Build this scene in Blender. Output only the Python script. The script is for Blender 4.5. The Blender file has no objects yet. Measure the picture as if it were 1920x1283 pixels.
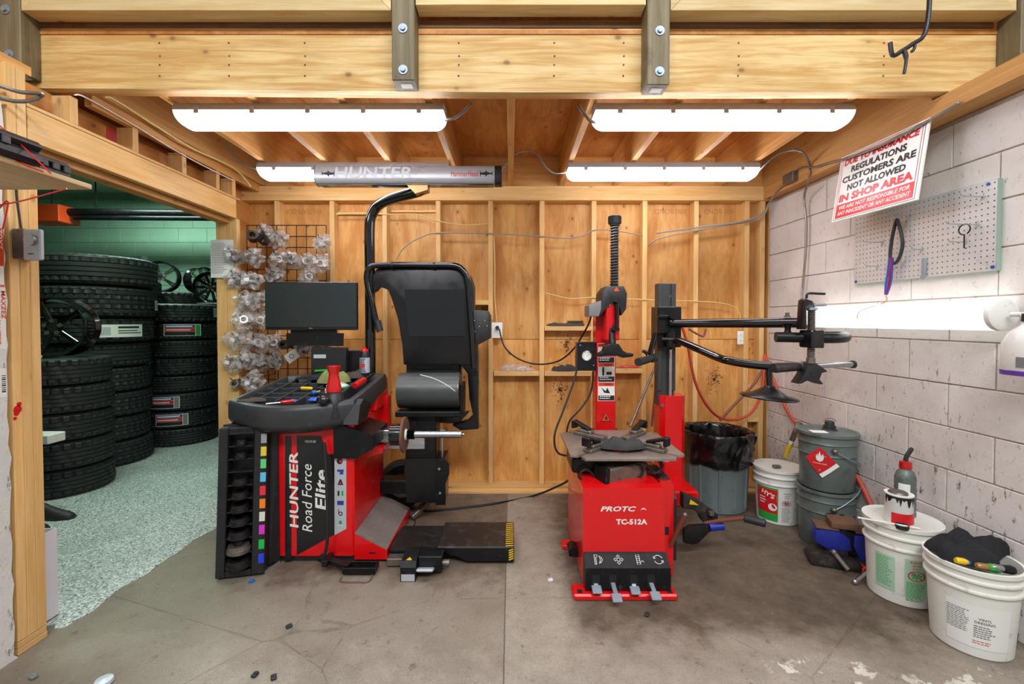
import bpy, bmesh, math, random
from mathutils import Vector, Matrix, noise as mnoise
random.seed(7)
scene = bpy.context.scene
COL = scene.collection
V = Vector
# ---------------------------------------------------------------- camera
F_PX, CAM_H, PITCH = 845.0, 1.366, math.radians(1.2)
cam_d = bpy.data.cameras.new('camera')
cam = bpy.data.objects.new('camera', cam_d); COL.objects.link(cam)
cam.location = (0, 0, CAM_H)
cam.rotation_euler = (math.radians(90) - PITCH, 0, 0)
cam_d.sensor_width = 36.0; cam_d.sensor_fit = 'HORIZONTAL'
cam_d.lens = 36.0 * F_PX / 1920
cam_d.shift_x = 2 / 1920; cam_d.shift_y = -20.8 / 1920
cam_d.clip_start = 0.05
scene.camera = cam
# ---------------------------------------------------------------- world and light
scene.view_settings.view_transform = 'Standard'
scene.view_settings.look = 'None'
scene.view_settings.gamma = 1.0
scene.view_settings.use_curve_mapping = False
scene.view_settings.exposure = 0.22
world = bpy.data.worlds.new('World'); scene.world = world; world.use_nodes = True
bg = world.node_tree.nodes['Background']
bg.inputs[0].default_value = (0.93, 0.97, 1.0, 1); bg.inputs[1].default_value = 0.34
def area(name, loc, rot, sx, sy, power, color=(1, 1, 1)):
    d = bpy.data.lights.new(name, 'AREA'); d.shape = 'RECTANGLE'; d.size = sx; d.size_y = sy
    d.energy = power; d.color = color
    o = bpy.data.objects.new(name, d); COL.objects.link(o); o.location = loc; o.rotation_euler = rot
    return o
area('shop_lamp', (-0.8, -1.6, 4.3), (math.radians(32), 0, 0), 2.6, 0.5, 120, (0.97, 0.98, 1.0))
area('shop_lamp', (1.6, -1.0, 4.3), (math.radians(30), 0, 0), 2.6, 0.5, 95, (0.97, 0.98, 1.0))
area('tire_room_lamp', (-3.0, 3.3, 3.12), (0, 0, 0), 1.3, 0.3, 50, (0.74, 1.0, 0.87))
area('tire_room_lamp', (-4.6, 5.6, 3.12), (0, 0, 0), 1.3, 0.3, 42, (0.72, 1.0, 0.86))
EMIT = 14.0
# ---------------------------------------------------------------- pixel to place helpers (authoring aid: a ray met with a known depth)
CF = V((0, math.cos(PITCH), -math.sin(PITCH))); CU = V((0, math.sin(PITCH), math.cos(PITCH))); CO = V((0, 0, CAM_H))
def ray(u, v): return V((1, 0, 0)) * ((u - 958) / F_PX) + CU * ((620.7 - v) / F_PX) + CF
def W(u, v, y): d = ray(u, v); return CO + d * (y / d.y)
def WX(u, v, x): d = ray(u, v); return CO + d * (x / d.x)
def WF(u, v, z=0.0): d = ray(u, v); return CO + d * ((z - CAM_H) / d.z)
# ---------------------------------------------------------------- materials
def lin(c):
    r = []
    for x in c[:3]:
        x = x / 255.0
        r.append(x / 12.92 if x <= 0.04045 else ((x + 0.055) / 1.055) ** 2.4)
    return (r[0], r[1], r[2], 1.0)
class NT:
    def __init__(s, name):
        s.m = bpy.data.materials.new(name); s.m.use_nodes = True
        s.t = s.m.node_tree; s.b = s.t.nodes['Principled BSDF']; s.out = s.t.nodes['Material Output']
        s._c = None
    def n(s, typ): return s.t.nodes.new(typ)
    def link(s, a, b): s.t.links.new(a, b)
    def put(s, sock, val):
        if hasattr(val, 'is_linked') or hasattr(val, 'links'): s.link(val, sock)
        else: sock.default_value = val
    def coord(s):
        if s._c is None: s._c = s.n('ShaderNodeTexCoord').outputs['Object']
        return s._c
    def geo(s): return s.n('ShaderNodeNewGeometry').outputs['Position']
    def mp(s, vec, scale=(1, 1, 1), loc=(0, 0, 0)):
        k = s.n('ShaderNodeMapping'); s.link(vec, k.inputs[0]); k.inputs['Scale'].default_value = scale
        s.put(k.inputs['Location'], loc); return k.outputs[0]
    def noise(s, vec, scale=5, detail=4, rough=0.55, dist=0.0):
        k = s.n('ShaderNodeTexNoise'); s.link(vec, k.inputs['Vector'])
        k.inputs['Scale'].default_value = scale; k.inputs['Detail'].default_value = detail
        k.inputs['Roughness'].default_value = rough; k.inputs['Distortion'].default_value = dist
        return k.outputs[0]
    def vor(s, vec, scale=5, feat='F1', rnd=1.0):
        k = s.n('ShaderNodeTexVoronoi'); k.feature = feat; s.link(vec, k.inputs['Vector'])
        k.inputs['Scale'].default_value = scale; k.inputs['Randomness'].default_value = rnd
        return k.outputs['Distance']
    def rng(s, val, a, b, c=0.0, d=1.0):
        k = s.n('ShaderNodeMapRange'); s.link(val, k.inputs[0])
        for i, x in enumerate((a, b, c, d)): k.inputs[i + 1].default_value = x
        return k.outputs[0]
    def math(s, op, a, b=0.0):
        k = s.n('ShaderNodeMath'); k.operation = op; s.put(k.inputs[0], a); s.put(k.inputs[1], b); return k.outputs[0]
    def mix(s, fac, a, b, mode='MIX'):
        k = s.n('ShaderNodeMix'); k.data_type = 'RGBA'; k.blend_type = mode
        s.put(k.inputs[0], fac); s.put(k.inputs[6], a); s.put(k.inputs[7], b); return k.outputs[2]
    def sep(s, vec):
        k = s.n('ShaderNodeSeparateXYZ'); s.link(vec, k.inputs[0]); return k.outputs
    def bump(s, h, strength=0.2, dist=0.01):
        k = s.n('ShaderNodeBump'); k.inputs['Strength'].default_value = strength; k.inputs['Distance'].default_value = dist
        s.link(h, k.inputs['Height']); s.link(k.outputs[0], s.b.inputs['Normal'])
    def fin(s, col, rough=0.5, metal=0.0):
        s.put(s.b.inputs['Base Color'], col); s.put(s.b.inputs['Roughness'], rough); s.put(s.b.inputs['Metallic'], metal)
        return s.m
def plain(name, c, rough=0.5, metal=0.0, var=0.12, scale=9, bump=0.0, coat=0.0, dirt=0.0, dirtc=(60, 50, 42)):
    k = NT(name); nz = k.noise(k.coord(), scale, 5)
    a = lin(c); d = tuple(x * (1 - var) for x in a[:3]) + (1,); e = tuple(min(1, x * (1 + var)) for x in a[:3]) + (1,)
    col = k.mix(nz, d, e)
    if dirt > 0:
        dz = k.rng(k.noise(k.coord(), scale * 2.3, 8, 0.7), 0.62 - dirt * 0.25, 0.75, 0, min(1, 0.4 + dirt))
        col = k.mix(dz, col, lin(dirtc))
    r = k.rng(nz, 0.3, 0.7, max(0, rough - 0.08), min(1, rough + 0.08))
    if bump > 0: k.bump(k.noise(k.coord(), scale * 8, 4), bump, 0.004)
    if coat > 0: k.b.inputs['Coat Weight'].default_value = coat
    return k.fin(col, r, metal)
def wood(name, c1, c2, axis, knot=(96, 52, 20), knots=0.5, rough=0.6, stretch=14, scale=2.2, stain=0.0, ks=1.0, con=0.155):
    k = NT(name)
    oi = k.n('ShaderNodeObjectInfo')
    cmb = k.n('ShaderNodeCombineXYZ')
    for i in range(3): k.link(k.math('MULTIPLY', oi.outputs['Random'], 17.0 + 9 * i), cmb.inputs[i])
    va = k.n('ShaderNodeVectorMath'); va.operation = 'ADD'; k.link(k.coord(), va.inputs[0]); k.link(cmb.outputs[0], va.inputs[1])
    base = va.outputs[0]
    sc = [stretch] * 3; sc[axis] = 1.0
    g = k.noise(k.mp(base, tuple(sc)), scale, 6, 0.6, 0.6)
    g2 = k.noise(k.mp(base, tuple([x * 5 if x > 1 else 1.5 for x in sc])), scale * 1.6, 3, 0.5)
    big = k.noise(base, 1.3, 3)
    col = k.mix(k.rng(g, 0.5 - con, 0.5 + con), lin(c1), lin(c2))
    col = k.mix(k.rng(g2, 0.52, 0.75, 0, 0.4), col, lin(tuple(x * 0.72 for x in c2)))
    col = k.mix(k.rng(big, 0.35, 0.7, 0, 0.4), col, lin(tuple(x * 0.86 for x in c2)))
    kn_sc = [7.5 * ks] * 3; kn_sc[axis] = 5.0 * ks
    kd = k.vor(k.mp(base, tuple(kn_sc)), 1.0)
    col = k.mix(k.rng(kd, 0.05, 0.12, knots, 0), col, lin(knot))
    col = k.mix(k.rng(kd, 0.1, 0.26, knots * 0.3, 0), col, lin(tuple(x * 0.8 for x in c2)))
    if stain > 0:
        st = k.rng(k.noise(base, 4.5, 6, 0.7), 0.55, 0.72, 0, stain); col = k.mix(st, col, lin((48, 38, 26)))
    hv = k.math('ADD', k.math('MULTIPLY', oi.outputs['Random'], 0.26), 0.87)
    hsv = k.n('ShaderNodeHueSaturation'); k.link(col, hsv.inputs['Color']); k.link(hv, hsv.inputs['Value'])
    k.bump(g2, 0.12, 0.003)
    return k.fin(hsv.outputs[0], k.rng(g, 0.3, 0.7, rough - 0.07, rough + 0.1))
PINE_A, PINE_B = (233, 193, 132), (218, 168, 98)
M = {}
for ax, nm in enumerate('xyz'):
    M['pine_' + nm] = wood('pine_' + nm, PINE_A, PINE_B, ax)
    M['joist_' + nm] = wood('joist_' + nm, (216, 165, 98), (196, 138, 70), ax)
M['beam_x'] = wood('beam_x', (222, 193, 134), (194, 150, 84), 0, knots=0.8, stretch=14, con=0.11, ks=1.1)
M['rail_x'] = wood('rail_x', (226, 204, 156), (206, 174, 116), 0, knots=0.7)
M['post_z'] = wood('post_z', (140, 126, 95), (108, 96, 70), 2, knots=0.5, stain=0.7)
M['deck_edge'] = wood('deck_edge', (150, 105, 60), (112, 72, 38), 0, stain=0.4)
M['ply_wall'] = wood('ply_wall', (226, 172, 98), (198, 134, 62), 2, knots=0.9, stretch=3.2, scale=2.4, ks=1.35, con=0.11)
M['ply_ceiling'] = wood('ply_ceiling', (208, 146, 76), (178, 108, 44), 1, knots=0.8, stretch=3.5, scale=2.2, ks=1.2, con=0.12)
M['shelf_board'] = wood('shelf_board', (214, 186, 142), (192, 158, 112), 1, knots=0.2)
M['black_plastic'] = plain('black_plastic', (30, 31, 33), 0.42, 0, 0.2, 14, 0.12, dirt=0.12, dirtc=(92, 88, 82))
M['black_satin'] = plain('black_satin', (15, 15, 17), 0.3, 0, 0.2, 10, 0.0)
M['black_gloss'] = plain('black_gloss', (16, 17, 19), 0.14, 0, 0.15, 6, coat=0.5)
M['black_metal'] = plain('black_metal', (22, 23, 25), 0.36, 0.35, 0.25, 12, dirt=0.18, dirtc=(88, 82, 76))
M['worn_black'] = plain('worn_black', (46, 43, 42), 0.4, 0.3, 0.35, 7, dirt=0.4, dirtc=(98, 84, 76))
M['roller_grey'] = plain('roller_grey', (76, 80, 78), 0.42, 0.35, 0.2, 8, dirt=0.3, dirtc=(52, 48, 42))
M['rubber'] = plain('rubber', (36, 40, 40), 0.55, 0, 0.2, 9, 0.15)
M['red_paint'] = plain('red_paint', (218, 12, 18), 0.28, 0, 0.08, 3, coat=0.3, dirt=0.03)
M['red_plastic'] = plain('red_plastic', (196, 22, 22), 0.25, 0, 0.1, 6, coat=0.3)
M['red_hose'] = plain('red_hose', (196, 72, 48), 0.5, 0, 0.15, 8, dirt=0.15)
M['brown_hose'] = plain('brown_hose', (122, 62, 46), 0.5, 0, 0.2, 8)
M['steel'] = plain('steel', (176, 178, 178), 0.28, 0.95, 0.12, 12, dirt=0.1)
M['chrome'] = plain('chrome', (208, 210, 212), 0.14, 1.0, 0.05, 12)
M['dull_steel'] = plain('dull_steel', (128, 120, 112), 0.42, 0.7, 0.2, 12, dirt=0.45, dirtc=(82, 66, 56))
M['rust'] = plain('rust', (118, 86, 66), 0.7, 0.3, 0.3, 22, 0.2, dirt=0.3)
M['plate_steel'] = plain('plate_steel', (150, 138, 128), 0.4, 0.45, 0.15, 10, dirt=0.3, dirtc=(104, 82, 68))
M['bar_silver'] = plain('bar_silver', (176, 178, 182), 0.32, 0.25, 0.04, 4)
M['rail_grey'] = plain('rail_grey', (66, 68, 68), 0.4, 0.3, 0.15, 8)
M['stamp'] = plain('stamp', (168, 112, 56), 0.6, 0, 0.1, 8)
M['cone_black'] = plain('cone_black', (52, 50, 50), 0.24, 0.7, 0.2, 14)
M['tray_grey'] = plain('tray_grey', (50, 52, 55), 0.42, 0, 0.2, 12, 0.12, dirt=0.15, dirtc=(96, 92, 86))
M['zinc'] = plain('zinc', (150, 164, 174), 0.5, 0.6, 0.18, 40)
M['conduit'] = plain('conduit', (150, 146, 140), 0.38, 0.8, 0.2, 60)
M['alu'] = plain('alu', (190, 194, 198), 0.28, 0.75, 0.06, 4)
M['white_plastic'] = plain('white_plastic', (228, 228, 222), 0.42, 0, 0.05, 8, dirt=0.08, dirtc=(140, 128, 112))
M['white_bucket'] = plain('white_bucket', (226, 226, 218), 0.4, 0, 0.05, 6, dirt=0.22, dirtc=(128, 116, 100))
M['white_paint'] = plain('white_paint', (232, 231, 226), 0.5, 0, 0.04, 6)
M['paper'] = plain('paper', (226, 226, 220), 0.7, 0, 0.04, 8)
M['grey_housing'] = plain('grey_housing', (158, 152, 150), 0.5, 0, 0.08, 8)
M['grey_drum'] = plain('grey_drum', (104, 116, 112), 0.42, 0.2, 0.12, 5, dirt=0.4, dirtc=(58, 54, 48))
M['grey_can'] = plain('grey_can', (104, 116, 116), 0.5, 0, 0.12, 4, dirt=0.25, dirtc=(72, 76, 72))
M['pegboard'] = plain('pegboard', (198, 196, 194), 0.38, 0.25, 0.05, 4, dirt=0.06)
M['pegedge'] = plain('pegedge', (150, 176, 160), 0.4, 0.1, 0.05, 4)
M['trash_bag'] = plain('trash_bag', (10, 10, 12), 0.24, 0, 0.2, 9, coat=0.4)
M['black_cloth'] = plain('black_cloth', (22, 23, 27), 0.9, 0, 0.25, 26, 0.4)
M['dark_glove'] = plain('dark_glove', (56, 54, 54), 0.85, 0, 0.3, 26, 0.4)
M['olive_cloth'] = plain('olive_cloth', (128, 132, 78), 0.9, 0, 0.2, 22, 0.4)
M['brown_cloth'] = plain('brown_cloth', (70, 60, 52), 0.9, 0, 0.25, 22, 0.4)
M['blue_plastic'] = plain('blue_plastic', (24, 96, 196), 0.35, 0, 0.1, 8)
M['green_plastic'] = plain('green_plastic', (48, 168, 62), 0.35, 0, 0.1, 8)
M['yellow_plastic'] = plain('yellow_plastic', (226, 186, 30), 0.4, 0, 0.1, 8)
M['purple_plastic'] = plain('purple_plastic', (104, 62, 160), 0.4, 0, 0.1, 8)
M['orange_plastic'] = plain('orange_plastic', (226, 72, 26), 0.45, 0, 0.1, 8, dirt=0.1)
M['vise_blue'] = plain('vise_blue', (30, 44, 146), 0.35, 0.1, 0.15, 9, dirt=0.4, dirtc=(42, 38, 44))
M['screen'] = plain('screen', (36, 44, 45), 0.3, 0, 0.1, 2)
M['label_white'] = plain('label_white', (232, 232, 226), 0.45, 0, 0.03, 6)
M['label_red'] = plain('label_red', (206, 26, 32), 0.4, 0, 0.05, 6)
M['label_green'] = plain('label_green', (38, 158, 62), 0.4, 0, 0.05, 6)
M['label_pale_green'] = plain('label_pale_green', (172, 206, 180), 0.5, 0, 0.05, 6)
M['label_blue'] = plain('label_blue', (44, 60, 142), 0.4, 0, 0.05, 6)
M['label_grey'] = plain('label_grey', (188, 194, 200), 0.35, 0.2, 0.04, 5)
M['ink'] = plain('ink', (26, 26, 28), 0.5, 0, 0.1, 8)
M['grey_ink'] = plain('grey_ink', (120, 120, 120), 0.5, 0, 0.1, 8)
M['decal_black'] = plain('decal_black', (20, 24, 28), 0.25, 0, 0.1, 5, coat=0.3)
M['rubber_mat'] = plain('rubber_mat', (120, 110, 104), 0.8, 0, 0.2, 14, 0.35, dirt=0.3, dirtc=(72, 64, 60))
M['skin'] = plain('skin', (196, 148, 122), 0.55, 0, 0.06, 6)
M['navy'] = plain('navy', (30, 36, 48), 0.9, 0, 0.15, 16)
M['shoe'] = plain('shoe', (38, 34, 32), 0.6, 0, 0.2, 16)
M['romex'] = plain('romex', (214, 188, 122), 0.5, 0, 0.1, 8)
M['grey_cable'] = plain('grey_cable', (150, 140, 126), 0.5, 0, 0.1, 8)
M['black_cable'] = plain('black_cable', (22, 22, 24), 0.45, 0, 0.1, 8)
M['copper_gold'] = plain('copper_gold', (168, 132, 84), 0.35, 0.5, 0.1, 8)
M['box_card'] = plain('box_card', (222, 220, 228), 0.6, 0, 0.04, 5)
def emis(name, c, s):
    k = NT(name); k.b.inputs['Emission Color'].default_value = lin(c); k.b.inputs['Emission Strength'].default_value = s
    return k.fin(lin((240, 240, 240)), 0.4)
M['diffuser'] = emis('diffuser', (247, 247, 255), EMIT)
M['wall_diffuser'] = emis('wall_diffuser', (246, 250, 248), EMIT * 0.13)
def bagmat():
    k = NT('clear_bag'); nz = k.noise(k.coord(), 30, 5, 0.7)
    k.b.inputs['Alpha'].default_value = 0.5
    k.put(k.b.inputs['Alpha'], k.rng(nz, 0.38, 0.66, 0.12, 0.72))
    k.bump(nz, 0.6, 0.006)
    return k.fin(lin((196, 192, 186)), 0.14)
M['clear_bag'] = bagmat()
# ---------------------------------------------------------------- mesh builder
class MB:
    def __init__(s): s.v = []; s.f = []
    def add(s, vs, fs):
        o = len(s.v); s.v += [V(p) for p in vs]; s.f += [[i + o for i in f] for f in fs]; return s
    def obox(s, c, size, R=None, b=0.0):
        h = [x / 2 for x in size]; c = V(c); vs = []; fs = []
        b = min(b, min(h) * 0.9)
        if b <= 0:
            idx = {}
            for sx in (-1, 1):
                for sy in (-1, 1):
                    for sz in (-1, 1): idx[(sx, sy, sz)] = len(vs); vs.append(V((sx * h[0], sy * h[1], sz * h[2])))
            g = lambda *k: [idx[x] for x in k]
            fs = [g((-1,-1,-1),(-1,-1,1),(-1,1,1),(-1,1,-1)), g((1,-1,-1),(1,1,-1),(1,1,1),(1,-1,1)),
                  g((-1,-1,-1),(1,-1,-1),(1,-1,1),(-1,-1,1)), g((-1,1,-1),(-1,1,1),(1,1,1),(1,1,-1)),
                  g((-1,-1,-1),(-1,1,-1),(1,1,-1),(1,-1,-1)), g((-1,-1,1),(1,-1,1),(1,1,1),(-1,1,1))]
        else:
            idx = {}
            for sx in (-1, 1):
                for sy in (-1, 1):
                    for sz in (-1, 1):
                        sg = (sx, sy, sz)
                        for a in range(3):
                            p = [sg[i] * (h[i] if i == a else h[i] - b) for i in range(3)]
                            idx[sg + (a,)] = len(vs); vs.append(V(p))
            for a in range(3):
                o1, o2 = [i for i in range(3) if i != a]
                for sa in (-1, 1):
                    q = []
                    for (p1, p2) in ((-1, -1), (1, -1), (1, 1), (-1, 1)):
                        sg = [0, 0, 0]; sg[a] = sa; sg[o1] = p1; sg[o2] = p2; q.append(idx[tuple(sg) + (a,)])
                    fs.append(q)
                for p1 in (-1, 1):
                    for p2 in (-1, 1):
                        q = []
                        for (sa, ax) in ((-1, o1), (1, o1), (1, o2), (-1, o2)):
                            sg = [0, 0, 0]; sg[a] = sa; sg[o1] = p1; sg[o2] = p2; q.append(idx[tuple(sg) + (ax,)])
                        fs.append(q)
            for sx in (-1, 1):
                for sy in (-1, 1):
                    for sz in (-1, 1): fs.append([idx[(sx, sy, sz, a)] for a in range(3)])
        if R is not None: vs = [R @ p for p in vs]
        return s.add([p + c for p in vs], fs)
    def box(s, x0, x1, y0, y1, z0, z1, b=0.0):
        return s.obox(((x0+x1)/2, (y0+y1)/2, (z0+z1)/2), (abs(x1-x0), abs(y1-y0), abs(z1-z0)), None, b)
    def bar(s, p0, p1, w, h, b=0.0, up=(0, 0, 1)):
        p0 = V(p0); p1 = V(p1); d = (p1 - p0); L = d.length; d.normalize(); up = V(up)
        if abs(d.dot(up)) > 0.98: up = V((0, 1, 0))
        x = d.cross(up).normalized(); z = x.cross(d)
        R = Matrix((x, d, z)).transposed()
        return s.obox((p0 + p1) / 2, (w, L, h), R, b)
    def cyl(s, p0, p1, r0, r1=None, n=16, caps=True):
        r1 = r0 if r1 is None else r1; p0 = V(p0); p1 = V(p1); d = (p1 - p0).normalized()
        a = d.orthogonal().normalized(); c = d.cross(a); vs = []; fs = []
        for i in range(n):
            t = 2 * math.pi * i / n; e = a * math.cos(t) + c * math.sin(t); vs += [p0 + e * r0, p1 + e * r1]
        for i in range(n): j = (i + 1) % n; fs.append([2*i, 2*j, 2*j+1, 2*i+1])
        if caps: fs.append([2*i for i in range(n)][::-1]); fs.append([2*i+1 for i in range(n)])
        return s.add(vs, fs)
    def tube(s, pts, r, n=8, closed=False, caps=True):
        pts = [V(p) for p in pts]; m = len(pts); rr = r if isinstance(r, (list, tuple)) else [r] * m
        tan = []
        for i in range(m):
            a = pts[(i - 1) % m] if (closed or i > 0) else pts[i]; b = pts[(i + 1) % m] if (closed or i < m - 1) else pts[i]
            t = (b - a); tan.append(t.normalized() if t.length > 1e-9 else V((0, 0, 1)))
        nrm = tan[0].orthogonal().normalized(); vs = []; fs = []
        for i in range(m):
            nrm = (nrm - tan[i] * nrm.dot(tan[i]))
            nrm = nrm.normalized() if nrm.length > 1e-6 else tan[i].orthogonal().normalized()
            bn = tan[i].cross(nrm)
            for k in range(n):
                t = 2 * math.pi * k / n; vs.append(pts[i] + (nrm * math.cos(t) + bn * math.sin(t)) * rr[i])
        for i in range(m if closed else m - 1):
            i2 = (i + 1) % m
            for k in range(n): k2 = (k + 1) % n; fs.append([i*n+k, i*n+k2, i2*n+k2, i2*n+k])
        if caps and not closed: fs.append(list(range(n))[::-1]); fs.append([(m-1)*n+k for k in range(n)])
        return s.add(vs, fs)
    def lathe(s, prof, c=(0, 0, 0), axis=(0, 0, 1), n=24, loop=False, wob=None):
        c = V(c); d = V(axis).normalized()
        a = V((1, 0, 0)) if abs(d.z) > 0.9 else d.orthogonal().normalized(); a = (a - d * a.dot(d)).normalized(); b = d.cross(a)
        m = len(prof); vs = []; fs = []
        for i in range(n):
            t = 2 * math.pi * i / n; e = a * math.cos(t) + b * math.sin(t)
            for j, (r, z) in enumerate(prof):
                if wob: r, z = wob(r, z, t, j)
                vs.append(c + e * r + d * z)
        for i in range(n):
            i2 = (i + 1) % n
            for j in range(m if loop else m - 1):
                j2 = (j + 1) % m; fs.append([i*m+j, i2*m+j, i2*m+j2, i*m+j2])
        return s.add(vs, fs)
    def prism(s, pts, d0, d1, plane='xz'):
        f = {'xz': lambda p, d: V((p[0], d, p[1])), 'yz': lambda p, d: V((d, p[0], p[1])), 'xy': lambda p, d: V((p[0], p[1], d))}[plane]
        n = len(pts); vs = [f(p, d0) for p in pts] + [f(p, d1) for p in pts]
        fs = [list(range(n)), list(range(n, 2*n))[::-1]] + [[i, (i+1) % n, (i+1) % n + n, i + n] for i in range(n)]
        return s.add(vs, fs)
    def plate(s, pts, thick):
        pts = [V(p) for p in pts]; nn = (pts[1] - pts[0]).cross(pts[2] - pts[0]).normalized() * thick
        n = len(pts); vs = pts + [p - nn for p in pts]
        fs = [list(range(n)), list(range(n, 2*n))[::-1]] + [[i, (i+1) % n, (i+1) % n + n, i + n] for i in range(n)]
        return s.add(vs, fs)
    def loft(s, rings, caps=True, closed=True):
        m = len(rings[0]); vs = [V(p) for r in rings for p in r]; fs = []
        for i in range(len(rings) - 1):
            for k in range(m if closed else m - 1): k2 = (k + 1) % m; fs.append([i*m+k, i*m+k2, (i+1)*m+k2, (i+1)*m+k])
        if caps: fs.append(list(range(m))[::-1]); fs.append([(len(rings)-1)*m+k for k in range(m)])
        return s.add(vs, fs)
    def ball(s, c, r, nu=14, nv=9, wob=0.0, seed=0, freq=3.0):
        c = V(c); r = V(r) if hasattr(r, '__len__') else V((r, r, r)); vs = []; fs = []
        def pt(th, ph):
            e = V((math.sin(th) * math.cos(ph), math.sin(th) * math.sin(ph), math.cos(th))); k = 1.0
            if wob: k += wob * mnoise.noise(e * freq + V((seed * 3.1, seed * 1.7, seed * 0.9)))
            return c + V((e.x * r.x, e.y * r.y, e.z * r.z)) * k
        vs.append(pt(0, 0))
        for i in range(1, nv):
            for j in range(nu): vs.append(pt(math.pi * i / nv, 2 * math.pi * j / nu))
        vs.append(pt(math.pi, 0)); L = len(vs) - 1
        for j in range(nu): fs.append([0, 1 + j, 1 + (j + 1) % nu]); fs.append([L, L - nu + (j + 1) % nu, L - nu + j])
        for i in range(nv - 2):
            for j in range(nu):
                j2 = (j + 1) % nu; a = 1 + i * nu; fs.append([a + j, a + nu + j, a + nu + j2, a + j2])
        return s.add(vs, fs)
    def bev(s, w):
        me = bpy.data.meshes.new('tmp'); me.from_pydata([tuple(p) for p in s.v], [], s.f); bm = bmesh.new(); bm.from_mesh(me)
        bmesh.ops.recalc_face_normals(bm, faces=bm.faces)
        ed = [e for e in bm.edges if len(e.link_faces) == 2 and e.calc_face_angle(0) > 0.5]
        bmesh.ops.bevel(bm, geom=ed, offset=w, segments=2, profile=0.6, affect='EDGES', clamp_overlap=True)
        bm.verts.ensure_lookup_table(); s.v = [v.co.copy() for v in bm.verts]; s.f = [[v.index for v in f.verts] for f in bm.faces]
        bm.free(); bpy.data.meshes.remove(me); return s
    def mesh(s, name, mat, off=(0, 0, 0), ang=35):
        off = V(off); me = bpy.data.meshes.new(name)
        me.from_pydata([tuple(p - off) for p in s.v], [], s.f)
        bm = bmesh.new(); bm.from_mesh(me); bmesh.ops.recalc_face_normals(bm, faces=bm.faces); bm.to_mesh(me); bm.free()
        me.polygons.foreach_set('use_smooth', [True] * len(me.polygons))
        me.set_sharp_from_angle(angle=math.radians(ang))
        if mat is not None: me.materials.append(M[mat] if isinstance(mat, str) else mat)
        return me
    def low(s):
        xs = [p.x for p in s.v]; ys = [p.y for p in s.v]; zs = [p.z for p in s.v]
        return V(((min(xs) + max(xs)) / 2, (min(ys) + max(ys)) / 2, min(zs)))
ORG = {}
def tag(o, label, cat, group=None):
    o['label'] = label; o['category'] = cat
    if group: o['group'] = group
    return o
def thing(name, label, cat, loc=(0, 0, 0), group=None):
    o = bpy.data.objects.new(name, None); COL.objects.link(o); o.location = loc; o.empty_display_size = 0.05
    ORG[o] = V(loc); return tag(o, label, cat, group)
def part(mb, name, mat, parent, label=None, ang=35):
    o = bpy.data.objects.new(name, mb.mesh(name, mat, ORG[parent], ang)); COL.objects.link(o); o.parent = parent
    ORG[o] = ORG[parent]
    if label: o['label'] = label
    return o
def solo(mb, name, mat, label, cat, group=None, ang=35):
    c = mb.low(); o = bpy.data.objects.new(name, mb.mesh(name, mat, c, ang)); COL.objects.link(o); o.location = c
    ORG[o] = c; return tag(o, label, cat, group)
def struct(mb, name, mat, ang=35):
    o = bpy.data.objects.new(name, mb.mesh(name, mat, (0, 0, 0), ang)); COL.objects.link(o); o['kind'] = 'structure'
    ORG[o] = V((0, 0, 0)); return o
def inst(me, name, parent, loc, rot=(0, 0, 0), scale=(1, 1, 1)):
    o = bpy.data.objects.new(name, me); COL.objects.link(o); o.parent = parent
    o.location = V(loc) - (ORG[parent] if parent in ORG else V((0, 0, 0))); o.rotation_euler = rot; o.scale = scale; return o
def crv(pts, n=8, closed=False):
    pts = [V(p) for p in pts]; m = len(pts); out = []
    for i in range(m if closed else m - 1):
        g = lambda k: pts[k % m] if closed else pts[max(0, min(m - 1, k))]
        p0, p1, p2, p3 = g(i-1), g(i), g(i+1), g(i+2)
        for k in range(n):
            t = k / n
            out.append(0.5 * ((2*p1) + (p2-p0)*t + (2*p0-5*p1+4*p2-p3)*t*t + (-p0+3*p1-3*p2+p3)*t*t*t))
    if not closed: out.append(pts[-1])
    return out
def text_mb(body, o, xd, yd, w=None, h=None, shear=0.0, bold=0.0, lift=0.0006, align=0.0):
    """lettering as flat mesh; (w,h) is the box it fills, o its centre (align -1: left middle)"""
    cu = bpy.data.curves.new('lettering', 'FONT'); cu.body = body; cu.size = 1; cu.shear = shear; cu.offset = bold
    cu.resolution_u = 2; cu.align_x = 'LEFT'
    ob = bpy.data.objects.new('lettering', cu); COL.objects.link(ob)
    dg = bpy.context.evaluated_depsgraph_get(); me = bpy.data.meshes.new_from_object(ob.evaluated_get(dg))
    vs = [v.co.copy() for v in me.vertices]; fs = [list(p.vertices) for p in me.polygons]
    bpy.data.objects.remove(ob); bpy.data.curves.remove(cu); bpy.data.meshes.remove(me)
    if not vs: return MB()
    x0 = min(p.x for p in vs); x1 = max(p.x for p in vs); y0 = min(p.y for p in vs); y1 = max(p.y for p in vs)
    sx = (w / (x1 - x0)) if w else None; sy = (h / (y1 - y0)) if h else None
    sx = sx or sy; sy = sy or sx
    xd = V(xd).normalized(); yd = V(yd).normalized(); nn = xd.cross(yd).normalized(); o = V(o)
    cx = (x0 + x1) / 2 if align == 0 else x0
    mb = MB()
    mb.add([o + xd * ((p.x - cx) * sx) + yd * ((p.y - (y0 + y1) / 2) * sy) + nn * lift for p in vs], fs)
    return mb
def join(mbs):
    r = MB()
    for m in mbs: r.add(m.v, m.f)
    return r
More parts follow.
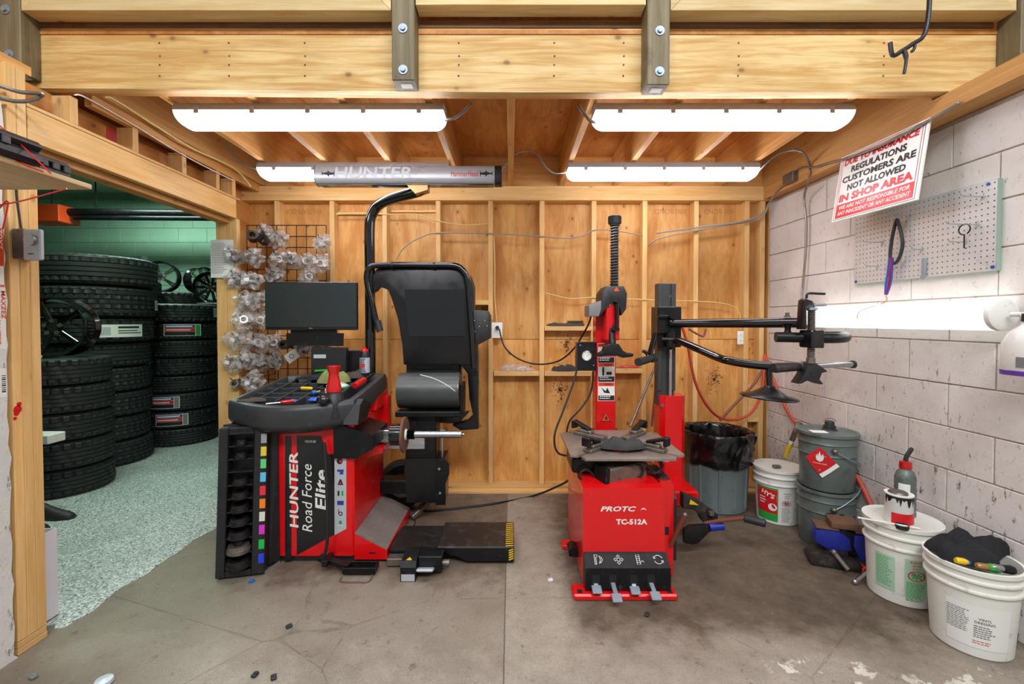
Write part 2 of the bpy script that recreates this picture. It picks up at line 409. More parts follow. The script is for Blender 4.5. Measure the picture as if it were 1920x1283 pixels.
def lines_mb(o, xd, yd, w, rows, pitch, th, lift=0.0007, seed=0):
    """rows of tiny print too small to read"""
    rnd = random.Random(seed); mb = MB(); xd = V(xd).normalized(); yd = V(yd).normalized(); nn = xd.cross(yd); o = V(o)
    for r in range(rows):
        x = 0.0; lim = w * rnd.uniform(0.7, 1.0)
        while x < lim:
            L = min(rnd.uniform(0.08, 0.2) * w, lim - x); a = o + xd * x - yd * (r * pitch) + nn * lift
            mb.add([a, a + xd * L, a + xd * L + yd * th, a + yd * th], [[0, 1, 2, 3]]); x += L + 0.035 * w
    return mb
def cloth_mb(c, rx, ry, h, seed, rot=0.0, n=22, rim=0.2, floor_z=None):
    mb = MB(); c = V(c); rings = []
    for i in range(n + 1):
        q = i / n; ring = []
        for j in range(36):
            t = 2 * math.pi * j / 36
            e = V((math.cos(t), math.sin(t), 0)); k = 1 + rim * mnoise.noise(e * 1.6 + V((seed * 5.3, 0, 0)))
            x = e.x * q * rx * k; y = e.y * q * ry * k
            nz = mnoise.noise(V((x * 14, y * 14, seed * 2.7))); n2 = abs(mnoise.noise(V((x * 30 + 5, y * 30, seed * 1.1))))
            z = h * math.sqrt(max(0, 1 - q ** 3)) * (0.62 + 0.6 * nz + 0.35 * n2) + 0.004
            x2 = x * math.cos(rot) - y * math.sin(rot); y2 = x * math.sin(rot) + y * math.cos(rot)
            ring.append(c + V((x2, y2, max(0.003, z))))
        rings.append(ring)
    mb.loft(rings, caps=False); L = len(mb.v)
    mb.f.append([L - 36 + k for k in range(36)])
    return mb
ORD = ['lowest', 'second', 'third', 'fourth', 'fifth', 'sixth', 'seventh', 'eighth', 'ninth', 'tenth', 'eleventh']
# ================================================================ STRUCTURE
YS, YP = 3.64, 3.729          # stud faces, plywood face
XL = -2.01                    # framing plane of the doorway side
def XW(y): return 2.10 + (3.64 - y) * 0.028
ZJ = 2.45                     # underside of joists
def floor_mat():
    k = NT('shop_floor'); p = k.geo(); x, y, z = k.sep(p)
    w1 = k.noise(p, 2.2, 5, 0.65); w2 = k.noise(p, 7, 8, 0.7); w3 = k.noise(p, 34, 6, 0.7); w4 = k.noise(k.mp(p, (1, 1, 1), (7, 3, 0)), 1.1, 4)
    dx = k.math('ADD', x, k.math('MULTIPLY', k.math('SUBTRACT', w2, 0.5), 0.22))
    dy = k.math('ADD', y, k.math('MULTIPLY', k.math('SUBTRACT', w2, 0.5), 0.34))
    dy = k.math('ADD', dy, k.math('MULTIPLY', k.math('SUBTRACT', w1, 0.5), 0.6))
    col = k.mix(k.rng(w1, 0.35, 0.65), lin((150, 140, 126)), lin((134, 122, 108)))
    # worn, oily brown concrete in the bay and a trodden zone to the right
    right = k.math('MULTIPLY', k.rng(dx, 0.18, 0.42), k.rng(dy, 1.88, 2.06))
    col = k.mix(k.math('MULTIPLY', right, 0.95), col, k.mix(k.rng(k.math('ADD', k.math('MULTIPLY', w2, 0.6), k.math('MULTIPLY', w1, 0.4)), 0.4, 0.6), lin((110, 95, 79)), lin((74, 62, 50))))
    left = k.math('MULTIPLY', k.rng(dx, -1.2, -1.5), k.rng(dy, 1.55, 1.8))
    col = k.mix(k.math('MULTIPLY', left, 0.85), col, lin((122, 115, 98)))
    bay = k.math('MULTIPLY', k.math('MULTIPLY', k.rng(dx, -1.5, -1.3), k.rng(x, -0.03, -0.035)), k.rng(dy, 2.26, 2.4))
    col = k.mix(k.math('MULTIPLY', bay, 0.85), col, k.mix(k.rng(w2, 0.4, 0.62), lin((120, 103, 87)), lin((94, 80, 67))))
    strip = k.math('MULTIPLY', k.math('MULTIPLY', k.rng(x, -0.03, -0.025), k.rng(dx, 0.34, 0.22)), k.rng(dy, 3.6, 3.3))
    col = k.mix(k.math('MULTIPLY', strip, 0.8), col, k.mix(k.rng(w2, 0.3, 0.7), lin((176, 167, 152)), lin((150, 140, 126))))
    fr = k.rng(dy, 1.9, 1.7)
    col = k.mix(k.math('MULTIPLY', fr, 0.7), col, k.mix(k.rng(w2, 0.3, 0.7), lin((172, 163, 150)), lin((138, 128, 115))))
    near_l = k.math('MULTIPLY', k.rng(dx, -1.2, -1.5), k.rng(dy, 1.85, 1.7))
    col = k.mix(k.math('MULTIPLY', near_l, 0.75), col, lin((104, 94, 80)))
    # chipped pale screed near the front right
    chip = k.math('MULTIPLY', k.rng(k.math('ABSOLUTE', k.math('SUBTRACT', dy, 1.72)), 0.05, 0.03), k.math('MULTIPLY', k.rng(x, 1.0, 1.02), k.rng(w2, 0.53, 0.55)))
    col = k.mix(chip, col, lin((212, 208, 194)))
    # stains, spatter, pits
    col = k.mix(k.rng(w4, 0.56, 0.72, 0, 0.55), col, lin((88, 76, 64)))
    col = k.mix(k.rng(w2, 0.63, 0.72, 0, 0.65), col, lin((74, 64, 54)))
    col = k.mix(k.rng(w3, 0.60, 0.70, 0, 0.5), col, lin((74, 66, 58)))
    w5 = k.noise(k.mp(p, (1, 1, 1), (2, 9, 0)), 120, 3, 0.6)
    col = k.mix(k.rng(w5, 0.5, 0.75, 0, 0.45), col, lin((88, 80, 70)))
    w6 = k.noise(k.mp(p, (1, 1, 1), (11, 4, 0)), 14, 5, 0.7)
    col = k.mix(k.rng(w6, 0.6, 0.68, 0, 0.5), col, lin((70, 60, 50)))
    col = k.mix(k.rng(w3, 0.36, 0.28, 0, 0.4), col, lin((206, 200, 188)))
    # cracks
    ck = k.vor(k.mp(p, (1, 1, 1), (0.3, 0.1, 0)), 0.75, 'DISTANCE_TO_EDGE')
    ckd = k.math('ADD', ck, k.math('MULTIPLY', k.math('SUBTRACT', w2, 0.5), 0.03))
    crack = k.math('MULTIPLY', k.rng(k.math('ABSOLUTE', ckd), 0.0, 0.0030, 0.35, 0), k.rng(dy, 2.5, 2.2))
    col = k.mix(crack, col, lin((58, 50, 44)))
    seam = k.rng(k.math('ABSOLUTE', k.math('ADD', x, k.math('ADD', 0.028, k.math('MULTIPLY', k.math('SUBTRACT', w3, 0.5), 0.006)))), 0.0015, 0.004, 0.75, 0)
    col = k.mix(seam, col, lin((70, 62, 54)))
    k.bump(k.math('SUBTRACT', k.math('ADD', k.math('MULTIPLY', w2, 0.5), k.math('MULTIPLY', w3, 0.35)), k.math('ADD', crack, seam)), 0.3, 0.012)
    return k.fin(col, k.rng(w2, 0.3, 0.7, 0.42, 0.75))
M['shop_floor'] = floor_mat()
def speckle_mat():
    k = NT('speckled_floor'); p = k.geo()
    a = k.noise(p, 140, 2, 0.5); b = k.noise(k.mp(p, (1, 1, 1), (3, 5, 1)), 110, 2, 0.5); c = k.noise(p, 2.5, 4)
    col = k.mix(k.rng(a, 0.42, 0.6), lin((196, 204, 198)), lin((150, 162, 156)))
    col = k.mix(k.rng(b, 0.57, 0.62), col, lin((86, 96, 92)))
    col = k.mix(k.rng(b, 0.42, 0.37), col, lin((236, 238, 234)))
    col = k.mix(k.rng(c, 0.5, 0.75, 0, 0.3), col, lin((112, 112, 98)))
    return k.fin(col, k.rng(a, 0.3, 0.7, 0.3, 0.5))
M['speckled_floor'] = speckle_mat()
def block_mat(name, c1, c2, dirty):
    k = NT(name); p = k.geo()
    n1 = k.noise(p, 3, 5); n2 = k.noise(p, 22, 6, 0.75); n3 = k.noise(k.mp(p, (1, 1, 0.35)), 40, 6, 0.8); n4 = k.noise(p, 90, 3)
    col = k.mix(k.rng(n1, 0.35, 0.65), lin(c1), lin(c2))
    x, y, z = k.sep(p)
    lowz = k.rng(z, 1.3, 0.1, 0.0, 0.075)
    thr = k.math('ADD', k.math('ADD', n3, 0.012), k.math('MULTIPLY', lowz, dirty))
    col = k.mix(k.rng(thr, 0.63, 0.69, 0, 0.9 * min(1, dirty)), col, lin((78, 66, 54)))
    col = k.mix(k.rng(n2, 0.56, 0.8, 0, 0.45 * min(1, dirty)), col, lin((150, 136, 120)))
    k.bump(k.math('ADD', n2, k.math('MULTIPLY', n4, 0.4)), 0.35, 0.008)
    return k.fin(col, 0.62)
M['block_white'] = block_mat('block_white', (222, 216, 211), (206, 199, 194), 1.0)
M['mortar_white'] = block_mat('mortar_white', (186, 174, 162), (160, 144, 128), 1.0)
M['block_green'] = block_mat('block_green', (150, 184, 162), (138, 174, 152), 0.15)
M['mortar_green'] = block_mat('mortar_green', (128, 160, 142), (118, 150, 132), 0.15)
M['near_white'] = block_mat('near_white', (224, 222, 216), (208, 206, 200), 0.8)
# floors
mb = MB(); mb.box(-9, 4.5, -3.5, 8, -0.12, 0.0); struct(mb, 'floor', 'shop_floor')
# speckled coating of the tyre room, ragged edge along the doorway
pts = [(-8.9, 7.4), (-8.9, 1.98)]
for i in range(10): pts.append((-2.3 + i * 0.035, 1.985 + 0.02 * math.sin(i * 2.1)))
for i in range(22):
    t = i / 21; pts.append((-1.985 + 0.05 * t + 0.035 * mnoise.noise(V((t * 9, 0.3, 0))), 2.02 + t * 1.60))
pts += [(-1.96, 3.76), (-1.96, 7.4)]
mb = MB(); mb.prism(pts, 0.0, 0.004, 'xy'); struct(mb, 'floor_tire_room', 'speckled_floor')
# back wall: plywood sheets, studs, plates
mb = MB(); mb.box(-2.3, 2.14, YP + 0.012, YP + 0.03, 0, 2.46); wb = struct(mb, 'wall_back', 'ply_wall')
sx = [-2.3] + [(u - 958) / 232.0 for u in (722, 1016, 1304)] + [2.14]
for i in range(4):
    for (z0, z1) in ((0.0, 1.215), (1.219, 2.46)):
        q = MB(); q.box(sx[i] + 0.0012, sx[i + 1] - 0.0012, YP, YP + 0.012, z0, z1, 0.001); part(q, 'plywood_sheet', 'ply_wall', wb)
STUDS = [521, 624, 722, 822, 920, 1016, 1113, 1208, 1304, 1399, 1428]
stud_me = MB().box(-0.019, 0.019, YS, YP, 0.04, 2.335, 0.002).mesh('stud', 'pine_z')
for u in STUDS: inst(stud_me, 'stud', wb, ((u - 958) / 232.0, 0, 0))
inst(stud_me, 'stud', wb, (2.11, 0.03, 0)); inst(stud_me, 'stud', wb, (-2.2, 0, 0))
mb = MB(); mb.box(-2.3, 2.10, YS - 0.03, YP, 0, 0.04, 0.002); part(mb, 'bottom_plate', 'pine_x', wb)
mb = MB(); mb.box(-0.9, 2.0, YS - 0.10, YS - 0.03, 0, 0.02, 0.002); part(mb, 'bottom_plate', 'pine_x', wb)
mb = MB(); mb.box(-2.3, 2.07, YS - 0.015, YP, 2.335, 2.45, 0.003); part(mb, 'top_plate', 'pine_x', wb)
mb = MB(); mb.box(-2.3, 2.07, YS + 0.012, YP, 2.452, 2.70, 0.003); part(mb, 'rim_board', 'joist_x', wb)
# blocking and small boards nailed between studs
def sxw(u): return (u - 958) / 232.0
for (u0, u1, v0, z0, th, dp) in ((825, 917, 0, 1.50, 0.038, 0.089), (1404, 1424, 0, 0.55, 0.3, 0.089), (627, 719, 0, 2.24, 0.02, 0.03), (730, 818, 0, 2.26, 0.02, 0.02)):
    q = MB(); q.box(sxw(u0), sxw(u1), YP - dp, YP - 0.001, z0, z0 + th, 0.002); part(q, 'blocking', 'pine_x', wb)
# stamped lettering on the sheets, upside down
for (u, s, w) in ((572, 'WATERPROOF', 0.30), (770, 'WATERPROOF', 0.34), (1255, '800 BOND', 0.26), (1345, '800 BOND', 0.24)):
    q = text_mb(s, (sxw(u) * YP / YS, YP - 0.0012, 2.27), (-1, 0, 0), (0, 0, -1), w, 0.042, lift=0.0)
    part(q, 'stamp_lettering', 'stamp', wb)
# ceiling: deck plywood + joists
mb = MB(); mb.box(-2.3, 2.3, 2.10, 3.9, 2.688, 2.706); ce = struct(mb, 'ceiling', 'ply_ceiling')
jme = MB().box(-0.019, 0.019, 2.185, YS + 0.01, ZJ, 2.687, 0.002).mesh('joist', 'joist_y')
for x in (-1.68, -1.26, -0.83, -0.405, 0.0, 0.405, 0.83, 1.25, 1.66): inst(jme, 'joist', ce, (x, 0, 0))
mb = MB(); mb.prism([(1.2, 2.34), (YS + 0.01, 2.34), (YS + 0.01, 2.687), (2.186, 2.687), (2.186, 2.425), (1.2, 2.425)], 2.02, 2.23, 'yz'); part(mb, 'ledger_beam', 'joist_y', ce)
mb = MB(); mb.box(XL - 0.04, XL - 0.002, 2.186, YS + 0.01, 2.40, 2.687, 0.003); part(mb, 'rim_joist', 'joist_y', ce)
mb = MB(); mb.box(XL - 0.002, XL + 0.036, 2.185, YS + 0.01, 2.455, 2.687, 0.003); part(mb, 'rim_joist', 'joist_y', ce)
# unseen box added above the deck, blocks world light so the gap stays dark
mb = MB(); mb.box(-2.6, 2.6, 3.88, 3.92, 2.71, 3.9); struct(mb, 'light_block_wall', 'ply_ceiling')
mb = MB(); mb.box(-2.6, 2.6, 2.12, 3.92, 3.9, 3.94); struct(mb, 'light_block_roof', 'ply_ceiling')
for sx_ in (-2.62, 2.58):
    mb = MB(); mb.box(sx_, sx_ + 0.04, 2.12, 3.88, 2.71, 3.9); struct(mb, 'light_block_side', 'ply_ceiling')
# right block wall
th = math.atan(0.028)
a = V((XW(0.2), 0.2, 0)); b = V((XW(4.0), 4.0, 0))
mb = MB(); mb.plate([a + V((0.0045, 0, 0)), b + V((0.0045, 0, 0)), b + V((0.0045, 0, 2.338)), a + V((0.0045, 0, 2.338))], -0.2)
wr = struct(mb, 'wall_right', 'mortar_white')
bme = MB().box(-0.003, 0.11, -0.2070, 0.2070, -0.1020, 0.1020, 0.0025).mesh('block', 'block_white')
rb = random.Random(3)
for c in range(11):
    z = 0.01 + 0.21 * c + 0.105
    for i in range(7):
        y = 1.15 + 0.42 * i + (0.21 if c % 2 else 0.0)
        if y > 3.95: continue
        inst(bme, 'block', wr, (XW(y) + rb.uniform(0, 0.003), y, z), (0, 0, th))
# left: doorway framing
mb = MB(); mb.box(XL - 0.16, XL - 0.02, 0.3, 1.80, 0, 2.40); wl = struct(mb, 'wall_left', 'near_white')
edge = [(1.806, 0.0)]
for i in range(40): edge.append((1.790 + 0.013 * mnoise.noise(V((i * 0.9, 2.2, 0))), 0.02 + i * 0.057))
q = MB(); q.prism([(0.3, 0.0)] + edge[:1] + edge[1:] + [(0.3, 2.25)], XL - 0.02, XL + 0.006, 'yz'); part(q, 'wall_board', 'near_white', wl)
for i in range(3):
    y0 = 1.812 + i * 0.0385
    q = MB(); q.box(XL - 0.14, XL, y0, y0 + 0.0375, 0.055, 2.40 if i < 2 else 2.118, 0.002); part(q, 'jamb_stud', 'pine_z', wl)
q = MB(); q.box(XL - 0.14, XL, 1.812, 1.928, 0.0, 0.026, 0.002); part(q, 'jamb_plate', 'pine_y', wl)
q = MB(); q.box(XL - 0.14, XL, 1.812, 1.925, 0.028, 0.053, 0.002); part(q, 'jamb_plate', 'pine_y', wl)
q = MB(); q.box(XL - 0.038, XL, 1.892, 3.318, 2.12, 2.258, 0.002); part(q, 'header', 'pine_y', wl)
q = MB(); q.box(XL - 0.14, XL + 0.001, 1.892, 3.36, 2.26, 2.275, 0.002); part(q, 'header_plate', 'pine_y', wl)
q = MB(); q.box(XL - 0.13, XL - 0.05, 1.93, 3.318, 2.085, 2.255, 0.002); part(q, 'header', 'joist_y', wl)
for y in (2.08, 2.42, 2.78, 3.10, 3.28):
    q = MB(); q.box(XL - 0.09, XL - 0.003, y, y + 0.038, 2.276, 2.399, 0.002); part(q, 'cripple_stud', 'pine_z', wl)
q = MB(); q.box(XL - 0.155, XL - 0.143, 1.94, 3.75, 2.10, 2.43); part(q, 'sheathing', 'ply_ceiling', wl)
for (x0, x1) in ((-2.165, -2.09), (-2.088, XL)):
    q = MB(); q.box(x0, x1, 3.32, 3.36, 0, 2.119, 0.002); part(q, 'post', 'pine_z', wl)
q = MB(); q.box(-2.17, -2.155, 3.36, 3.73, 0, 2.69); part(q, 'sheathing', 'ply_wall', wl)
# red overspray patches
q = MB(); q.box(XL - 0.1425, XL - 0.1415, 2.42, 2.62, 2.28, 2.40); part(q, 'paint_patch', 'label_red', wl)
mb = MB(); mb.box(-2.42, -2.38, 0.3, 2.2, 2.40, 3.25); struct(mb, 'wall_left_upper', 'ply_ceiling')
mb = MB(); mb.box(-2.42, -2.36, 2.2, 3.76, 2.43, 3.25); struct(mb, 'wall_left_upper', 'ply_ceiling')
mb = MB(); mb.box(-2.42, XL - 0.02, 0.3, 1.93, 2.402, 2.44); struct(mb, 'trim_1', 'joist_y')
# tyre room shell
mb = MB(); mb.box(-9.0, -2.16, 6.63, 6.8, 0, 3.25); wt = struct(mb, 'wall_tire_room_back', 'mortar_green')
gme = MB().box(-0.2085, 0.2085, 0, 0.1, -0.1025, 0.1025, 0.004).mesh('block', 'block_green')
for c in range(3, 15):
    for i in range(11):
        x = -7.6 + 0.42 * i + (0.21 if c % 2 else 0)
        inst(gme, 'block', wt, (x, 6.623, 0.21 * c + 0.105))
mb = MB(); mb.box(-9.1, -9.0, 0.3, 6.8, 0, 3.25); struct(mb, 'wall_tire_room_left', 'block_green')
mb = MB(); mb.box(-2.16, -2.10, 3.76, 6.8, 0, 3.25); struct(mb, 'wall_tire_room_right', 'block_green')
mb = MB(); mb.box(-9.0, -2.16, 0.3, 6.8, 3.25, 3.3); struct(mb, 'ceiling_tire_room', 'block_green')
mb = MB(); mb.box(-9.0, -2.16, 0.2, 0.3, 0, 3.25); struct(mb, 'wall_tire_room_front', 'block_green')
# ---------------------------------------------------------------- front beam, posts, upper boards
bt = thing('timber_beam', 'long pale pine beam spanning the front of the bay, nailed in two plies', 'beam', (0, 2.14, 2.43))
TILT = 0.0
q = MB(); q.prism([(-2.3, 2.445), (0.0, 2.425), (2.3, 2.43), (2.3, 2.715), (0.0, 2.715), (-2.3, 2.735)], 2.105, 2.143, 'xz'); part(q, 'front_ply', 'beam_x', bt)
q = MB(); q.prism([(-2.3, 2.450), (0.0, 2.432), (2.3, 2.436), (2.3, 2.686), (0.0, 2.686), (-2.3, 2.686)], 2.145, 2.183, 'xz'); part(q, 'rear_ply', 'joist_x', bt)
ng = MB()
for x in (-1.62, -1.3, -0.95, -0.24, 0.2, 0.52, 1.05, 1.72):
    for z in (2.50, 2.55, 2.59, 2.65): ng.cyl((x + 0.004 * math.sin(z * 90), 2.1035, z), (x, 2.108, z), 0.0045, n=8)
part(ng, 'nail_heads', 'rust', bt)
dk = MB(); dk.box(-2.2, 2.22, 2.10, 2.118, 2.717, 2.752, 0.002)
solo(dk, 'deck_edge_board', 'deck_edge', 'stained brown plywood deck edge lying along top of the pine beam', 'board')
bolt_me = MB().lathe([(0.0, -0.012), (0.011, -0.012), (0.011, -0.004), (0.0205, -0.004), (0.0205, 0.0), (0.0, 0.0)], n=18).mesh('bolt', 'zinc')
def post(u0x, u1x, zb, yf, label, bolts, zt=3.1):
    t = thing('timber_post', label, 'post', ((u0x + u1x) / 2, (yf + 2.104) / 2, zb))
    q = MB(); q.box(u0x, u1x, yf, 2.104, zb, zt, 0.004); part(q, 'post_body', 'post_z', t)
    for (bx, bz) in bolts: inst(bolt_me, 'bolt', t, (bx, yf - 0.0, bz), (math.radians(-90), 0, 0))
    q = MB(); q.box(u0x + 0.03, u1x - 0.02, yf + 0.03, yf + 0.07, zb - 0.0008, zb - 0.0001); part(q, 'price_tag', 'paper', t)
    return t
post(-2.265, -2.165, 2.47, 2.015, 'weathered brown timber post bolted to beam beside the left door frame', ((-2.225, 2.74), (-2.215, 2.545)))
post(-0.525, -0.425, 2.43, 2.01, 'green-stained mouldy timber post bolted to middle of the beam', ((-0.475, 2.655), (-0.475, 2.475)))
post(0.600, 0.700, 2.41, 2.01, 'grey-green timber post with clean face bolted to the beam', ((0.655, 2.645), (0.655, 2.468)))
post(2.235, 2.36, 2.455, 2.0, 'knotty grey timber post bolted to beam above the block wall', ((2.300, 2.63), (2.300, 2.455 + 0.05)))
def upboard(x0, x1, z0, label, mitre=True):
    t = thing('guard_board', label, 'board', ((x0 + x1) / 2, 2.05, z0))
    q = MB(); q.prism([(x0, z0), (x1, z0), (x1 - 0.13, z0 + 0.135), (x0 + 0.13, z0 + 0.135)] if mitre else [(x0, z0), (x1, z0), (x1, z0 + 0.135), (x0, z0 + 0.135)], 2.015, 2.095, 'xz'); part(q, 'rail', 'rail_x', t)
    for (s, xa) in ((1, x0), (-1, x1)):
        q = MB(); q.prism([(xa, z0 + 0.003), (xa + s * 0.128, z0 + 0.137), (xa + s * 0.128, 3.2), (xa, 3.2)], 2.018, 2.093, 'xz'); part(q, 'stile', 'rail_x', t)
    q = MB(); q.box(x0 + 0.13, x1 - 0.13, 2.075, 2.09, z0 + 0.14, 3.2); part(q, 'panel', 'ply_wall', t)
    return t
upboard(-2.160, -0.53, 2.738, 'pale framed guard panel above beam between brown and mouldy posts')
upboard(-0.420, 0.595, 2.762, 'pale framed guard panel above the dark gap between the two middle posts')
upboard(0.705, 2.230, 2.738, 'pale framed guard panel behind the dangling black hook')
# ================================================================ WHEEL BALANCER
wbz = thing('wheel_balancer', 'red and black wheel balancer with tool tray, hood and overhead light bar', 'wheel balancer', (-1.05, 2.75, 0))
FY = 2.52                                           # front panel plane
FX0, FX1 = -1.315, -0.885
# cabinet: red box with sloped upper right side
q = MB(); q.box(FX0, FX1, FY, 3.12, 0.03, 0.80, 0.012)
cab = part(q, 'cabinet', 'red_paint', wbz)
q = MB(); q.box(FX0 - 0.05, FX1, FY + 0.02, 3.10, 0.0, 0.03, 0.004); part(q, 'plinth', 'black_plastic', wbz)
q = MB(); q.prism([(2.86, 0.80), (3.14, 0.80), (3.14, 0.985), (2.92, 0.90)], -0.90, -0.86, 'yz'); part(q, 'side_panel', 'red_paint', wbz)
q = MB(); q.box(-0.90, -0.835, 3.06, 3.14, 0.62, 0.86, 0.006); part(q, 'side_panel', 'red_paint', wbz)
# wedge foot with rubber plate
q = MB(); q.prism([(FX1, 0.02), (-0.70, 0.02), (-0.70, 0.07), (FX1 + 0.001, 0.165)], FY + 0.001, 3.1, 'xz'); wd = part(q, 'foot_wedge', 'red_paint', wbz)
q = MB(); q.plate([(FX1 + 0.002, FY + 0.004, 0.172), (-0.702, FY + 0.004, 0.078), (-0.702, 3.09, 0.078), (FX1 + 0.002, 3.09, 0.172)], 0.006); part(q, 'rubber_plate', 'rubber_mat', wbz)
q = MB(); q.box(-0.80, -0.765, FY - 0.0015, FY + 0.001, 0.055, 0.062); part(q, 'slot', 'ink', wbz)
# front decal panel
def fp(u, v, off=0.0015): p = W(u, v, FY); return (p.x, p.z)
def decal(pts, name, mat, off, parent=cab):
    c = [fp(380 + x / 2.6725, 640 + y / 2.6725) for x, y in pts]
    return part(MB().prism(c, FY - off, FY - off + 0.0008, 'xz'), name, mat, parent)
decal([(413, 474), (445, 474), (445, 1095), (413, 1106)], 'decal_stripe', 'decal_black', 0.0012)
decal([(472, 474), (592, 474), (628, 566), (660, 566), (660, 970), (472, 1072)], 'decal_panel', 'decal_black', 0.0012)
decal([(661, 568), (720, 570), (720, 940), (661, 972)], 'icon_strip', 'label_grey', 0.0013)
def flet(body, cx, cy, wpx, hpx, mat, shear=0.0, bold=0.0, name='lettering'):
    c = fp(380 + cx / 2.6725, 640 + cy / 2.6725); k = FY / F_PX / 2.6725
    q = text_mb(body, (c[0], FY - 0.0016, c[1]), (0, 0, 1), (-1, 0, 0), wpx * k, hpx * k, shear, bold, 0.0006)
    return part(q, name, mat, cab)
flet('HUNTER', 458, 745, 385, 44, 'label_white', 0.1, 0.018)
flet('Road Force', 524, 786, 345, 50, 'label_white', 0.22)
flet('Elite', 594, 745, 205, 60, 'label_white', 0.15, 0.022)
c = fp(380 + 540 / 2.6725, 640 + 502 / 2.6725)
part(text_mb('MADE IN USA', (c[0], FY - 0.0016, c[1]), (1, 0, 0), (0, 0, 1), 0.062, 0.014, 0.2, 0.01), 'lettering', 'label_white', cab)
# icons
def icon(cy, mk):
    c = fp(380 + 691 / 2.6725, 640 + cy / 2.6725); return mk(c[0], c[1])
yq = FY - 0.0022
def ic_tire(x, z):
    part(MB().cyl((x - 0.004, yq, z), (x - 0.004, yq + 0.0006, z), 0.017, n=20), 'icon', 'ink', cab)
    part(MB().cyl((x + 0.002, yq - 0.0004, z), (x + 0.002, yq, z), 0.009, n=16), 'icon', 'label_red', cab)
def ic_gun(x, z): part(MB().box(x - 0.018, x + 0.018, yq, yq + 0.0006, z + 0.001, z + 0.014).box(x - 0.004, x + 0.016, yq, yq + 0.0006, z - 0.014, z), 'icon', 'label_blue', cab)
def ic_cone(x, z):
    part(MB().prism([(x - 0.016, z - 0.016), (x + 0.016, z - 0.016), (x + 0.004, z + 0.016), (x - 0.004, z + 0.016)], yq, yq + 0.0006), 'icon', 'ink', cab)
    part(MB().prism([(x - 0.008, z - 0.011), (x + 0.008, z - 0.011), (x, z + 0.004)], yq - 0.0005, yq), 'icon', 'label_red', cab)
def ic_bars(x, z):
    part(MB().box(x - 0.016, x - 0.006, yq, yq + 0.0006, z - 0.014, z + 0.014), 'icon', 'ink', cab)
    part(MB().box(x + 0.006, x + 0.016, yq, yq + 0.0006, z - 0.014, z + 0.014), 'icon', 'label_green', cab)
def ic_scr(x, z): part(MB().box(x - 0.018, x + 0.018, yq, yq + 0.0006, z - 0.012, z + 0.012), 'icon', 'label_blue', cab)
def ic_b(x, z):
    part(MB().lathe([(0.007, 0), (0.012, 0), (0.012, 0.0006), (0.007, 0.0006)], (x, yq + 0.0005, z - 0.008), (0, 1, 0), 18, True).box(x - 0.012, x - 0.008, yq, yq + 0.0006, z - 0.008, z + 0.018), 'icon', 'ink', cab)
def ic_leaf(x, z):
    part(MB().prism([(x, z + 0.017), (x + 0.010, z + 0.006), (x + 0.007, z - 0.006), (x - 0.007, z - 0.006), (x - 0.010, z + 0.006)], yq, yq + 0.0006), 'icon', 'label_green', cab)
    part(lines_mb((x - 0.015, yq, z - 0.015), (1, 0, 0), (0, 0, 1), 0.03, 1, 0.006, 0.004, 0.0007, 2), 'print', 'label_white', cab)
for cy, fn in ((601, ic_tire), (655, ic_gun), (706, ic_cone), (762, ic_bars), (810, ic_scr), (857, ic_b), (911, ic_leaf)): icon(cy, fn)
# ---- weight tray (moulded black top)
def zt(y): return 0.915 + (y - 2.40) * 0.135          # tray rim height
TX0, TX1, TY0, TY1 = -1.575, -0.872, 2.40, 3.10
def frontbulge(x): t = (x - TX0) / (TX1 - TX0); return TY0 + 0.10 * (2 * t - 1) ** 2 - 0.03 * math.sin(math.pi * t)
rim = MB(); n = 16
outer = [(TX0 + (TX1 - TX0) * i / n, frontbulge(TX0 + (TX1 - TX0) * i / n)) for i in range(n + 1)] + [(TX1 + 0.015, 2.86), (TX1 + 0.015, TY1), (-1.2, TY1 + 0.03), (TX0 + 0.05, TY1 - 0.06)]
cxm, cym = -1.22, 2.75
def off(p, k): return (cxm + (p[0] - cxm) * k, cym + (p[1] - cym) * k)
rings = []
for (k, dz) in ((0.86, -0.16), (0.97, -0.125), (1.0, -0.10), (1.0, -0.025), (0.985, -0.004), (0.96, 0.0), (0.90, 0.0), (0.885, -0.008), (0.875, -0.055)):
    rings.append([V((*off(p, k), zt(off(p, k)[1]) + dz)) for p in outer])
rim.loft(rings, caps=True); tray = part(rim, 'tool_tray', 'tray_grey', wbz, ang=50)
# compartment dividers
dv = MB()
for x in (-1.43, -1.31, -1.19, -1.07):
    dv.bar((x, 2.50, zt(2.5) - 0.028), (x + 0.02, 2.98, zt(2.98) - 0.028), 0.012, 0.05, 0.002)
part(dv, 'divider', 'tray_grey', tray)
for y in (2.575, 2.66, 2.76, 2.87):
    dv = MB(); dv.bar((-1.50, y, zt(y) - 0.030), (-0.99, y + 0.02, zt(y) - 0.030), 0.012, 0.046, 0.002); part(dv, 'divider', 'tray_grey', tray)
q = MB(); q.bar((-0.985, 2.50, zt(2.5) - 0.02), (-0.975, 3.02, zt(3.02) - 0.02), 0.018, 0.07, 0.004); part(q, 'divider', 'tray_grey', tray)
# cup holder lump at the front right corner
q = MB(); q.lathe([(0.0, 0.02), (0.035, 0.02), (0.05, 0.0), (0.062, -0.06), (0.066, -0.12)], (-0.985, 2.50, 0.955), n=20); part(q, 'cup_holder', 'black_plastic', wbz)
q = MB(); q.prism([(2.46, 0.80), (2.62, 0.80), (2.70, 0.87), (2.56, 0.925), (2.50, 0.90)], -0.92, -0.84, 'yz'); part(q, 'arm_shroud', 'black_plastic', wbz)
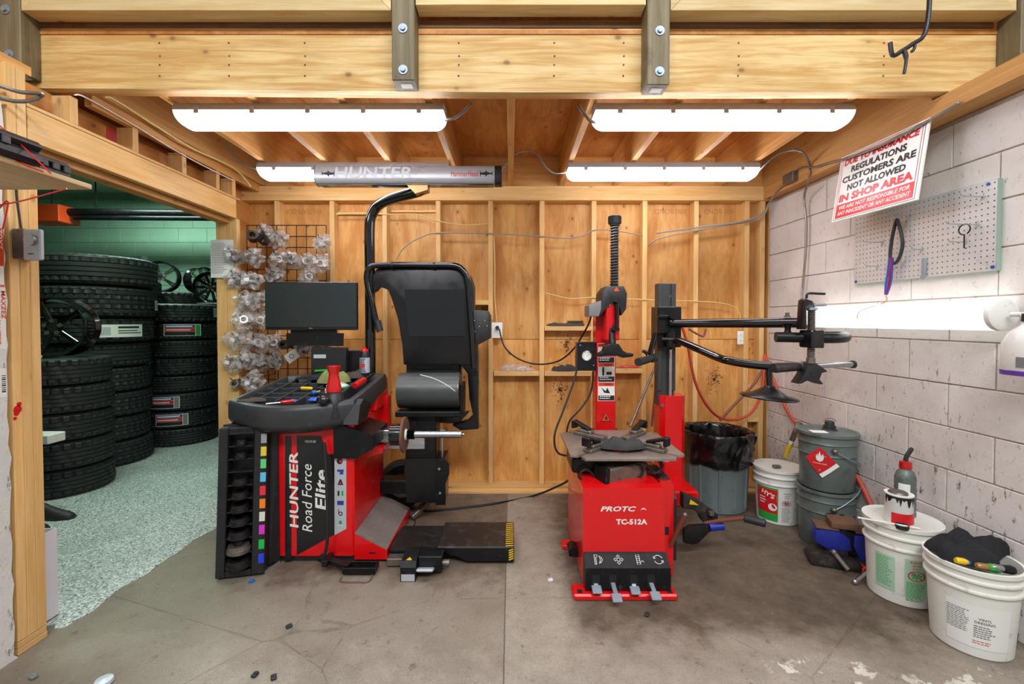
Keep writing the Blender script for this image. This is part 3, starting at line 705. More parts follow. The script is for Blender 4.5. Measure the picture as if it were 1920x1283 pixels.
# ---- weight rack (pocketed black panel)
def rk(u, v): return V((-1.55 + (u - 402) / (492 - 402) * 0.225, 2.352 + (u - 402) / 90 * 0.055, 0)) + V((0, (1093 - v) / 290 * 0.045, (1093 - v) / 290 * 0.812))
q = MB()
q.loft([[V((-1.571, 2.415, 0.012)), V((-1.341, 2.473, 0.012)), V((-1.305, 2.525, 0.012)), V((-1.50, 2.60, 0.012))],
        [V((-1.576, 2.458, 0.80)), V((-1.331, 2.508, 0.80)), V((-1.305, 2.535, 0.80)), V((-1.51, 2.63, 0.80))]])
rack = part(q, 'weight_rack', 'black_plastic', wbz)
ex = (V((-1.325, 2.41, 0)) - V((-1.555, 2.352, 0))).normalized(); ez = V((0, 0.052, 0.812)).normalized(); en = ex.cross(ez).normalized()
if en.y > 0: en = -en
Rr = Matrix((ex, -en, ez)).transposed()
o0 = V((-1.557, 2.352, 0.012))
def rp(a, b, c=0.0): return o0 + ex * a + ez * b + en * c
# raised frame round the pockets
fr = MB()
for (a0, a1, b0, b1) in ((0.0, 0.045, 0.0, 0.785), (0.17, 0.235, 0.0, 0.785), (0.045, 0.17, 0.745, 0.785), (0.045, 0.17, 0.0, 0.03)):
    fr.obox(rp((a0 + a1) / 2, (b0 + b1) / 2, -0.027), (a1 - a0, 0.09, b1 - b0), Rr, 0.004)
part(fr, 'rack_frame', 'black_plastic', rack)
vrows = [834, 859, 883, 909, 935, 960, 985, 1010, 1038, 1065]
cols = [(150, 152, 156), (226, 200, 60), (96, 206, 120), (96, 190, 226), (226, 44, 64), (240, 130, 20), (214, 214, 196), (206, 50, 190), (20, 176, 76), (30, 64, 214)]
q = MB(); q.obox(rp(0.222, 0.39, 0.0205), (0.012, 0.002, 0.74), Rr); part(q, 'sticker_strip', 'ink', rack)
zrow = []
for i, v in enumerate(vrows):
    b_ = (1087 - v) / 290 * 0.80 + 0.01; zrow.append(b_)
    M['tab%d' % i] = plain('tab%d' % i, cols[i], 0.4, 0, 0.04, 5)
    q = MB(); q.obox(rp(0.219, b_ + 0.012, 0.0215), (0.028, 0.0025, 0.050), Rr, 0.0008); part(q, 'colour_tab', 'tab%d' % i, rack)
    q = MB(); q.obox(rp(0.108, b_ - 0.024, -0.022), (0.124, 0.082, 0.006), Rr, 0.002); part(q, 'pocket_shelf', 'black_plastic', rack)
part(text_mb('HUNTER', rp(0.11, 0.768, 0.0195), ex, ez, 0.12, 0.018, 0, 0.01), 'lettering', 'black_satin', rack)
q = MB(); q.bar((-1.33, 2.408, 0.008), (-1.305, 2.515, 0.008), 0.006, 0.016); part(q, 'kick_strip', 'alu', rack)
# cones kept in the rack pockets
for i, b_ in enumerate(zrow):
    if i == 2: continue
    r = 0.030 + i * 0.0035
    c = rp(0.108, b_ - 0.0200, 0.010)
    h = 0.034 + 0.001 * i
    q = MB(); q.lathe([(0, 0), (r * 0.92, 0), (r, 0.004), (r, h * 0.55), (r * 0.9, h * 0.62), (r * 0.86, h), (r * 0.45, h), (r * 0.42, h * 0.5), (0, h * 0.5)], c, n=22)
    nth = ['first', 'second', 'third', 'fourth', 'fifth', 'sixth', 'seventh', 'eighth', 'ninth', 'tenth'][i]
    solo(q, 'centering_cone', 'dull_steel' if i == 8 else 'cone_black', 'round %s centring cone in the %s pocket from the top of the black rack' % ('rusty' if i == 8 else 'black steel', nth), 'cone', 'centring cones in the rack')
# ---- spindle arm
def ax(u): return (u - 958) / F_PX * 2.79
SZ = W(815, 815, 2.76).z; SYP = 2.76
q = MB(); q.prism([(-0.99, 0.60), (-0.86, 0.60), (-0.77, 0.655), (-0.77, 0.735), (-0.86, 0.76), (-0.99, 0.80)], 2.50, 2.80, 'xz'); part(q, 'arm_housing', 'black_metal', wbz)
q = MB(); q.box(-0.985, -0.94, FY - 0.012, FY + 0.01, 0.63, 0.73, 0.004); part(q, 'latch', 'black_satin', wbz)
q = MB(); q.box(-0.86, -0.735, 2.70, 2.80, SZ - 0.035, SZ + 0.04, 0.004)
for dz in (-0.02, 0.0, 0.022): q.box(-0.86, -0.735, 2.694, 2.702, SZ + dz - 0.003, SZ + dz + 0.003)
part(q, 'rail', 'steel', wbz)
q = MB(); q.prism([(FX1, 0.55), (-0.76, 0.585), (-0.76, 0.612), (FX1, 0.665)], 2.66, 2.84, 'xz'); part(q, 'arm_bracket', 'red_paint', wbz)
q = MB(); q.cyl((-0.735, SYP, SZ), (-0.665, SYP, SZ), 0.066, n=28); part(q, 'bearing', 'black_gloss', wbz)
q = MB(); q.lathe([(0.028, 0), (0.105, 0), (0.109, 0.004), (0.109, 0.012), (0.105, 0.016), (0.028, 0.016)], (-0.664, SYP, SZ), (1, 0, 0), 36, True); part(q, 'flange', 'rust', wbz)
q = MB(); q.cyl((-0.648, SYP, SZ), (-0.638, SYP, SZ), 0.036, 0.030, 20); part(q, 'collar', 'white_plastic', wbz)
sp = MB()
for i in range(9): sp.lathe([(0.022, 0), (0.030, 0.002), (0.022, 0.005)], (-0.636 + i * 0.005, SYP, SZ), (1, 0, 0), 18)
part(sp, 'thread', 'black_metal', wbz)
q = MB(); q.cyl((-0.64, SYP, SZ), (-0.305, SYP, SZ), 0.0215, n=20).cyl((-0.305, SYP, SZ), (-0.298, SYP, SZ), 0.0215, 0.015, 20).cyl((-0.30, SYP, SZ), (-0.288, SYP, SZ), 0.008, n=10); part(q, 'spindle_shaft', 'steel', wbz)
# ---- aluminium offset arm below spindle
q = MB(); q.box(-0.88, -0.57, 2.96, 3.06, 0.52, 0.61, 0.004).box(-0.88, -0.57, 2.955, 2.962, 0.555, 0.566); part(q, 'offset_arm', 'alu', wbz)
# ---- load roller
RY = 3.02; rc = W(806, 732, RY); RZ = rc.z
q = MB(); q.cyl((-0.745, RY, RZ), (-0.345, RY, RZ), 0.118, n=40); part(q, 'load_roller', 'roller_grey', wbz)
q = MB(); q.cyl((-0.7465, RY, RZ), (-0.744, RY, RZ), 0.112, n=36); part(q, 'roller_end', 'steel', wbz)
q = MB(); q.cyl((-0.346, RY, RZ), (-0.343, RY, RZ), 0.112, n=36); part(q, 'roller_end', 'steel', wbz)
ln = crv([(-0.60, RY - 0.045, RZ + 0.1105), (-0.50, RY - 0.08, RZ + 0.088), (-0.42, RY - 0.107, RZ + 0.053), (-0.36, RY - 0.118, RZ + 0.012)], 8)
part(MB().tube(ln, 0.0025, 6), 'chalk_mark', 'label_white', wbz)
q = MB(); q.box(-0.755, -0.33, RY - 0.10, RY + 0.14, RZ - 0.162, RZ - 0.125, 0.006).box(-0.335, -0.315, RY - 0.06, RY + 0.1, RZ - 0.15, RZ + 0.05, 0.004); part(q, 'roller_cradle', 'black_metal', wbz)
q = MB(); q.box(-0.70, -0.495, RY - 0.05, RY + 0.12, 0.42, RZ - 0.15, 0.006); part(q, 'roller_column', 'black_metal', wbz)
q = MB(); q.prism([(-0.69, 0.165), (-0.44, 0.165), (-0.44, 0.46), (-0.70, 0.46), (-0.705, 0.36)], RY - 0.06, RY + 0.13, 'xz'); part(q, 'roller_base', 'black_satin', wbz)
q = MB(); q.prism([(-0.495, 0.16), (-0.43, 0.16), (-0.43, 0.30), (-0.405, 0.36), (-0.405, 0.43), (-0.44, 0.465), (-0.495, 0.465)], RY - 0.085, RY - 0.062, 'xz'); part(q, 'pivot_plate', 'black_metal', wbz)
q = MB(); q.cyl((-0.47, RY - 0.09, 0.40), (-0.47, RY - 0.084, 0.40), 0.008, n=10); part(q, 'bolt', 'zinc', wbz)
q = MB(); q.cyl((-0.465, RY - 0.09, 0.24), (-0.465, RY - 0.084, 0.24), 0.008, n=10); part(q, 'bolt', 'zinc', wbz)
q = MB(); q.cyl((-0.458, RY - 0.03, 0.45), (-0.458, RY - 0.03, 0.63), 0.006, n=10).box(-0.475, -0.435, RY - 0.04, RY - 0.02, 0.62, 0.645, 0.003); part(q, 'damper_rod', 'zinc', wbz)
q = MB(); q.box(-0.90, -0.66, 3.02, 3.14, 0.20, 0.29, 0.006); part(q, 'roller_mount', 'black_metal', wbz)
q = MB(); q.bar((-0.68, 3.05, 0.03), (-0.50, 3.2, 0.165), 0.05, 0.03, 0.003); part(q, 'roller_strut', 'dull_steel', wbz)
# ---- hood
HY = 3.14
def hp(u, v, dy=0.0): p = W(660 + u / 3.0558, 340 + v / 3.0558, HY); p.y += dy; return p
panel = [(200, 490), (610, 478), (650, 520), (668, 600), (690, 1050), (295, 1052), (287, 940), (262, 790), (225, 670), (205, 622), (160, 605), (140, 630), (118, 640), (105, 560), (140, 500)]
fpan = [hp(x, y) for x, y in panel]
q = MB(); n_ = len(fpan)
q.add([p for p in fpan] + [V((p.x, p.y + 0.05, p.z)) for p in fpan], [list(range(n_)), list(range(n_, 2*n_))[::-1]] + [[i, (i+1) % n_, (i+1) % n_ + n_, i + n_] for i in range(n_)])
q.bev(0.008); hood = part(q, 'hood', 'black_satin', wbz)
inset = [(300, 620), (640, 620), (650, 885), (330, 890)]
q = MB(); q.plate([hp(x, y, -0.004) for x, y in inset], 0.004); part(q, 'hood_inset', 'black_gloss', hood)
hb = [hp(165, 862, -0.02), hp(140, 790, -0.02), hp(118, 690, -0.02), hp(95, 600, -0.02), hp(90, 540, -0.02), hp(105, 500, -0.02), hp(150, 484, -0.02), hp(300, 481, -0.02), hp(450, 482, -0.02), hp(580, 484, -0.02), hp(630, 505, -0.02), hp(660, 560, -0.02), hp(675, 700, -0.02), hp(690, 900, -0.02), hp(700, 1070, -0.02)]
q = MB(); q.tube(crv(hb, 5), 0.021, 12); part(q, 'hood_tube', 'black_gloss', hood)
q = MB(); q.tube([hp(165, 860, -0.02), hp(150, 800, -0.02)], 0.024, 12); part(q, 'grip', 'rubber', hood)
for (x, y) in ((238, 483), (475, 484)):
    q = MB(); q.cyl(hp(x - 6, y, -0.02), hp(x + 6, y, -0.02), 0.0235, n=14); part(q, 'tube_clamp', 'black_metal', hood)
q = MB(); pts = [hp(x, y, 0.01) for x, y in ((678, 535), (700, 600), (700, 735), (722, 1000), (720, 1090), (690, 1090), (680, 700))]
n_ = len(pts); q.add(pts + [V((p.x, p.y + 0.10, p.z)) for p in pts], [list(range(n_)), list(range(n_, 2*n_))[::-1]] + [[i, (i+1) % n_, (i+1) % n_ + n_, i + n_] for i in range(n_)])
part(q, 'hood_side', 'black_plastic', wbz)
pts = [hp(x, y, -0.01) for x, y in ((682, 738), (780, 742), (795, 770), (795, 900), (692, 955), (682, 900))]
n_ = len(pts); q = MB(); q.add(pts + [V((p.x, p.y + 0.12, p.z)) for p in pts], [list(range(n_)), list(range(n_, 2*n_))[::-1]] + [[i, (i+1) % n_, (i+1) % n_ + n_, i + n_] for i in range(n_)])
q.bev(0.008); hbx = part(q, 'pivot_box', 'black_plastic', wbz)
q = MB()
for (x, y) in ((702, 798), (762, 798), (730, 832), (705, 862), (775, 828)): c = hp(x, y, -0.012); part(MB().cyl(c, c + V((0, 0.004, 0)), 0.004, n=10), 'screw', 'zinc', hbx)
def mp8(u, v, y): return W(640 + u / 2.9167, 680 + v / 2.9167, y)
pts = [mp8(x, y, 3.2) for x, y in ((640, 0), (750, 0), (748, 220), (752, 365), (650, 372), (605, 345), (690, 320), (720, 290), (700, 200), (690, 60))]
n_ = len(pts); q = MB(); q.add(pts + [V((p.x, p.y + 0.09, p.z)) for p in pts], [list(range(n_)), list(range(n_, 2*n_))[::-1]] + [[i, (i+1) % n_, (i+1) % n_ + n_, i + n_] for i in range(n_)])
q.bev(0.008); part(q, 'hood_arm', 'black_satin', wbz)
q = MB(); q.box(-0.75, -0.36, 3.22, 3.33, 0.75, 1.12, 0.01); part(q, 'hood_back', 'black_plastic', wbz)
q = MB(); pts = [mp8(x, y, 3.25) for x, y in ((540, 275), (700, 270), (640, 335), (540, 330))]
n_ = 4; q.add(pts + [V((p.x, p.y + 0.05, p.z)) for p in pts], [[0, 1, 2, 3], [7, 6, 5, 4]] + [[i, (i+1) % 4, (i+1) % 4 + 4, i + 4] for i in range(4)]); part(q, 'hood_lower', 'worn_black', wbz)
# ---- pole and light bar
PY = 3.17; p0 = W(695, 715, PY)
top = W(790, 352, 2.97)
pl = [V((p0.x, PY, 0.75)), V((p0.x, PY, 1.2)), V((p0.x, PY, 1.7)), V((p0.x, PY, 2.03)), V((p0.x + 0.02, PY, 2.12)), V((p0.x + 0.07, PY - 0.02, 2.175)), V((p0.x + 0.18, PY - 0.09, 2.20)), V((top.x - 0.02, 2.99, 2.225)), V((top.x, 2.965, 2.25))]
q = MB(); q.tube(crv(pl, 6), 0.036, 20); part(q, 'pole', 'black_gloss', wbz)
BYc = 2.95; bz = W(770, 331, BYc).z; bx0 = W(597, 331, BYc).x; bx1 = W(928, 331, BYc).x
q = MB(); q.prism([(top.x - 0.03, 2.19), (top.x + 0.05, 2.215), (top.x + 0.05, 2.262), (top.x - 0.10, 2.262)], BYc - 0.03, BYc + 0.05, 'xz'); part(q, 'bar_mount', 'copper_gold', wbz)
prof = [(0.058 * math.cos(t), 0.060 * math.sin(t)) for t in [math.pi * k / 10 for k in range(21)]]
prof = []
for k in range(24):
    t = 2 * math.pi * k / 24; c_, s_ = math.cos(t), math.sin(t)
    prof.append((BYc + 0.055 * math.copysign(abs(c_) ** 0.6, c_), bz + 0.060 * math.copysign(abs(s_) ** 0.6, s_)))
q = MB(); q.prism(prof, bx0, bx1, 'yz'); bar = part(q, 'light_bar', 'bar_silver', wbz)
pe = [(BYc + (a - BYc) * 1.06, bz + (b - bz) * 1.06) for a, b in prof]
q = MB(); q.prism(pe, bx1, bx1 + 0.045, 'yz'); part(q, 'end_cap', 'black_plastic', bar)
q = MB(); q.prism(pe, bx0 - 0.006, bx0, 'yz'); part(q, 'end_cap', 'alu', bar)
q = MB(); q.box(bx0 + 0.02, bx1 - 0.01, BYc - 0.03, BYc + 0.03, bz - 0.064, bz - 0.059); part(q, 'lens_strip', 'black_gloss', bar)
yb = BYc - 0.0555
part(text_mb('HUNTER', (W(700, 331, yb).x, yb, bz + 0.008), (1, 0, 0), (0, 0, 1), 0.50, 0.070, 0.1, 0.02), 'lettering', 'label_grey', bar)
part(text_mb('HammerHead', (W(871, 331, yb).x, yb, bz), (1, 0, 0), (0, 0, 1), 0.175, 0.036, 0.15, 0.008), 'lettering', 'label_red', bar)
def shark(cx, s, flip=1):
    P = [(-0.5, 0.25), (-0.46, 0.25), (-0.44, 0.08), (-0.1, 0.12), (0.0, 0.28), (0.06, 0.12), (0.38, 0.05), (0.5, 0.22), (0.46, 0.0), (0.5, -0.14), (0.36, -0.03), (0.05, -0.1), (-0.05, -0.24), (-0.1, -0.1), (-0.44, -0.06), (-0.46, -0.22), (-0.5, -0.22)]
    part(MB().prism([(cx + flip * a * s, bz + b * s) for a, b in P], yb - 0.001, yb, 'xz'), 'emblem', 'ink', bar)
shark(W(912, 331, yb).x, 0.082); shark(W(615, 331, yb).x, 0.082, -1)
# ---- monitor stand, printer box
q = MB(); q.box(-1.30, -0.99, 3.06, 3.10, 0.99, 1.17, 0.004); part(q, 'monitor_bracket', 'black_metal', wbz)
bk = [W(x, y, 3.05) for x, y in ((536, 649), (642, 649), (643, 625), (630, 625), (630, 618), (545, 618), (545, 625), (537, 625))]
q = MB(); n_ = len(bk); q.add(bk + [V((p.x, p.y + 0.02, p.z)) for p in bk], [list(range(n_)), list(range(n_, 2*n_))[::-1]] + [[i, (i+1) % n_, (i+1) % n_ + n_, i + n_] for i in range(n_)]); part(q, 'monitor_plate', 'black_metal', wbz)
q = MB(); a = W(583, 700, 3.0); b = W(648, 652, 3.0); q.box(a.x, b.x, 3.0, 3.06, zt(3.0) - 0.02, b.z, 0.006); pb = part(q, 'printer_box', 'black_plastic', wbz)
a = W(588, 672, 2.998); b = W(611, 665, 2.998); q = MB(); q.box(a.x, b.x, 2.9975, 3.0, a.z, b.z); part(q, 'nameplate', 'label_grey', pb)
# foot step and strap
q = MB(); q.box(-1.02, -0.99, 2.40, 2.50, 0.04, 0.075, 0.004).bar((-1.06, 2.47, 0.06), (-0.88, 2.42, 0.035), 0.04, 0.03, 0.004); part(q, 'brake_lever', 'black_metal', wbz)
q = MB()
for (x0, x1, y0, y1) in ((-0.90, -0.73, 2.385, 2.393), (-0.90, -0.73, 2.452, 2.46), (-0.905, -0.897, 2.385, 2.46), (-0.735, -0.727, 2.385, 2.46)): q.box(x0, x1, y0, y1, 0.012, 0.045, 0.002)
q.box(-0.90, -0.73, 2.39, 2.455, 0.012, 0.016); part(q, 'brake_pedal', 'black_metal', wbz)
q = MB(); st = [W(608, 830, 2.49), W(611, 880, 2.47), W(614, 960, 2.455), W(613, 1020, 2.45), W(604, 1056, 2.44)]
q.tube(crv(st, 6), 0.009, 8); part(q, 'cable_strap', 'black_plastic', wbz)
q = MB(); q.tube(crv([(-0.90, 2.37, 0.004), (-0.89, 2.33, 0.004), (-0.80, 2.325, 0.004), (-0.745, 2.33, 0.004), (-0.74, 2.38, 0.012)], 5), 0.004, 6); part(q, 'pedal_wire', 'rust', wbz)
# ---- monitor
t = thing('monitor', 'black flat screen monitor with its screen off above the balancer tray', 'monitor', (-1.2, 3.04, 1.19))
a = W(497, 619, 3.02); b = W(669, 529, 3.02)
q = MB(); q.box(a.x, b.x, 3.02, 3.05, a.z, b.z, 0.004).box(a.x + 0.12, b.x - 0.12, 3.05, 3.062, a.z + 0.02, b.z - 0.06); part(q, 'casing', 'black_satin', t)
q = MB(); q.box(a.x + 0.006, b.x - 0.006, 3.0185, 3.0205, a.z + 0.022, b.z - 0.006); part(q, 'screen', 'screen', t)
part(text_mb('DELL', ((a.x + b.x) / 2, 3.0185, a.z + 0.012), (1, 0, 0), (0, 0, 1), 0.022, 0.007), 'lettering', 'label_grey', t)
# ---- things lying in the tray
def tz(x, y): return zt(y) - 0.0
t = thing('grease_bottle', 'red flared bottle standing on the front corner of balancer tray', 'bottle', (-0.985, 2.50, 0.975))
q = MB(); q.lathe([(0.0, 0.0), (0.040, 0.0), (0.041, 0.02), (0.034, 0.05), (0.027, 0.09), (0.027, 0.105), (0.037, 0.135), (0.038, 0.142), (0.030, 0.140), (0.022, 0.11), (0.0, 0.10)], (-0.985, 2.50, 0.976), n=24); part(q, 'bottle_body', 'red_plastic', t)
q = MB(); q.ball((-1.01, 2.415, 0.945), (0.036, 0.03, 0.026), 16, 10); solo(q, 'rubber_bulb', 'black_gloss', 'shiny black rubber bulb on tray rim below red bottle', 'bulb')
t = thing('spray_can', 'tall aerosol can with red cap at the back of balancer tray', 'spray can', (-0.985, 3.0, zt(3.0)))
z0 = zt(3.0); c = W(684, 690, 3.0)
q = MB(); q.lathe([(0, 0), (0.031, 0), (0.033, 0.004), (0.033, 0.15), (0.026, 0.17)], (c.x, 3.0, z0), n=20); part(q, 'can_body', 'ink', t)
q = MB(); q.lathe([(0.0332, 0.03), (0.0334, 0.03), (0.0334, 0.13), (0.0332, 0.13)], (c.x, 3.0, z0), n=20); part(q, 'can_label', 'label_grey', t)
part(lines_mb((c.x - 0.02, 2.9655, z0 + 0.12), (1, 0, 0), (0, 0, 1), 0.04, 8, 0.012, 0.006, seed=5), 'print', 'ink', t)
part(lines_mb((c.x - 0.022, 2.965, z0 + 0.07), (1, 0, 0), (0, 0, 1), 0.044, 1, 0.012, 0.022, seed=8), 'print', 'label_red', t)
q = MB(); q.lathe([(0.026, 0.17), (0.027, 0.175), (0.018, 0.188), (0.010, 0.190), (0.010, 0.202), (0, 0.203)], (c.x, 3.0, z0), n=18); part(q, 'cap', 'red_plastic', t)
solo(cloth_mb((-1.13, 2.88, zt(2.88) - 0.005), 0.10, 0.075, 0.085, 3, 0.4), 'rag', 'olive_cloth', 'crumpled olive green rag heaped at back of tool tray', 'rag')
solo(cloth_mb((-1.24, 2.96, zt(2.96) - 0.005), 0.17, 0.07, 0.05, 5, 0.1), 'rag', 'black_cloth', 'dark folded cloth lying behind the olive rag', 'rag')
solo(cloth_mb((-1.04, 3.0, zt(3.0) - 0.005), 0.07, 0.07, 0.05, 11, 0.1), 'rag', 'brown_cloth', 'brown crumpled cloth beside the aerosol can', 'rag')
solo(cloth_mb((-1.44, 2.50, zt(2.5) - 0.008), 0.075, 0.04, 0.022, 7, 0.1), 'glove', 'brown_cloth', 'dusty brown work glove on front left tray edge', 'glove')
solo(cloth_mb((-1.10, 2.56, zt(2.56) - 0.02), 0.055, 0.035, 0.03, 9, 0.3), 'glove', 'blue_plastic', 'crumpled blue nitrile glove in front tray compartment', 'glove')
solo(cloth_mb((-1.05, 2.80, zt(2.8) - 0.01), 0.04, 0.03, 0.025, 15, 0.3), 'glove', 'label_grey', 'pale blue crumpled wipe beside the olive rag', 'wipe')
solo(cloth_mb((-1.22, 2.53, zt(2.53) - 0.02), 0.026, 0.02, 0.016, 19, 0.3), 'tape_roll', 'blue_plastic', 'small bright blue clip in the front tray compartment', 'clip')
def tool(p0, p1, r, hm, bm, label, cat, name):
    p0 = V(p0); p1 = V(p1); m_ = p0.lerp(p1, 0.5); t = thing(name, label, cat, tuple(V((m_.x, m_.y, min(p0.z, p1.z) - r))))
    part(MB().tube([p0, p0.lerp(m_, 0.15), p0.lerp(m_, 0.85), m_], [r * 0.8, r, r, r * 0.7], 10), 'handle', hm, t)
    part(MB().cyl(m_, p1, r * 0.4, n=8), 'blade', bm, t); return t
zz = lambda y: zt(y) + 0.004
tool((-1.27, 2.72, zz(2.72)), (-1.12, 2.70, zz(2.7)), 0.010, 'yellow_plastic', 'black_metal', 'yellow-handled screwdriver lying across tray dividers', 'screwdriver', 'screwdriver')
tool((-1.19, 2.47, zz(2.47)), (-1.32, 2.42, zz(2.42)), 0.010, 'red_plastic', 'steel', 'red-handled screwdriver lying on front of tray', 'screwdriver', 'screwdriver')
tool((-0.925, 2.66, zz(2.66) + 0.03), (-0.90, 2.95, zz(2.95) + 0.03), 0.020, 'red_plastic', 'black_metal', 'thick red and black hand tool along the right tray edge', 'hand tool', 'hand_tool')
tool((-1.03, 2.72, zz(2.72)), (-0.93, 2.80, zz(2.8)), 0.008, 'green_plastic', 'steel', 'thin green-handled pick near right end of tray', 'pick', 'pick_tool')
tool((-1.16, 2.62, zz(2.62)), (-1.13, 2.66, zz(2.66)), 0.012, 'blue_plastic', 'yellow_plastic', 'short blue and yellow cap lying in middle of tray', 'cap', 'valve_cap')
q = MB(); q.lathe([(0, 0), (0.010, 0), (0.011, 0.02), (0.004, 0.028), (0.003, 0.045), (0, 0.046)], (-1.09, 2.66, zt(2.66) - 0.006), n=14); solo(q, 'glue_bottle', 'white_plastic', 'tiny white dropper bottle standing in the tool tray', 'bottle')
q = MB(); q.bar((-1.30, 2.985, zt(2.98) + 0.045), (-1.20, 2.985, zt(2.98) + 0.05), 0.03, 0.012, 0.003); solo(q, 'green_scraper', 'green_plastic', 'bright green plastic scraper on dark cloth under the monitor', 'scraper')
# ---- wheel lift
wlft = thing('wheel_lift', 'low black wheel lift platform with hazard stripes beside balancer', 'wheel lift', (-0.35, 2.62, 0))
q = MB(); q.prism([(-0.692, 0.07), (-0.19, 0.07), (-0.19, 0.085), (-0.67, 0.085)], 2.535, 2.80, 'xz'); part(q, 'platform', 'worn_black', wlft)
q = MB(); q.box(-0.69, -0.19, 2.535, 2.80, 0.03, 0.07, 0.004); part(q, 'platform_frame', 'black_metal', wlft)
q = MB(); q.box(-0.415, 0.018, 2.50, 2.815, 0.088, 0.102, 0.004); part(q, 'sliding_top', 'worn_black', wlft)
q = MB(); q.prism([(-0.415, 0.090), (0.016, 0.090), (0.01, 0.02), (-0.25, 0.02), (-0.30, 0.045)], 2.502, 2.512, 'xz'); part(q, 'side_skirt', 'black_metal', wlft)
q = MB(); q.box(0.006, 0.018, 2.505, 2.81, 0.012, 0.089, 0.002); part(q, 'end_plate', 'black_metal', wlft)
q = MB(); q.box(-0.24, 0.0, 2.53, 2.79, 0.012, 0.085); part(q, 'slide_base', 'black_metal', wlft)
hz = MB()
for i in range(5):
    z = 0.024 + i * 0.013; hz.prism([(-0.012, z), (0.014, z + 0.010), (0.014, z + 0.017), (-0.012, z + 0.007)], 2.5005, 2.502, 'xz')
for i in range(12):
    y = 2.508 + i * 0.025; hz.prism([(-0.03, y), (0.014, y + 0.005), (0.014, y + 0.014), (-0.03, y + 0.009)], 0.102, 0.1028, 'xy')
part(hz, 'hazard_stripes', 'yellow_plastic', wlft)
q = MB(); q.box(-0.69, -0.56, 2.47, 2.53, 0.008, 0.05, 0.003); part(q, 'slide_rail', 'dull_steel', wlft)
for x in (-0.62, -0.12): part(MB().cyl((x, 2.64, 0.012), (x + 0.1, 2.64, 0.012), 0.012, n=10), 'rail_foot', 'black_metal', wlft)
fp_ = thing('foot_switch', 'black box foot switch with pale pedal in front of wheel lift', 'foot switch', (-0.48, 2.40, 0))
q = MB(); q.prism([(2.335, 0.0), (2.335, 0.075), (2.36, 0.10), (2.47, 0.11), (2.47, 0.0)], -0.58, -0.50, 'yz'); part(q, 'switch_box', 'black_metal', fp_)
q = MB(); q.box(-0.575, -0.505, 2.3335, 2.335, 0.004, 0.04); part(q, 'worn_plate', 'label_grey', fp_)
q = MB(); q.box(-0.499, -0.37, 2.39, 2.47, 0.02, 0.105, 0.004); part(q, 'guard_box', 'black_metal', fp_)
q = MB(); q.obox((-0.455, 2.375, 0.045), (0.09, 0.075, 0.014), Matrix.Rotation(-0.3, 3, 'X'), 0.005); part(q, 'pedal', 'label_grey', fp_)
q = MB(); q.cyl((-0.37, 2.43, 0.05), (-0.335, 2.43, 0.05), 0.018, n=14); part(q, 'cable_gland', 'dull_steel', fp_)
q = MB(); q.prism([(-0.555, 0.0), (-0.525, 0.0), (-0.54, 0.022)], 0, 0.001, 'xz')
q.v = [V((p.x, 2.362 + p.z * 1.1 + p.y, 0.1015 + p.z * 0.12 + p.y)) for p in q.v]; part(q, 'warning_mark', 'yellow_plastic', fp_)
# spare wheel tucked behind balancer
tw = thing('small_wheel', 'small black tyre leaning behind red balancer cabinet', 'wheel', (-0.83, 3.30, 0))
q = MB(); q.lathe([(0.09, -0.05), (0.15, -0.055), (0.17, -0.035), (0.172, 0.035), (0.15, 0.055), (0.09, 0.05)], (-0.80, 3.30, 0.173), (0.25, -1, 0), 32, True); part(q, 'tyre', 'rubber', tw)
q = MB(); q.lathe([(0.02, -0.02), (0.09, -0.045), (0.09, 0.045), (0.02, 0.03)], (-0.80, 3.30, 0.173), (0.25, -1, 0), 24, True); part(q, 'rim', 'dull_steel', tw)
# ================================================================ TYRE CHANGER
tc = thing('tire_changer', 'red tyre changer with turntable, spring column and black assist arms', 'tyre changer', (0.6, 2.5, 0))
CY = 2.27
def cp(u, v): p = W(1000 + u / 3.056, 760 + v / 3.056, CY); return (p.x, p.z)
front = [cp(285, 475), cp(750, 475), cp(760, 1118), cp(290, 1092)]
zt_ = front[0][1]; x0, x1 = front[0][0], front[1][0]
q = MB()
q.loft([[V((x0, CY, 0.03)), V((x1 + 0.01, CY, 0.03)), V((x1 + 0.01, 2.86, 0.03)), V((x0, 2.86, 0.03))],
        [V((x0, CY, zt_)), V((x1, CY, zt_)), V((x1, 2.86, zt_)), V((x0, 2.86, zt_))],
        [V((x0 + 0.02, CY + 0.10, zt_ + 0.015)), V((x1 - 0.02, CY + 0.10, zt_ + 0.015)), V((x1 - 0.02, 2.84, zt_ + 0.015)), V((x0 + 0.02, 2.84, zt_ + 0.015))]])
tcab = part(q, 'cabinet', 'red_paint', tc)
q = MB(); q.prism([(x1 + 0.011, 0.02), (x1 + 0.085, 0.02), (x1 + 0.085, 0.50), (x1 + 0.07, 0.52), (x1 + 0.011, 0.52)], 2.37, 2.84, 'xz'); part(q, 'side_cabinet', 'red_paint', tc)
q = MB(); q.box(x1 + 0.018, x1 + 0.075, 2.40, 2.62, 0.515, 0.528, 0.003); part(q, 'tray_recess', 'black_plastic', tc)
q = MB(); q.prism([(2.38, 0.09), (2.82, 0.09), (2.82, 0.46), (2.42, 0.46), (2.38, 0.42)], x1 + 0.086, x1 + 0.105, 'yz'); part(q, 'side_cover', 'black_plastic', tc)
q = MB(); q.box(x1 + 0.03, x1 + 0.06, 2.366, 2.371, 0.235, 0.275); part(q, 'lever_slot', 'ink', tc)
a = W(1258, 1022, 2.36); b = W(1284, 966, 2.30)
q = MB(); q.tube([a, a.lerp(b, 0.5), b], 0.012, 10); part(q, 'lever', 'brown_hose', tc)
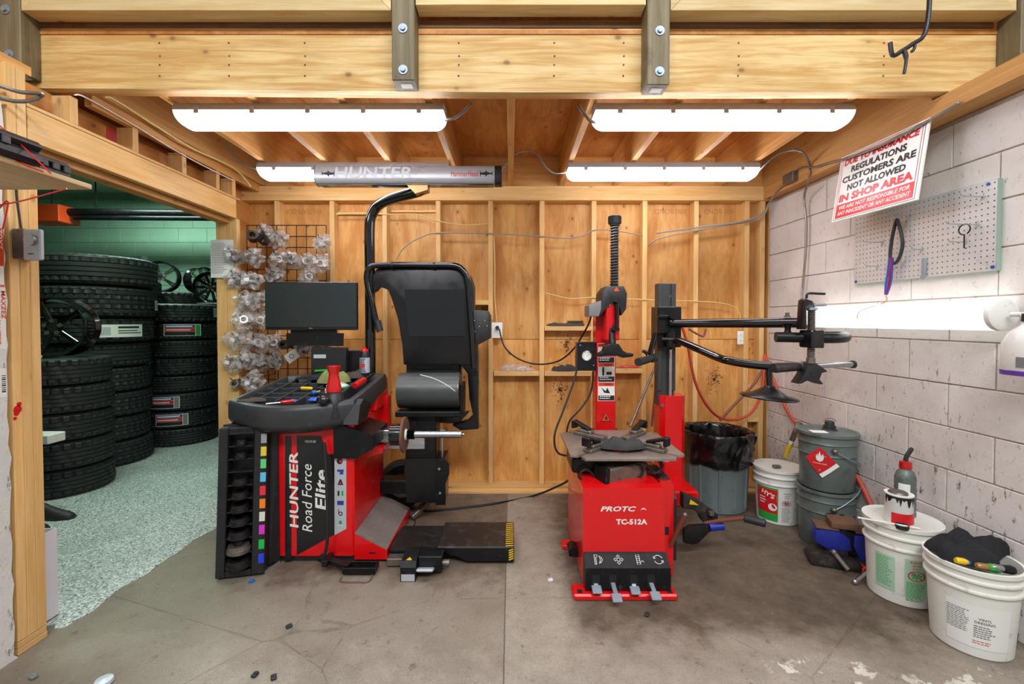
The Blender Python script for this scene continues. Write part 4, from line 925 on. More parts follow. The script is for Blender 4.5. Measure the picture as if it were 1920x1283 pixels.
q = MB(); q.ball(b, 0.014, 10, 7); part(q, 'lever_knob', 'dull_steel', tc)
# feet bar
a = W(1075, 1135, 2.17); b = W(1272, 1143, 2.17)
q = MB(); q.box(a.x, b.x, 2.17, 2.27, 0.0, 0.032, 0.008); fb = part(q, 'foot_bar', 'red_paint', tc)
for x in (a.x + 0.035, b.x - 0.035):
    q = MB(); q.box(x - 0.012, x + 0.012, 2.185, 2.21, 0.032, 0.036); part(q, 'bolt_slot', 'ink', fb)
for (xx, z) in ((x0 - 0.06, 0.0),):
    q = MB(); q.box(xx, x0 + 0.01, 2.66, 2.74, 0.0, 0.03, 0.006); part(q, 'foot_bar', 'red_paint', tc)
q = MB(); q.prism([(x0 - 0.05, 0.09), (x0, 0.085), (x0, 0.13), (x0 - 0.03, 0.14), (x0 - 0.055, 0.12)], 2.42, 2.50, 'xz'); part(q, 'side_pedal', 'black_metal', tc)
# lettering
k = CY / F_PX / 3.056
c = cp(500, 594); part(text_mb('PROTC', (c[0] - 0.012, CY - 0.001, c[1]), (1, 0, 0), (0, 0, 1), 205 * k, 30 * k, 0.25, 0.03), 'lettering', 'label_white', tcab)
c = cp(632, 596)
arc = [(c[0] - 0.016, c[1] - 0.005), (c[0] - 0.006, c[1] + 0.006), (c[0] + 0.006, c[1] + 0.004), (c[0] + 0.016, c[1] - 0.006), (c[0] + 0.005, c[1] - 0.001), (c[0] - 0.006, c[1] + 0.001)]
part(MB().prism(arc, CY - 0.0016, CY - 0.0006), 'lettering', 'label_white', tcab)
c = cp(563, 668); part(text_mb('TC-512A', (c[0], CY - 0.001, c[1]), (1, 0, 0), (0, 0, 1), 180 * k, 32 * k, 0, 0.04), 'lettering', 'label_white', tcab)
# pedal box
b0 = cp(290, 840); b1 = cp(758, 852); bt_ = cp(300, 935)
zA = b0[1]; zB = W(1098, 1066, CY - 0.07).z + 0.005
q = MB(); q.prism([(CY - 0.001, zA), (CY - 0.07, zB - 0.005), (CY - 0.07, 0.036), (CY - 0.001, 0.036)], x0 + 0.002, x1 + 0.012, 'yz'); pbx = part(q, 'pedal_box', 'black_metal', tc)
pd = V((0, -0.069, zB - 0.005 - zA)).normalized(); pn = V((1, 0, 0)).cross(-pd)
def onp(fx, t): return V((x0 + (x1 - x0) * fx, CY - 0.001, zA)) + pd * (math.hypot(0.069, zA - zB) * t) + pn * 0.0012
# pedal icons: outline strokes
def stroke(fx, t, pl, closed=False, w=0.0016):
    o = onp(fx, t); P = [o + V((1, 0, 0)) * p[0] + (-pd) * p[1] for p in pl]
    return MB().tube(P, w, 5, closed)
ic = []
s_ = 0.024
ic.append(join([stroke(0.17, 0.5, [(-s_*.7, -s_), (-s_*.7, s_), (-s_*.1, s_), (-s_*.1, s_*.6), (-s_*.4, s_*.5), (-s_*.4, -s_), (-s_*.7, -s_)]), stroke(0.17, 0.5, [(s_*.2, -s_*.8), (s_*.7, -s_*.5), (s_*.95, 0), (s_*.7, s_*.5), (s_*.3, s_*.8), (s_*.55, 0), (s_*.2, -s_*.8)])]))
def arrow(dx, dy):
    px, py = -dy, dx; P = []
    for (a_, b_) in ((0.2, 0.16), (0.6, 0.16), (0.6, 0.38), (1.0, 0.0), (0.6, -0.38), (0.6, -0.16), (0.2, -0.16)): P.append(((dx * a_ + px * b_) * s_, (dy * a_ + py * b_) * s_))
    return P
ic.append(join([stroke(0.42, 0.5, arrow(*d)) for d in ((1, 0), (-1, 0), (0, 1), (0, -1))]))
ic.append(join([stroke(0.66, 0.5, [(-s_*.35, -s_), (-s_*.35, s_), (s_*.3, s_), (s_*.3, -s_)], True), stroke(0.66, 0.5, [(s_*.5, -s_*.55), (s_*.8, -s_*.2), (s_*1.1, -s_*.55)])] + [stroke(0.66, 0.5, [(-s_*.3, z * s_), (s_*.25, z * s_)], w=0.001) for z in (-.6, -.2, .2, .6)]))
arc = [(math.cos(t) * s_ * 0.9, math.sin(t) * s_ * 0.9) for t in [math.radians(d) for d in range(20, 161, 20)]]
ic.append(join([stroke(0.905, 0.5, arc), stroke(0.905, 0.5, [(-x, -y) for x, y in arc]), stroke(0.905, 0.5, [(-s_*.9, s_*.7), (-s_*.95, s_*.2), (-s_*.5, s_*.3)]), stroke(0.905, 0.5, [(s_*.9, -s_*.7), (s_*.95, -s_*.2), (s_*.5, -s_*.3)])]))
for m_ in ic: part(m_, 'pedal_icon', 'label_white', pbx)
for (u, v0, v1, yo) in ((365, 1045, 1068, -0.10), (480, 1060, 1150, -0.16), (585, 1058, 1085, -0.10), (703, 1060, 1130, -0.145)):
    c0 = cp(u, v0); yf = CY - 0.07
    e = W(1000 + u / 3.056, 760 + v1 / 3.056, CY + yo)
    q = MB(); q.bar((e.x, yf + 0.01, max(0.075, c0[1])), (e.x, CY + yo + 0.02, max(e.z, 0.045) + 0.012), 0.022, 0.008, 0.002)
    q.bar((e.x, CY + yo + 0.026, max(e.z, 0.045) + 0.015), (e.x, CY + yo - 0.018, max(e.z, 0.045)), 0.048, 0.009, 0.003); part(q, 'pedal', 'zinc', tc)
    q = MB(); q.box(e.x - 0.018, e.x + 0.018, yf - 0.001, yf + 0.002, max(0.075, c0[1]) - 0.03, max(0.075, c0[1]) + 0.04); part(q, 'pedal_slot', 'ink', pbx)
# turntable
TC = V((0.62, 2.62, 0.655)); R_ = 0.365
q = MB(); q.lathe([(0, -0.10), (0.11, -0.10), (0.12, -0.03), (0.20, -0.012), (0, -0.012)], TC, n=28); part(q, 'turntable_hub', 'black_metal', tc)
for i in range(4):
    a = math.radians(90 * i)
    e = V((math.cos(a), math.sin(a), 0)); f = V((-e.y, e.x, 0))
    P = [TC + e * x + f * y for x, y in ((0.03, -0.022), (0.235, -0.227), (0.27, -0.25), (0.305, -0.235), (0.305, 0.235), (0.27, 0.25), (0.235, 0.227), (0.03, 0.022))]
    q = MB(); q.prism([(p.x, p.y) for p in P], TC.z - 0.012, TC.z + 0.004, 'xy'); part(q.bev(0.003), 'turntable_plate', 'plate_steel', tc)
for i in range(4):
    a = math.radians(45 + 90 * i); e = V((math.cos(a), math.sin(a), 0)); f = V((-e.y, e.x, 0))
    c = TC + e * 0.19 + V((0, 0, 0.014)); Rz = Matrix.Rotation(a, 3, 'Z')
    q = MB(); q.obox(c, (0.22, 0.055, 0.02), Rz, 0.004); q.obox(c + V((0, 0, 0.018)) + e * 0.03, (0.10, 0.045, 0.022), Rz, 0.006); jw = part(q, 'jaw_slide', 'dull_steel', tc)
    q = MB(); q.bar(c + e * 0.0 + V((0, 0, 0.03)), c + e * 0.115 + V((0, 0, 0.068)), 0.04, 0.02, 0.006); q.obox(c + e * 0.115 + V((0, 0, 0.05)), (0.02, 0.055, 0.05), Rz, 0.005); part(q, 'jaw', 'black_metal', jw)
# gearbox and cylinder below the table
q = MB(); q.box(0.33, 0.56, 2.42, 2.66, 0.545, 0.63, 0.01); part(q, 'gearbox', 'black_metal', tc)
c0 = W(1120, 892, 2.40); c1 = W(1205, 882, 2.48)
q = MB(); q.bar(W(1128, 893, 2.36), W(1205, 876, 2.44), 0.085, 0.085, 0.008); part(q, 'clamp_cylinder', 'dull_steel', tc)
q = MB(); q.bar(W(1124, 894, 2.345), W(1132, 893, 2.36), 0.10, 0.10, 0.004); part(q, 'cylinder_end', 'black_metal', tc)
for pts in ([(1120, 900), (1100, 880), (1085, 895), (1110, 905)], [(1190, 900), (1204, 890), (1203, 875), (1185, 870)], [(1215, 882), (1228, 888), (1242, 876), (1240, 866)], [(1210, 868), (1225, 884), (1240, 884), (1236, 864)]):
    q = MB(); q.tube(crv([W(u, v, 2.38) for u, v in pts], 6), 0.006, 8); part(q, 'air_line', 'black_cable', tc)
solo(MB().lathe([(0, 0), (0.042, 0), (0.052, 0.07), (0.056, 0.072), (0.056, 0.085), (0.048, 0.085), (0.04, 0.01), (0, 0.01)], (W(1243, 890, 2.66).x, 2.66, 0.545), n=24), 'paste_tub', 'white_plastic', 'white plastic tub on the tyre changer cabinet under table edge', 'tub')
# column
KY = 3.06
def kp(u, v, y=KY): return W(1000 + u / 3.207, 380 + v / 3.207, y)
a = kp(375, 1283); b = kp(498, 700); ctop = kp(440, 640)
q = MB(); q.box(a.x, b.x, KY, KY + 0.13, 0.55, ctop.z - 0.01, 0.006); colm = part(q, 'column', 'red_paint', tc)
q = MB(); q.box(a.x - 0.03, b.x + 0.05, 2.86, KY + 0.16, 0.50, 0.60, 0.008); part(q, 'column_pivot', 'black_metal', tc)
q = MB(); q.box(x0 + 0.05, x1 - 0.02, 2.86, KY + 0.12, 0.05, 0.50, 0.008); part(q, 'column_base', 'red_paint', tc)
# stickers
def stick(u0, v0, u1, v1, mat, yo=0.0012):
    p = kp(u0, v1); r = kp(u1, v0); return part(MB().box(p.x, r.x, KY - yo, KY - yo + 0.0008, p.z, r.z), 'sticker', mat, colm)
stick(387, 846, 430, 925, 'label_white'); stick(389, 848, 430, 868, 'label_red', 0.0018)
stick(388, 928, 490, 1193, 'label_white')
for (v0, v1, m_) in ((930, 963, 'ink'), (964, 986, 'orange_plastic'), (1046, 1078, 'ink'), (1082, 1104, 'orange_plastic'), (1160, 1190, 'ink')): stick(391, v0, 487, v1, m_, 0.0018)
for v in (975, 1093):
    c = kp(450, v); part(text_mb('WARNING', (c.x, KY - 0.002, c.z), (1, 0, 0), (0, 0, 1), 0.058, 0.014, 0, 0.01), 'lettering', 'ink', colm)
fg = MB(); c = kp(420, 1015)
fg.cyl((c.x, KY - 0.0025, c.z + 0.022), (c.x, KY - 0.002, c.z + 0.022), 0.007, n=12).box(c.x - 0.007, c.x + 0.007, KY - 0.0025, KY - 0.002, c.z - 0.008, c.z + 0.015).box(c.x - 0.006, c.x + 0.006, KY - 0.0025, KY - 0.002, c.z - 0.028, c.z - 0.008); part(fg, 'pictogram', 'ink', colm)
c = kp(455, 1025); part(MB().box(c.x - 0.018, c.x + 0.018, KY - 0.0025, KY - 0.002, c.z - 0.012, c.z + 0.008), 'pictogram', 'ink', colm)
c = kp(435, 1130); part(MB().prism([(c.x - 0.03, c.z + 0.02), (c.x - 0.01, c.z - 0.015), (c.x + 0.03, c.z - 0.02), (c.x + 0.02, c.z), (c.x + 0.01, c.z + 0.02), (c.x, c.z - 0.005)], KY - 0.0025, KY - 0.002), 'pictogram', 'ink', colm)
for v in (938, 950, 1054, 1066, 1168, 1180):
    c = kp(398, v); part(lines_mb((c.x, KY - 0.0019, c.z), (1, 0, 0), (0, 0, 1), 0.085, 1, 0.01, 0.006, seed=v), 'print', 'label_white', colm)
c = W(1136, 783, KY); tri = lambda s: [(c.x - s, c.z - s * 0.8), (c.x + s, c.z - s * 0.8), (c.x, c.z + s * 0.95)]
part(MB().prism(tri(0.036), KY - 0.0012, KY - 0.0004), 'sticker', 'ink', colm); part(MB().prism(tri(0.030), KY - 0.002, KY - 0.0012), 'sticker', 'orange_plastic', colm)
part(MB().prism([(c.x - 0.008, c.z - 0.012), (c.x + 0.012, c.z - 0.014), (c.x + 0.002, c.z + 0.014)], KY - 0.0026, KY - 0.002), 'sticker', 'ink', colm)
# head, carriage, spring shaft
HYY = 2.90
def kh(u, v): return kp(u, v, HYY)
hd = [kh(x, y) for x, y in ((405, 640), (412, 540), (440, 502), (545, 502), (565, 545), (560, 640), (530, 680), (520, 630), (500, 600), (480, 598), (455, 620), (400, 685))]
def extr(mb, pts, d, name, mat, parent):
    n_ = len(pts); mb.add(pts + [V((p.x, p.y + d, p.z)) for p in pts], [list(range(n_)), list(range(n_, 2*n_))[::-1]] + [[i, (i+1) % n_, (i+1) % n_ + n_, i + n_] for i in range(n_)])
    return part(mb.bev(min(0.006, d * 0.15)) if d > 0.01 else mb, name, mat, parent)
head = extr(MB(), hd, 0.20, 'head_cover', 'black_plastic', tc)
extr(MB(), [kh(x, y) for x, y in ((335, 685), (335, 618), (410, 588), (410, 640), (395, 685))], 0.18, 'head_arm', 'grey_ink', tc)
c = kh(500, 522); part(MB().prism([(c.x - 0.018, c.z - 0.012), (c.x + 0.018, c.z - 0.012), (c.x, c.z + 0.016)], HYY - 0.002, HYY - 0.0005), 'sticker', 'orange_plastic', head)
a = kh(438, 830); b = kh(524, 620); q = MB(); q.box(a.x, b.x, HYY + 0.02, KY + 0.02, a.z, b.z, 0.006); part(q, 'carriage', 'red_paint', tc)
pts = [kh(500, 610), kh(500, 650), kh(500, 700), kh(500, 755)]; q = MB(); q.tube([V((p.x, HYY - 0.01, p.z)) for p in pts], [0.017, 0.014, 0.013, 0.013], 12); q.obox(V((pts[-1].x - 0.01, HYY - 0.005, pts[-1].z - 0.008)), (0.055, 0.02, 0.02), None, 0.003); part(q, 'locking_handle', 'black_satin', tc)
q = MB(); sc_ = kh(487, 500); st = kh(487, 110)
sx_, sy_ = sc_.x, HYY + 0.07
sc_ = W(1152, 536, sy_); st = W(1152, 420, sy_); sx_ = sc_.x
q.cyl((sx_, sy_, sc_.z - 0.08), (sx_, sy_, st.z), 0.024, n=6); part(q, 'tool_shaft', 'black_metal', tc)
hel = []; turns = 22
for i in range(turns * 10 + 1): t = i / 10 * 2 * math.pi; hel.append((sx_ + 0.031 * math.cos(t), sy_ + 0.031 * math.sin(t), sc_.z + (st.z - sc_.z) * i / (turns * 10)))
q = MB(); q.tube(hel, 0.0022, 5); part(q, 'spring', 'steel', tc)
q = MB(); q.lathe([(0, 0.055), (0.030, 0.055), (0.041, 0.048), (0.041, 0.0), (0.034, 0.0), (0.034, -0.012), (0.0, -0.012)], (sx_, sy_, st.z), n=24)
for i in range(20): t = 2 * math.pi * i / 20; q.obox((sx_ + 0.041 * math.cos(t), sy_ + 0.041 * math.sin(t), st.z + 0.024), (0.004, 0.004, 0.04), Matrix.Rotation(t, 3, 'Z'))
part(q, 'shaft_cap', 'black_plastic', tc)
q = MB(); m0 = W(1152, 645, 2.86); q.cyl((m0.x, 2.95, m0.z + 0.15), (m0.x, 2.90, m0.z - 0.02), 0.022, n=8); part(q, 'tool_shaft', 'black_metal', tc)
mh = [kp(x, y, 2.82) for x, y in ((385, 918), (425, 895), (440, 855), (470, 848), (515, 850), (540, 890), (565, 905), (606, 910), (600, 928), (540, 935), (500, 922), (450, 922), (400, 930))]
extr(MB(), mh, 0.09, 'mount_head', 'black_satin', tc)
# gauge box
GY = 3.0; a = kp(262, 1012, GY); b = kp(377, 840, GY)
q = MB(); q.box(a.x, b.x, GY, GY + 0.09, a.z, b.z, 0.004); gb = part(q, 'gauge_box', 'black_satin', tc)
c = kp(320, 922, GY)
q = MB(); q.lathe([(0, -0.004), (0.026, -0.004), (0.031, -0.012), (0.034, -0.010), (0.034, 0)], (c.x, GY, c.z), (0, 1, 0), 28); part(q, 'gauge_bezel', 'steel', gb)
q = MB(); q.cyl((c.x, GY - 0.0065, c.z), (c.x, GY - 0.005, c.z), 0.0275, n=24); gd = part(q, 'gauge_dial', 'label_white', gb)
q = MB()
for i in range(11): t = math.radians(225 - 27 * i); q.bar((c.x + 0.019 * math.cos(t), GY - 0.007, c.z + 0.019 * math.sin(t)), (c.x + 0.024 * math.cos(t), GY - 0.007, c.z + 0.024 * math.sin(t)), 0.0014, 0.0014)
q.bar((c.x, GY - 0.008, c.z), (c.x + 0.015, GY - 0.008, c.z + 0.013), 0.002, 0.0012); part(q, 'gauge_marks', 'ink', gb)
for (u, v) in ((282, 858), (362, 978)): c = kp(u, v, GY); part(MB().cyl((c.x, GY - 0.003, c.z), (c.x, GY + 0.001, c.z), 0.005, n=8), 'screw', 'zinc', gb)
# ---- assist tower
AY = 3.12
def ap(u, v, y=AY): return W(1180 + u / 4.174, 500 + v / 4.174, y)
a = ap(228, 1252); b = ap(425, 1005)
q = MB(); pts2 = [(a.x, AY - 0.02), (a.x + 0.03, AY - 0.05), (b.x - 0.03, AY - 0.05), (b.x, AY - 0.02), (b.x, AY + 0.1), (a.x, AY + 0.1)]
q.prism(pts2, 0.24, b.z, 'xy'); part(q, 'tower_base', 'red_paint', tc)
q = MB(); q.box(x1 + 0.0, b.x - 0.02, 2.80, AY + 0.08, 0.20, 0.30, 0.01); part(q, 'tower_bracket', 'red_paint', tc)
c = ap(240, 1080); q = MB(); q.cyl((a.x + 0.012, AY - 0.045, c.z), (a.x + 0.012, AY - 0.035, c.z), 0.012, n=12); part(q, 'tower_bolt', 'dull_steel', tc)
a = ap(218, 970); b = ap(358, 130)
q = MB(); q.box(a.x, b.x, AY, AY + 0.07, a.z - 0.1, b.z, 0.004); q.box(a.x - 0.003, a.x + 0.03, AY - 0.014, AY, a.z, b.z - 0.002, 0.003).box(b.x - 0.03, b.x + 0.003, AY - 0.014, AY, a.z, b.z - 0.002, 0.003); tw_ = part(q, 'tower_rail', 'rail_grey', tc)
for u in (255, 325): c = ap(u, 232); part(MB().cyl((c.x, AY - 0.0015, c.z), (c.x, AY + 0.002, c.z), 0.007, n=10), 'screw', 'zinc', tw_)
q = MB(); a = ap(318, 1020, AY - 0.03); b = ap(318, 650, AY - 0.03); q.cyl((a.x, AY - 0.03, a.z), (a.x, AY - 0.03, b.z), 0.012, n=14); part(q, 'lift_rod', 'chrome', tc)
q = MB(); a = ap(200, 628); b = ap(384, 315); q.box(a.x, b.x, AY - 0.06, AY + 0.09, a.z, b.z, 0.005); sl = part(q, 'slider', 'black_metal', tc)
for v in (390, 510): c = ap(300, v, AY - 0.075); part(MB().box(c.x - 0.06, c.x + 0.03, AY - 0.085, AY - 0.06, c.z - 0.012, c.z + 0.008, 0.003).cyl((c.x + 0.02, AY - 0.11, c.z), (c.x + 0.02, AY - 0.06, c.z), 0.018, n=12), 'hinge_pin', 'black_metal', sl)
# handle of the slider
hA = ap(205, 520, AY - 0.04); hB = ap(160, 690, AY - 0.1)
q = MB(); q.bar(hA, hB, 0.035, 0.02, 0.004); part(q, 'handle_arm', 'black_metal', sl)
h0 = ap(185, 715, AY - 0.12); h1 = ap(70, 748, AY - 0.30)
q = MB(); q.tube([h0, h0.lerp(h1, 0.3), h0.lerp(h1, 0.32), h1], [0.018, 0.018, 0.024, 0.026], 14); q.cyl(h0 + (h0 - h1).normalized() * 0.01, h0 + (h1 - h0).normalized() * 0.02, 0.03, n=14); part(q, 'handle_grip', 'rubber', sl)
q = MB(); c = ap(125, 668, AY - 0.12); q.lathe([(0, -0.01), (0.022, -0.008), (0.022, 0.006), (0, 0.01)], c, (0.3, -0.3, 0.9), 6).cyl(c, c + V((0.02, 0.02, -0.04)), 0.006, n=8); part(q, 'clamp_knob', 'black_plastic', sl)
# upper arm, swings out towards the viewer
AY2 = 2.50
u0 = ap(330, 445, AY - 0.08); u1 = ap(1365, 440, AY2)
q = MB(); q.tube([u0, u0.lerp(u1, 0.5), u1], 0.0285, 18); ua = part(q, 'upper_arm', 'black_gloss', tc)
q = MB(); c = ap(1240, 372, AY2 + 0.06); q.cyl(c - V((0, 0, 0.012)), c + V((0, 0, 0.008)), 0.014, n=6).cyl(c - V((0, 0, 0.018)), c - V((0, 0, 0.010)), 0.020, n=14); part(q, 'arm_nut', 'dull_steel', tc)
q = MB(); c0 = ap(1240, 470, AY2 + 0.04); c1 = ap(1240, 560, AY2 + 0.04); q.lathe([(0.03, 0.0), (0.016, -0.02), (0.016, -0.035), (0.032, -0.05)], c0 + V((0, 0, 0.01)), n=16); part(q, 'pivot_neck', 'black_gloss', tc)
q = MB(); pts = [ap(1145, 552, AY2 + 0.02), ap(1300, 555, AY2), ap(1480, 560, AY2 - 0.02), ap(1600, 560, AY2 - 0.03), ap(1670, 558, AY2 + 0.0), ap(1690, 552, AY2 + 0.06), ap(1640, 545, AY2 + 0.12), ap(1500, 545, AY2 + 0.15)]
q.tube(crv(pts, 6), 0.0285, 16); part(q, 'bent_arm', 'black_metal', tc)
# vertical screw press at the end of the arm
SYv = AY2 - 0.05
q = MB(); c = ap(1428, 570, SYv); q.box(c.x - 0.033, c.x + 0.038, SYv - 0.05, SYv + 0.06, c.z - 0.045, c.z + 0.05, 0.006); part(q, 'clamp_block', 'black_gloss', tc)
extr(MB(), [ap(x, y, SYv - 0.02) for x, y in ((1348, 492), (1365, 260), (1385, 250), (1440, 270), (1437, 330), (1390, 335), (1392, 492))], 0.05, 'press_bracket', 'black_satin', tc)
z1_ = ap(1425, 335, SYv).z; z2_ = ap(1425, 500, SYv).z; z3_ = ap(1430, 640, SYv).z; z4_ = ap(1430, 750, SYv).z; xx = ap(1425, 400, SYv).x
q = MB(); q.cyl((xx, SYv, z1_ + 0.01), (xx, SYv, z4_ + 0.02), 0.017, n=14)
for i in range(12): q.lathe([(0.017, 0), (0.024, 0.003), (0.017, 0.007)], (xx, SYv, z2_ + (z1_ - z2_) * i / 12), n=16)
for i in range(6): q.lathe([(0.016, 0), (0.021, 0.003), (0.016, 0.007)], (xx, SYv, z4_ + 0.02 + (z3_ - z4_ - 0.02) * i / 6), n=16)
part(q, 'press_screw', 'dull_steel', tc)
q = MB(); q.cyl((xx, SYv, z1_ - 0.004), (xx, SYv, z1_ + 0.010), 0.030, n=18); part(q, 'press_collar', 'zinc', tc)
q = MB(); q.cyl((xx, SYv, z4_ - 0.005), (xx, SYv, z4_ + 0.025), 0.022, n=16); part(q, 'press_collar', 'dull_steel', tc)
l0 = ap(1388, 250, SYv); l1 = ap(1390, 222, SYv); l2 = ap(1412, 210, SYv); l3 = ap(1530, 214, SYv)
q = MB(); q.tube(crv([l0, l1, l2, l2.lerp(l3, 0.5), l3], 5), 0.0065, 8); part(q, 'hex_handle', 'black_metal', tc)
a_ = ap(1437, 302, SYv); b_ = ap(1540, 298, SYv); q = MB(); q.cyl(a_, b_, 0.006, n=10).cyl(a_.lerp(b_, -0.02), a_.lerp(b_, 0.1), 0.013, n=10); part(q, 'thumb_pin', 'zinc', tc)
def A2(x, y): return ap(x, y, SYv - 0.01)
extr(MB(), [A2(x, y) for x, y in ((1405, 755), (1455, 748), (1560, 822), (1510, 835), (1492, 885), (1525, 922), (1500, 925), (1430, 895), (1395, 895), (1350, 918), (1322, 920), (1370, 850))], 0.075, 'press_foot', 'black_plastic', tc)
extr(MB(), [ap(x, y, SYv - 0.012) for x, y in ((1410, 830), (1500, 820), (1480, 850), (1440, 880))], 0.003, 'press_foot_recess', 'ink', tc)
# lower arm
L = [ap(350, 575, AY - 0.10), ap(400, 585, AY - 0.14), ap(560, 655, AY - 0.28), ap(700, 715, AY - 0.40), ap(770, 735, AY - 0.46), ap(880, 755, AY - 0.52), ap(1000, 770, AY - 0.58), ap(1110, 778, AY - 0.63)]
q = MB(); q.tube(crv(L, 5), 0.0245, 16); part(q, 'lower_arm', 'black_gloss', tc)
LY = AY - 0.63
q = MB(); c = ap(320, 570, AY - 0.09); q.cyl(c + V((0, 0, -0.05)), c + V((0, 0, 0.05)), 0.03, n=14).cyl(c + V((-0.06, -0.01, 0)), c + V((0.06, -0.03, 0.0)), 0.014, n=12); part(q, 'arm_joint', 'black_metal', tc)
g0 = ap(1125, 795, LY - 0.06); g1 = ap(1320, 782, LY); g2 = ap(1390, 778, LY + 0.02); g3 = ap(1745, 766, LY + 0.06)
q = MB(); q.tube([g0, g0.lerp(g1, 0.1), g1], [0.024, 0.027, 0.025], 16).cyl(g0, g0 - (g1 - g0).normalized() * 0.004, 0.010, n=12); part(q, 'roller_grip', 'worn_black', tc)
q = MB(); q.cyl(g1, g2, 0.022, n=16); part(q, 'slide_bar', 'dull_steel', tc)
q = MB(); q.cyl(g2, g3, 0.0165, n=16); part(q, 'slide_bar', 'steel', tc)
q = MB(); q.cyl(g3 - (g3 - g2).normalized() * 0.004, g3 + (g3 - g2).normalized() * 0.01, 0.022, n=16); part(q, 'bar_cap', 'black_plastic', tc)
d0 = ap(1105, 770, LY); d1 = ap(1098, 945, LY)
q = MB(); q.tube([V((d0.x, LY, d0.z)), V((d0.x - 0.008, LY, d0.z - 0.04)), V((d1.x, LY, d1.z))], 0.0165, 12); part(q, 'disc_stem', 'black_gloss', tc)
q = MB(); q.lathe([(0, 0.012), (0.024, 0.010), (0.03, 0.0), (0.09, -0.036), (0.142, -0.048), (0.148, -0.054), (0.142, -0.060), (0.09, -0.052), (0, -0.05)], (d1.x, LY, d1.z), (0.08, 0.0, 1), 40); part(q, 'press_disc', 'black_satin', tc)
q = MB(); q.cyl((d1.x, LY, d1.z - 0.05), (d1.x, LY, d1.z - 0.075), 0.012, n=6); part(q, 'disc_nut', 'black_metal', tc)
q = MB(); q.tube(crv([ap(465, 488, AY), ap(520, 522, AY), ap(570, 545, AY), ap(588, 535, AY), ap(598, 488, AY)], 5), 0.007, 8); part(q, 'hook_rod', 'brown_hose', tc)
# ---- bead breaker on the right side
def bp(u, v, y): return W(1260 + u / 4.01, 740 + v / 4.01, y)
extr(MB(), [bp(x, y, 2.62) for x, y in ((85, 745), (200, 800), (350, 905), (345, 940), (235, 965), (210, 905), (160, 868), (85, 860))], 0.06, 'breaker_arm', 'worn_black', tc)
c = bp(165, 812, 2.618); part(MB().prism([(c.x - 0.028, c.z - 0.010), (c.x + 0.028, c.z - 0.016), (c.x - 0.02, c.z + 0.018)], 2.616, 2.619), 'sticker', 'yellow_plastic', tc)
extr(MB(), [bp(x, y, 2.56) for x, y in ((92, 1020), (140, 990), (280, 985), (290, 1030), (200, 1120), (160, 1130), (92, 1120))], 0.03, 'breaker_blade', 'black_satin', tc)
q = MB(); a_ = bp(280, 1000, 2.57); b_ = bp(385, 990, 2.57); q.cyl(a_, b_, 0.022, n=14); part(q, 'breaker_pin', 'vise_blue', tc)
q = MB(); q.tube([bp(250, 968, 2.60), bp(350, 950, 2.57), bp(545, 930, 2.5)], 0.011, 10); part(q, 'breaker_rod', 'brown_hose', tc)
q = MB(); a_ = bp(540, 930, 2.5); b_ = bp(705, 970, 2.45); q.tube([a_, a_.lerp(b_, 0.05), a_.lerp(b_, 0.95), b_], [0.016, 0.020, 0.022, 0.016], 12); part(q, 'breaker_grip', 'rubber', tc)
q = MB(); a_ = bp(295, 905, 2.61); q.cyl(a_, a_ + V((0, 0, 0.02)), 0.018, n=10); part(q, 'breaker_bolt', 'dull_steel', tc)
# rod leaning beside the column
q = MB(); q.cyl(W(1182, 800, 3.25), W(1235, 672, 3.5), 0.010, n=8); solo(q, 'steel_rod', 'dull_steel', 'thin dull steel rod leaning behind the tyre changer column', 'rod')
q = MB(); q.tube(crv([W(1222, 800, 3.45), W(1228, 740, 3.5), W(1234, 690, 3.55), W(1236, 670, 3.58)], 5), 0.009, 8); solo(q, 'brown_pipe', 'brown_hose', 'short brown rubber hose hanging beside assist tower', 'hose')
# glove and dark rag on turntable
solo(cloth_mb((0.60, 2.47, TC.z + 0.016), 0.13, 0.07, 0.055, 21, -0.1), 'glove', 'dark_glove', 'grey work gloves dropped in the middle of steel turntable', 'glove')
# ================================================================ RIGHT SIDE
# ---- warning sign
TLs = WX(1578, 297, 2.005); TRs = WX(1744, 221, 2.005)
BRs = W(1725, 376, TRs.y); BLs = W(1560, 417, TLs.y)
sg = thing('warning_sign', 'red and white shop notice board hanging above the perforated panel', 'sign', tuple((BLs + BRs) / 2))
xd = (TRs - TLs).normalized(); yd = ((TLs - BLs) + (TRs - BRs)).normalized(); yd = (yd - xd * yd.dot(xd)).normalized(); nn = xd.cross(yd)
wS = ((TRs - TLs).length + (BRs - BLs).length) / 2; hS = ((TLs - BLs).length + (TRs - BRs).length) / 2
cS = (TLs + TRs + BLs + BRs) / 4; Rs = Matrix((xd, yd, nn)).transposed()
def sp_(x, y, z=0.0): return cS + xd * (x * wS / 2) + yd * (y * hS / 2) + nn * z
def srect(x0, x1, y0, y1, z, name, mat):
    q = MB(); q.plate([sp_(x0, y0, z), sp_(x1, y0, z), sp_(x1, y1, z), sp_(x0, y1, z)], 0.0006); return part(q, name, mat, sg)
q = MB(); q.obox(cS, (wS, hS, 0.012), Rs, 0.002); part(q, 'board', 'white_paint', sg)
def sborder(m, th_, mat):
    q = MB()
    for (x0, x1, y0, y1) in ((-m, m, m - th_, m), (-m, m, -m, -m + th_)): q.plate([sp_(x0, y0, 0.0068), sp_(x1, y0, 0.0068), sp_(x1, y1, 0.0068), sp_(x0, y1, 0.0068)], 0.0004)
    for (x0, x1) in ((-m, -m + th_ * 0.6), (m - th_ * 0.6, m)): q.plate([sp_(x0, -m, 0.0068), sp_(x1, -m, 0.0068), sp_(x1, m, 0.0068), sp_(x0, m, 0.0068)], 0.0004)
    part(q, 'border', mat, sg)
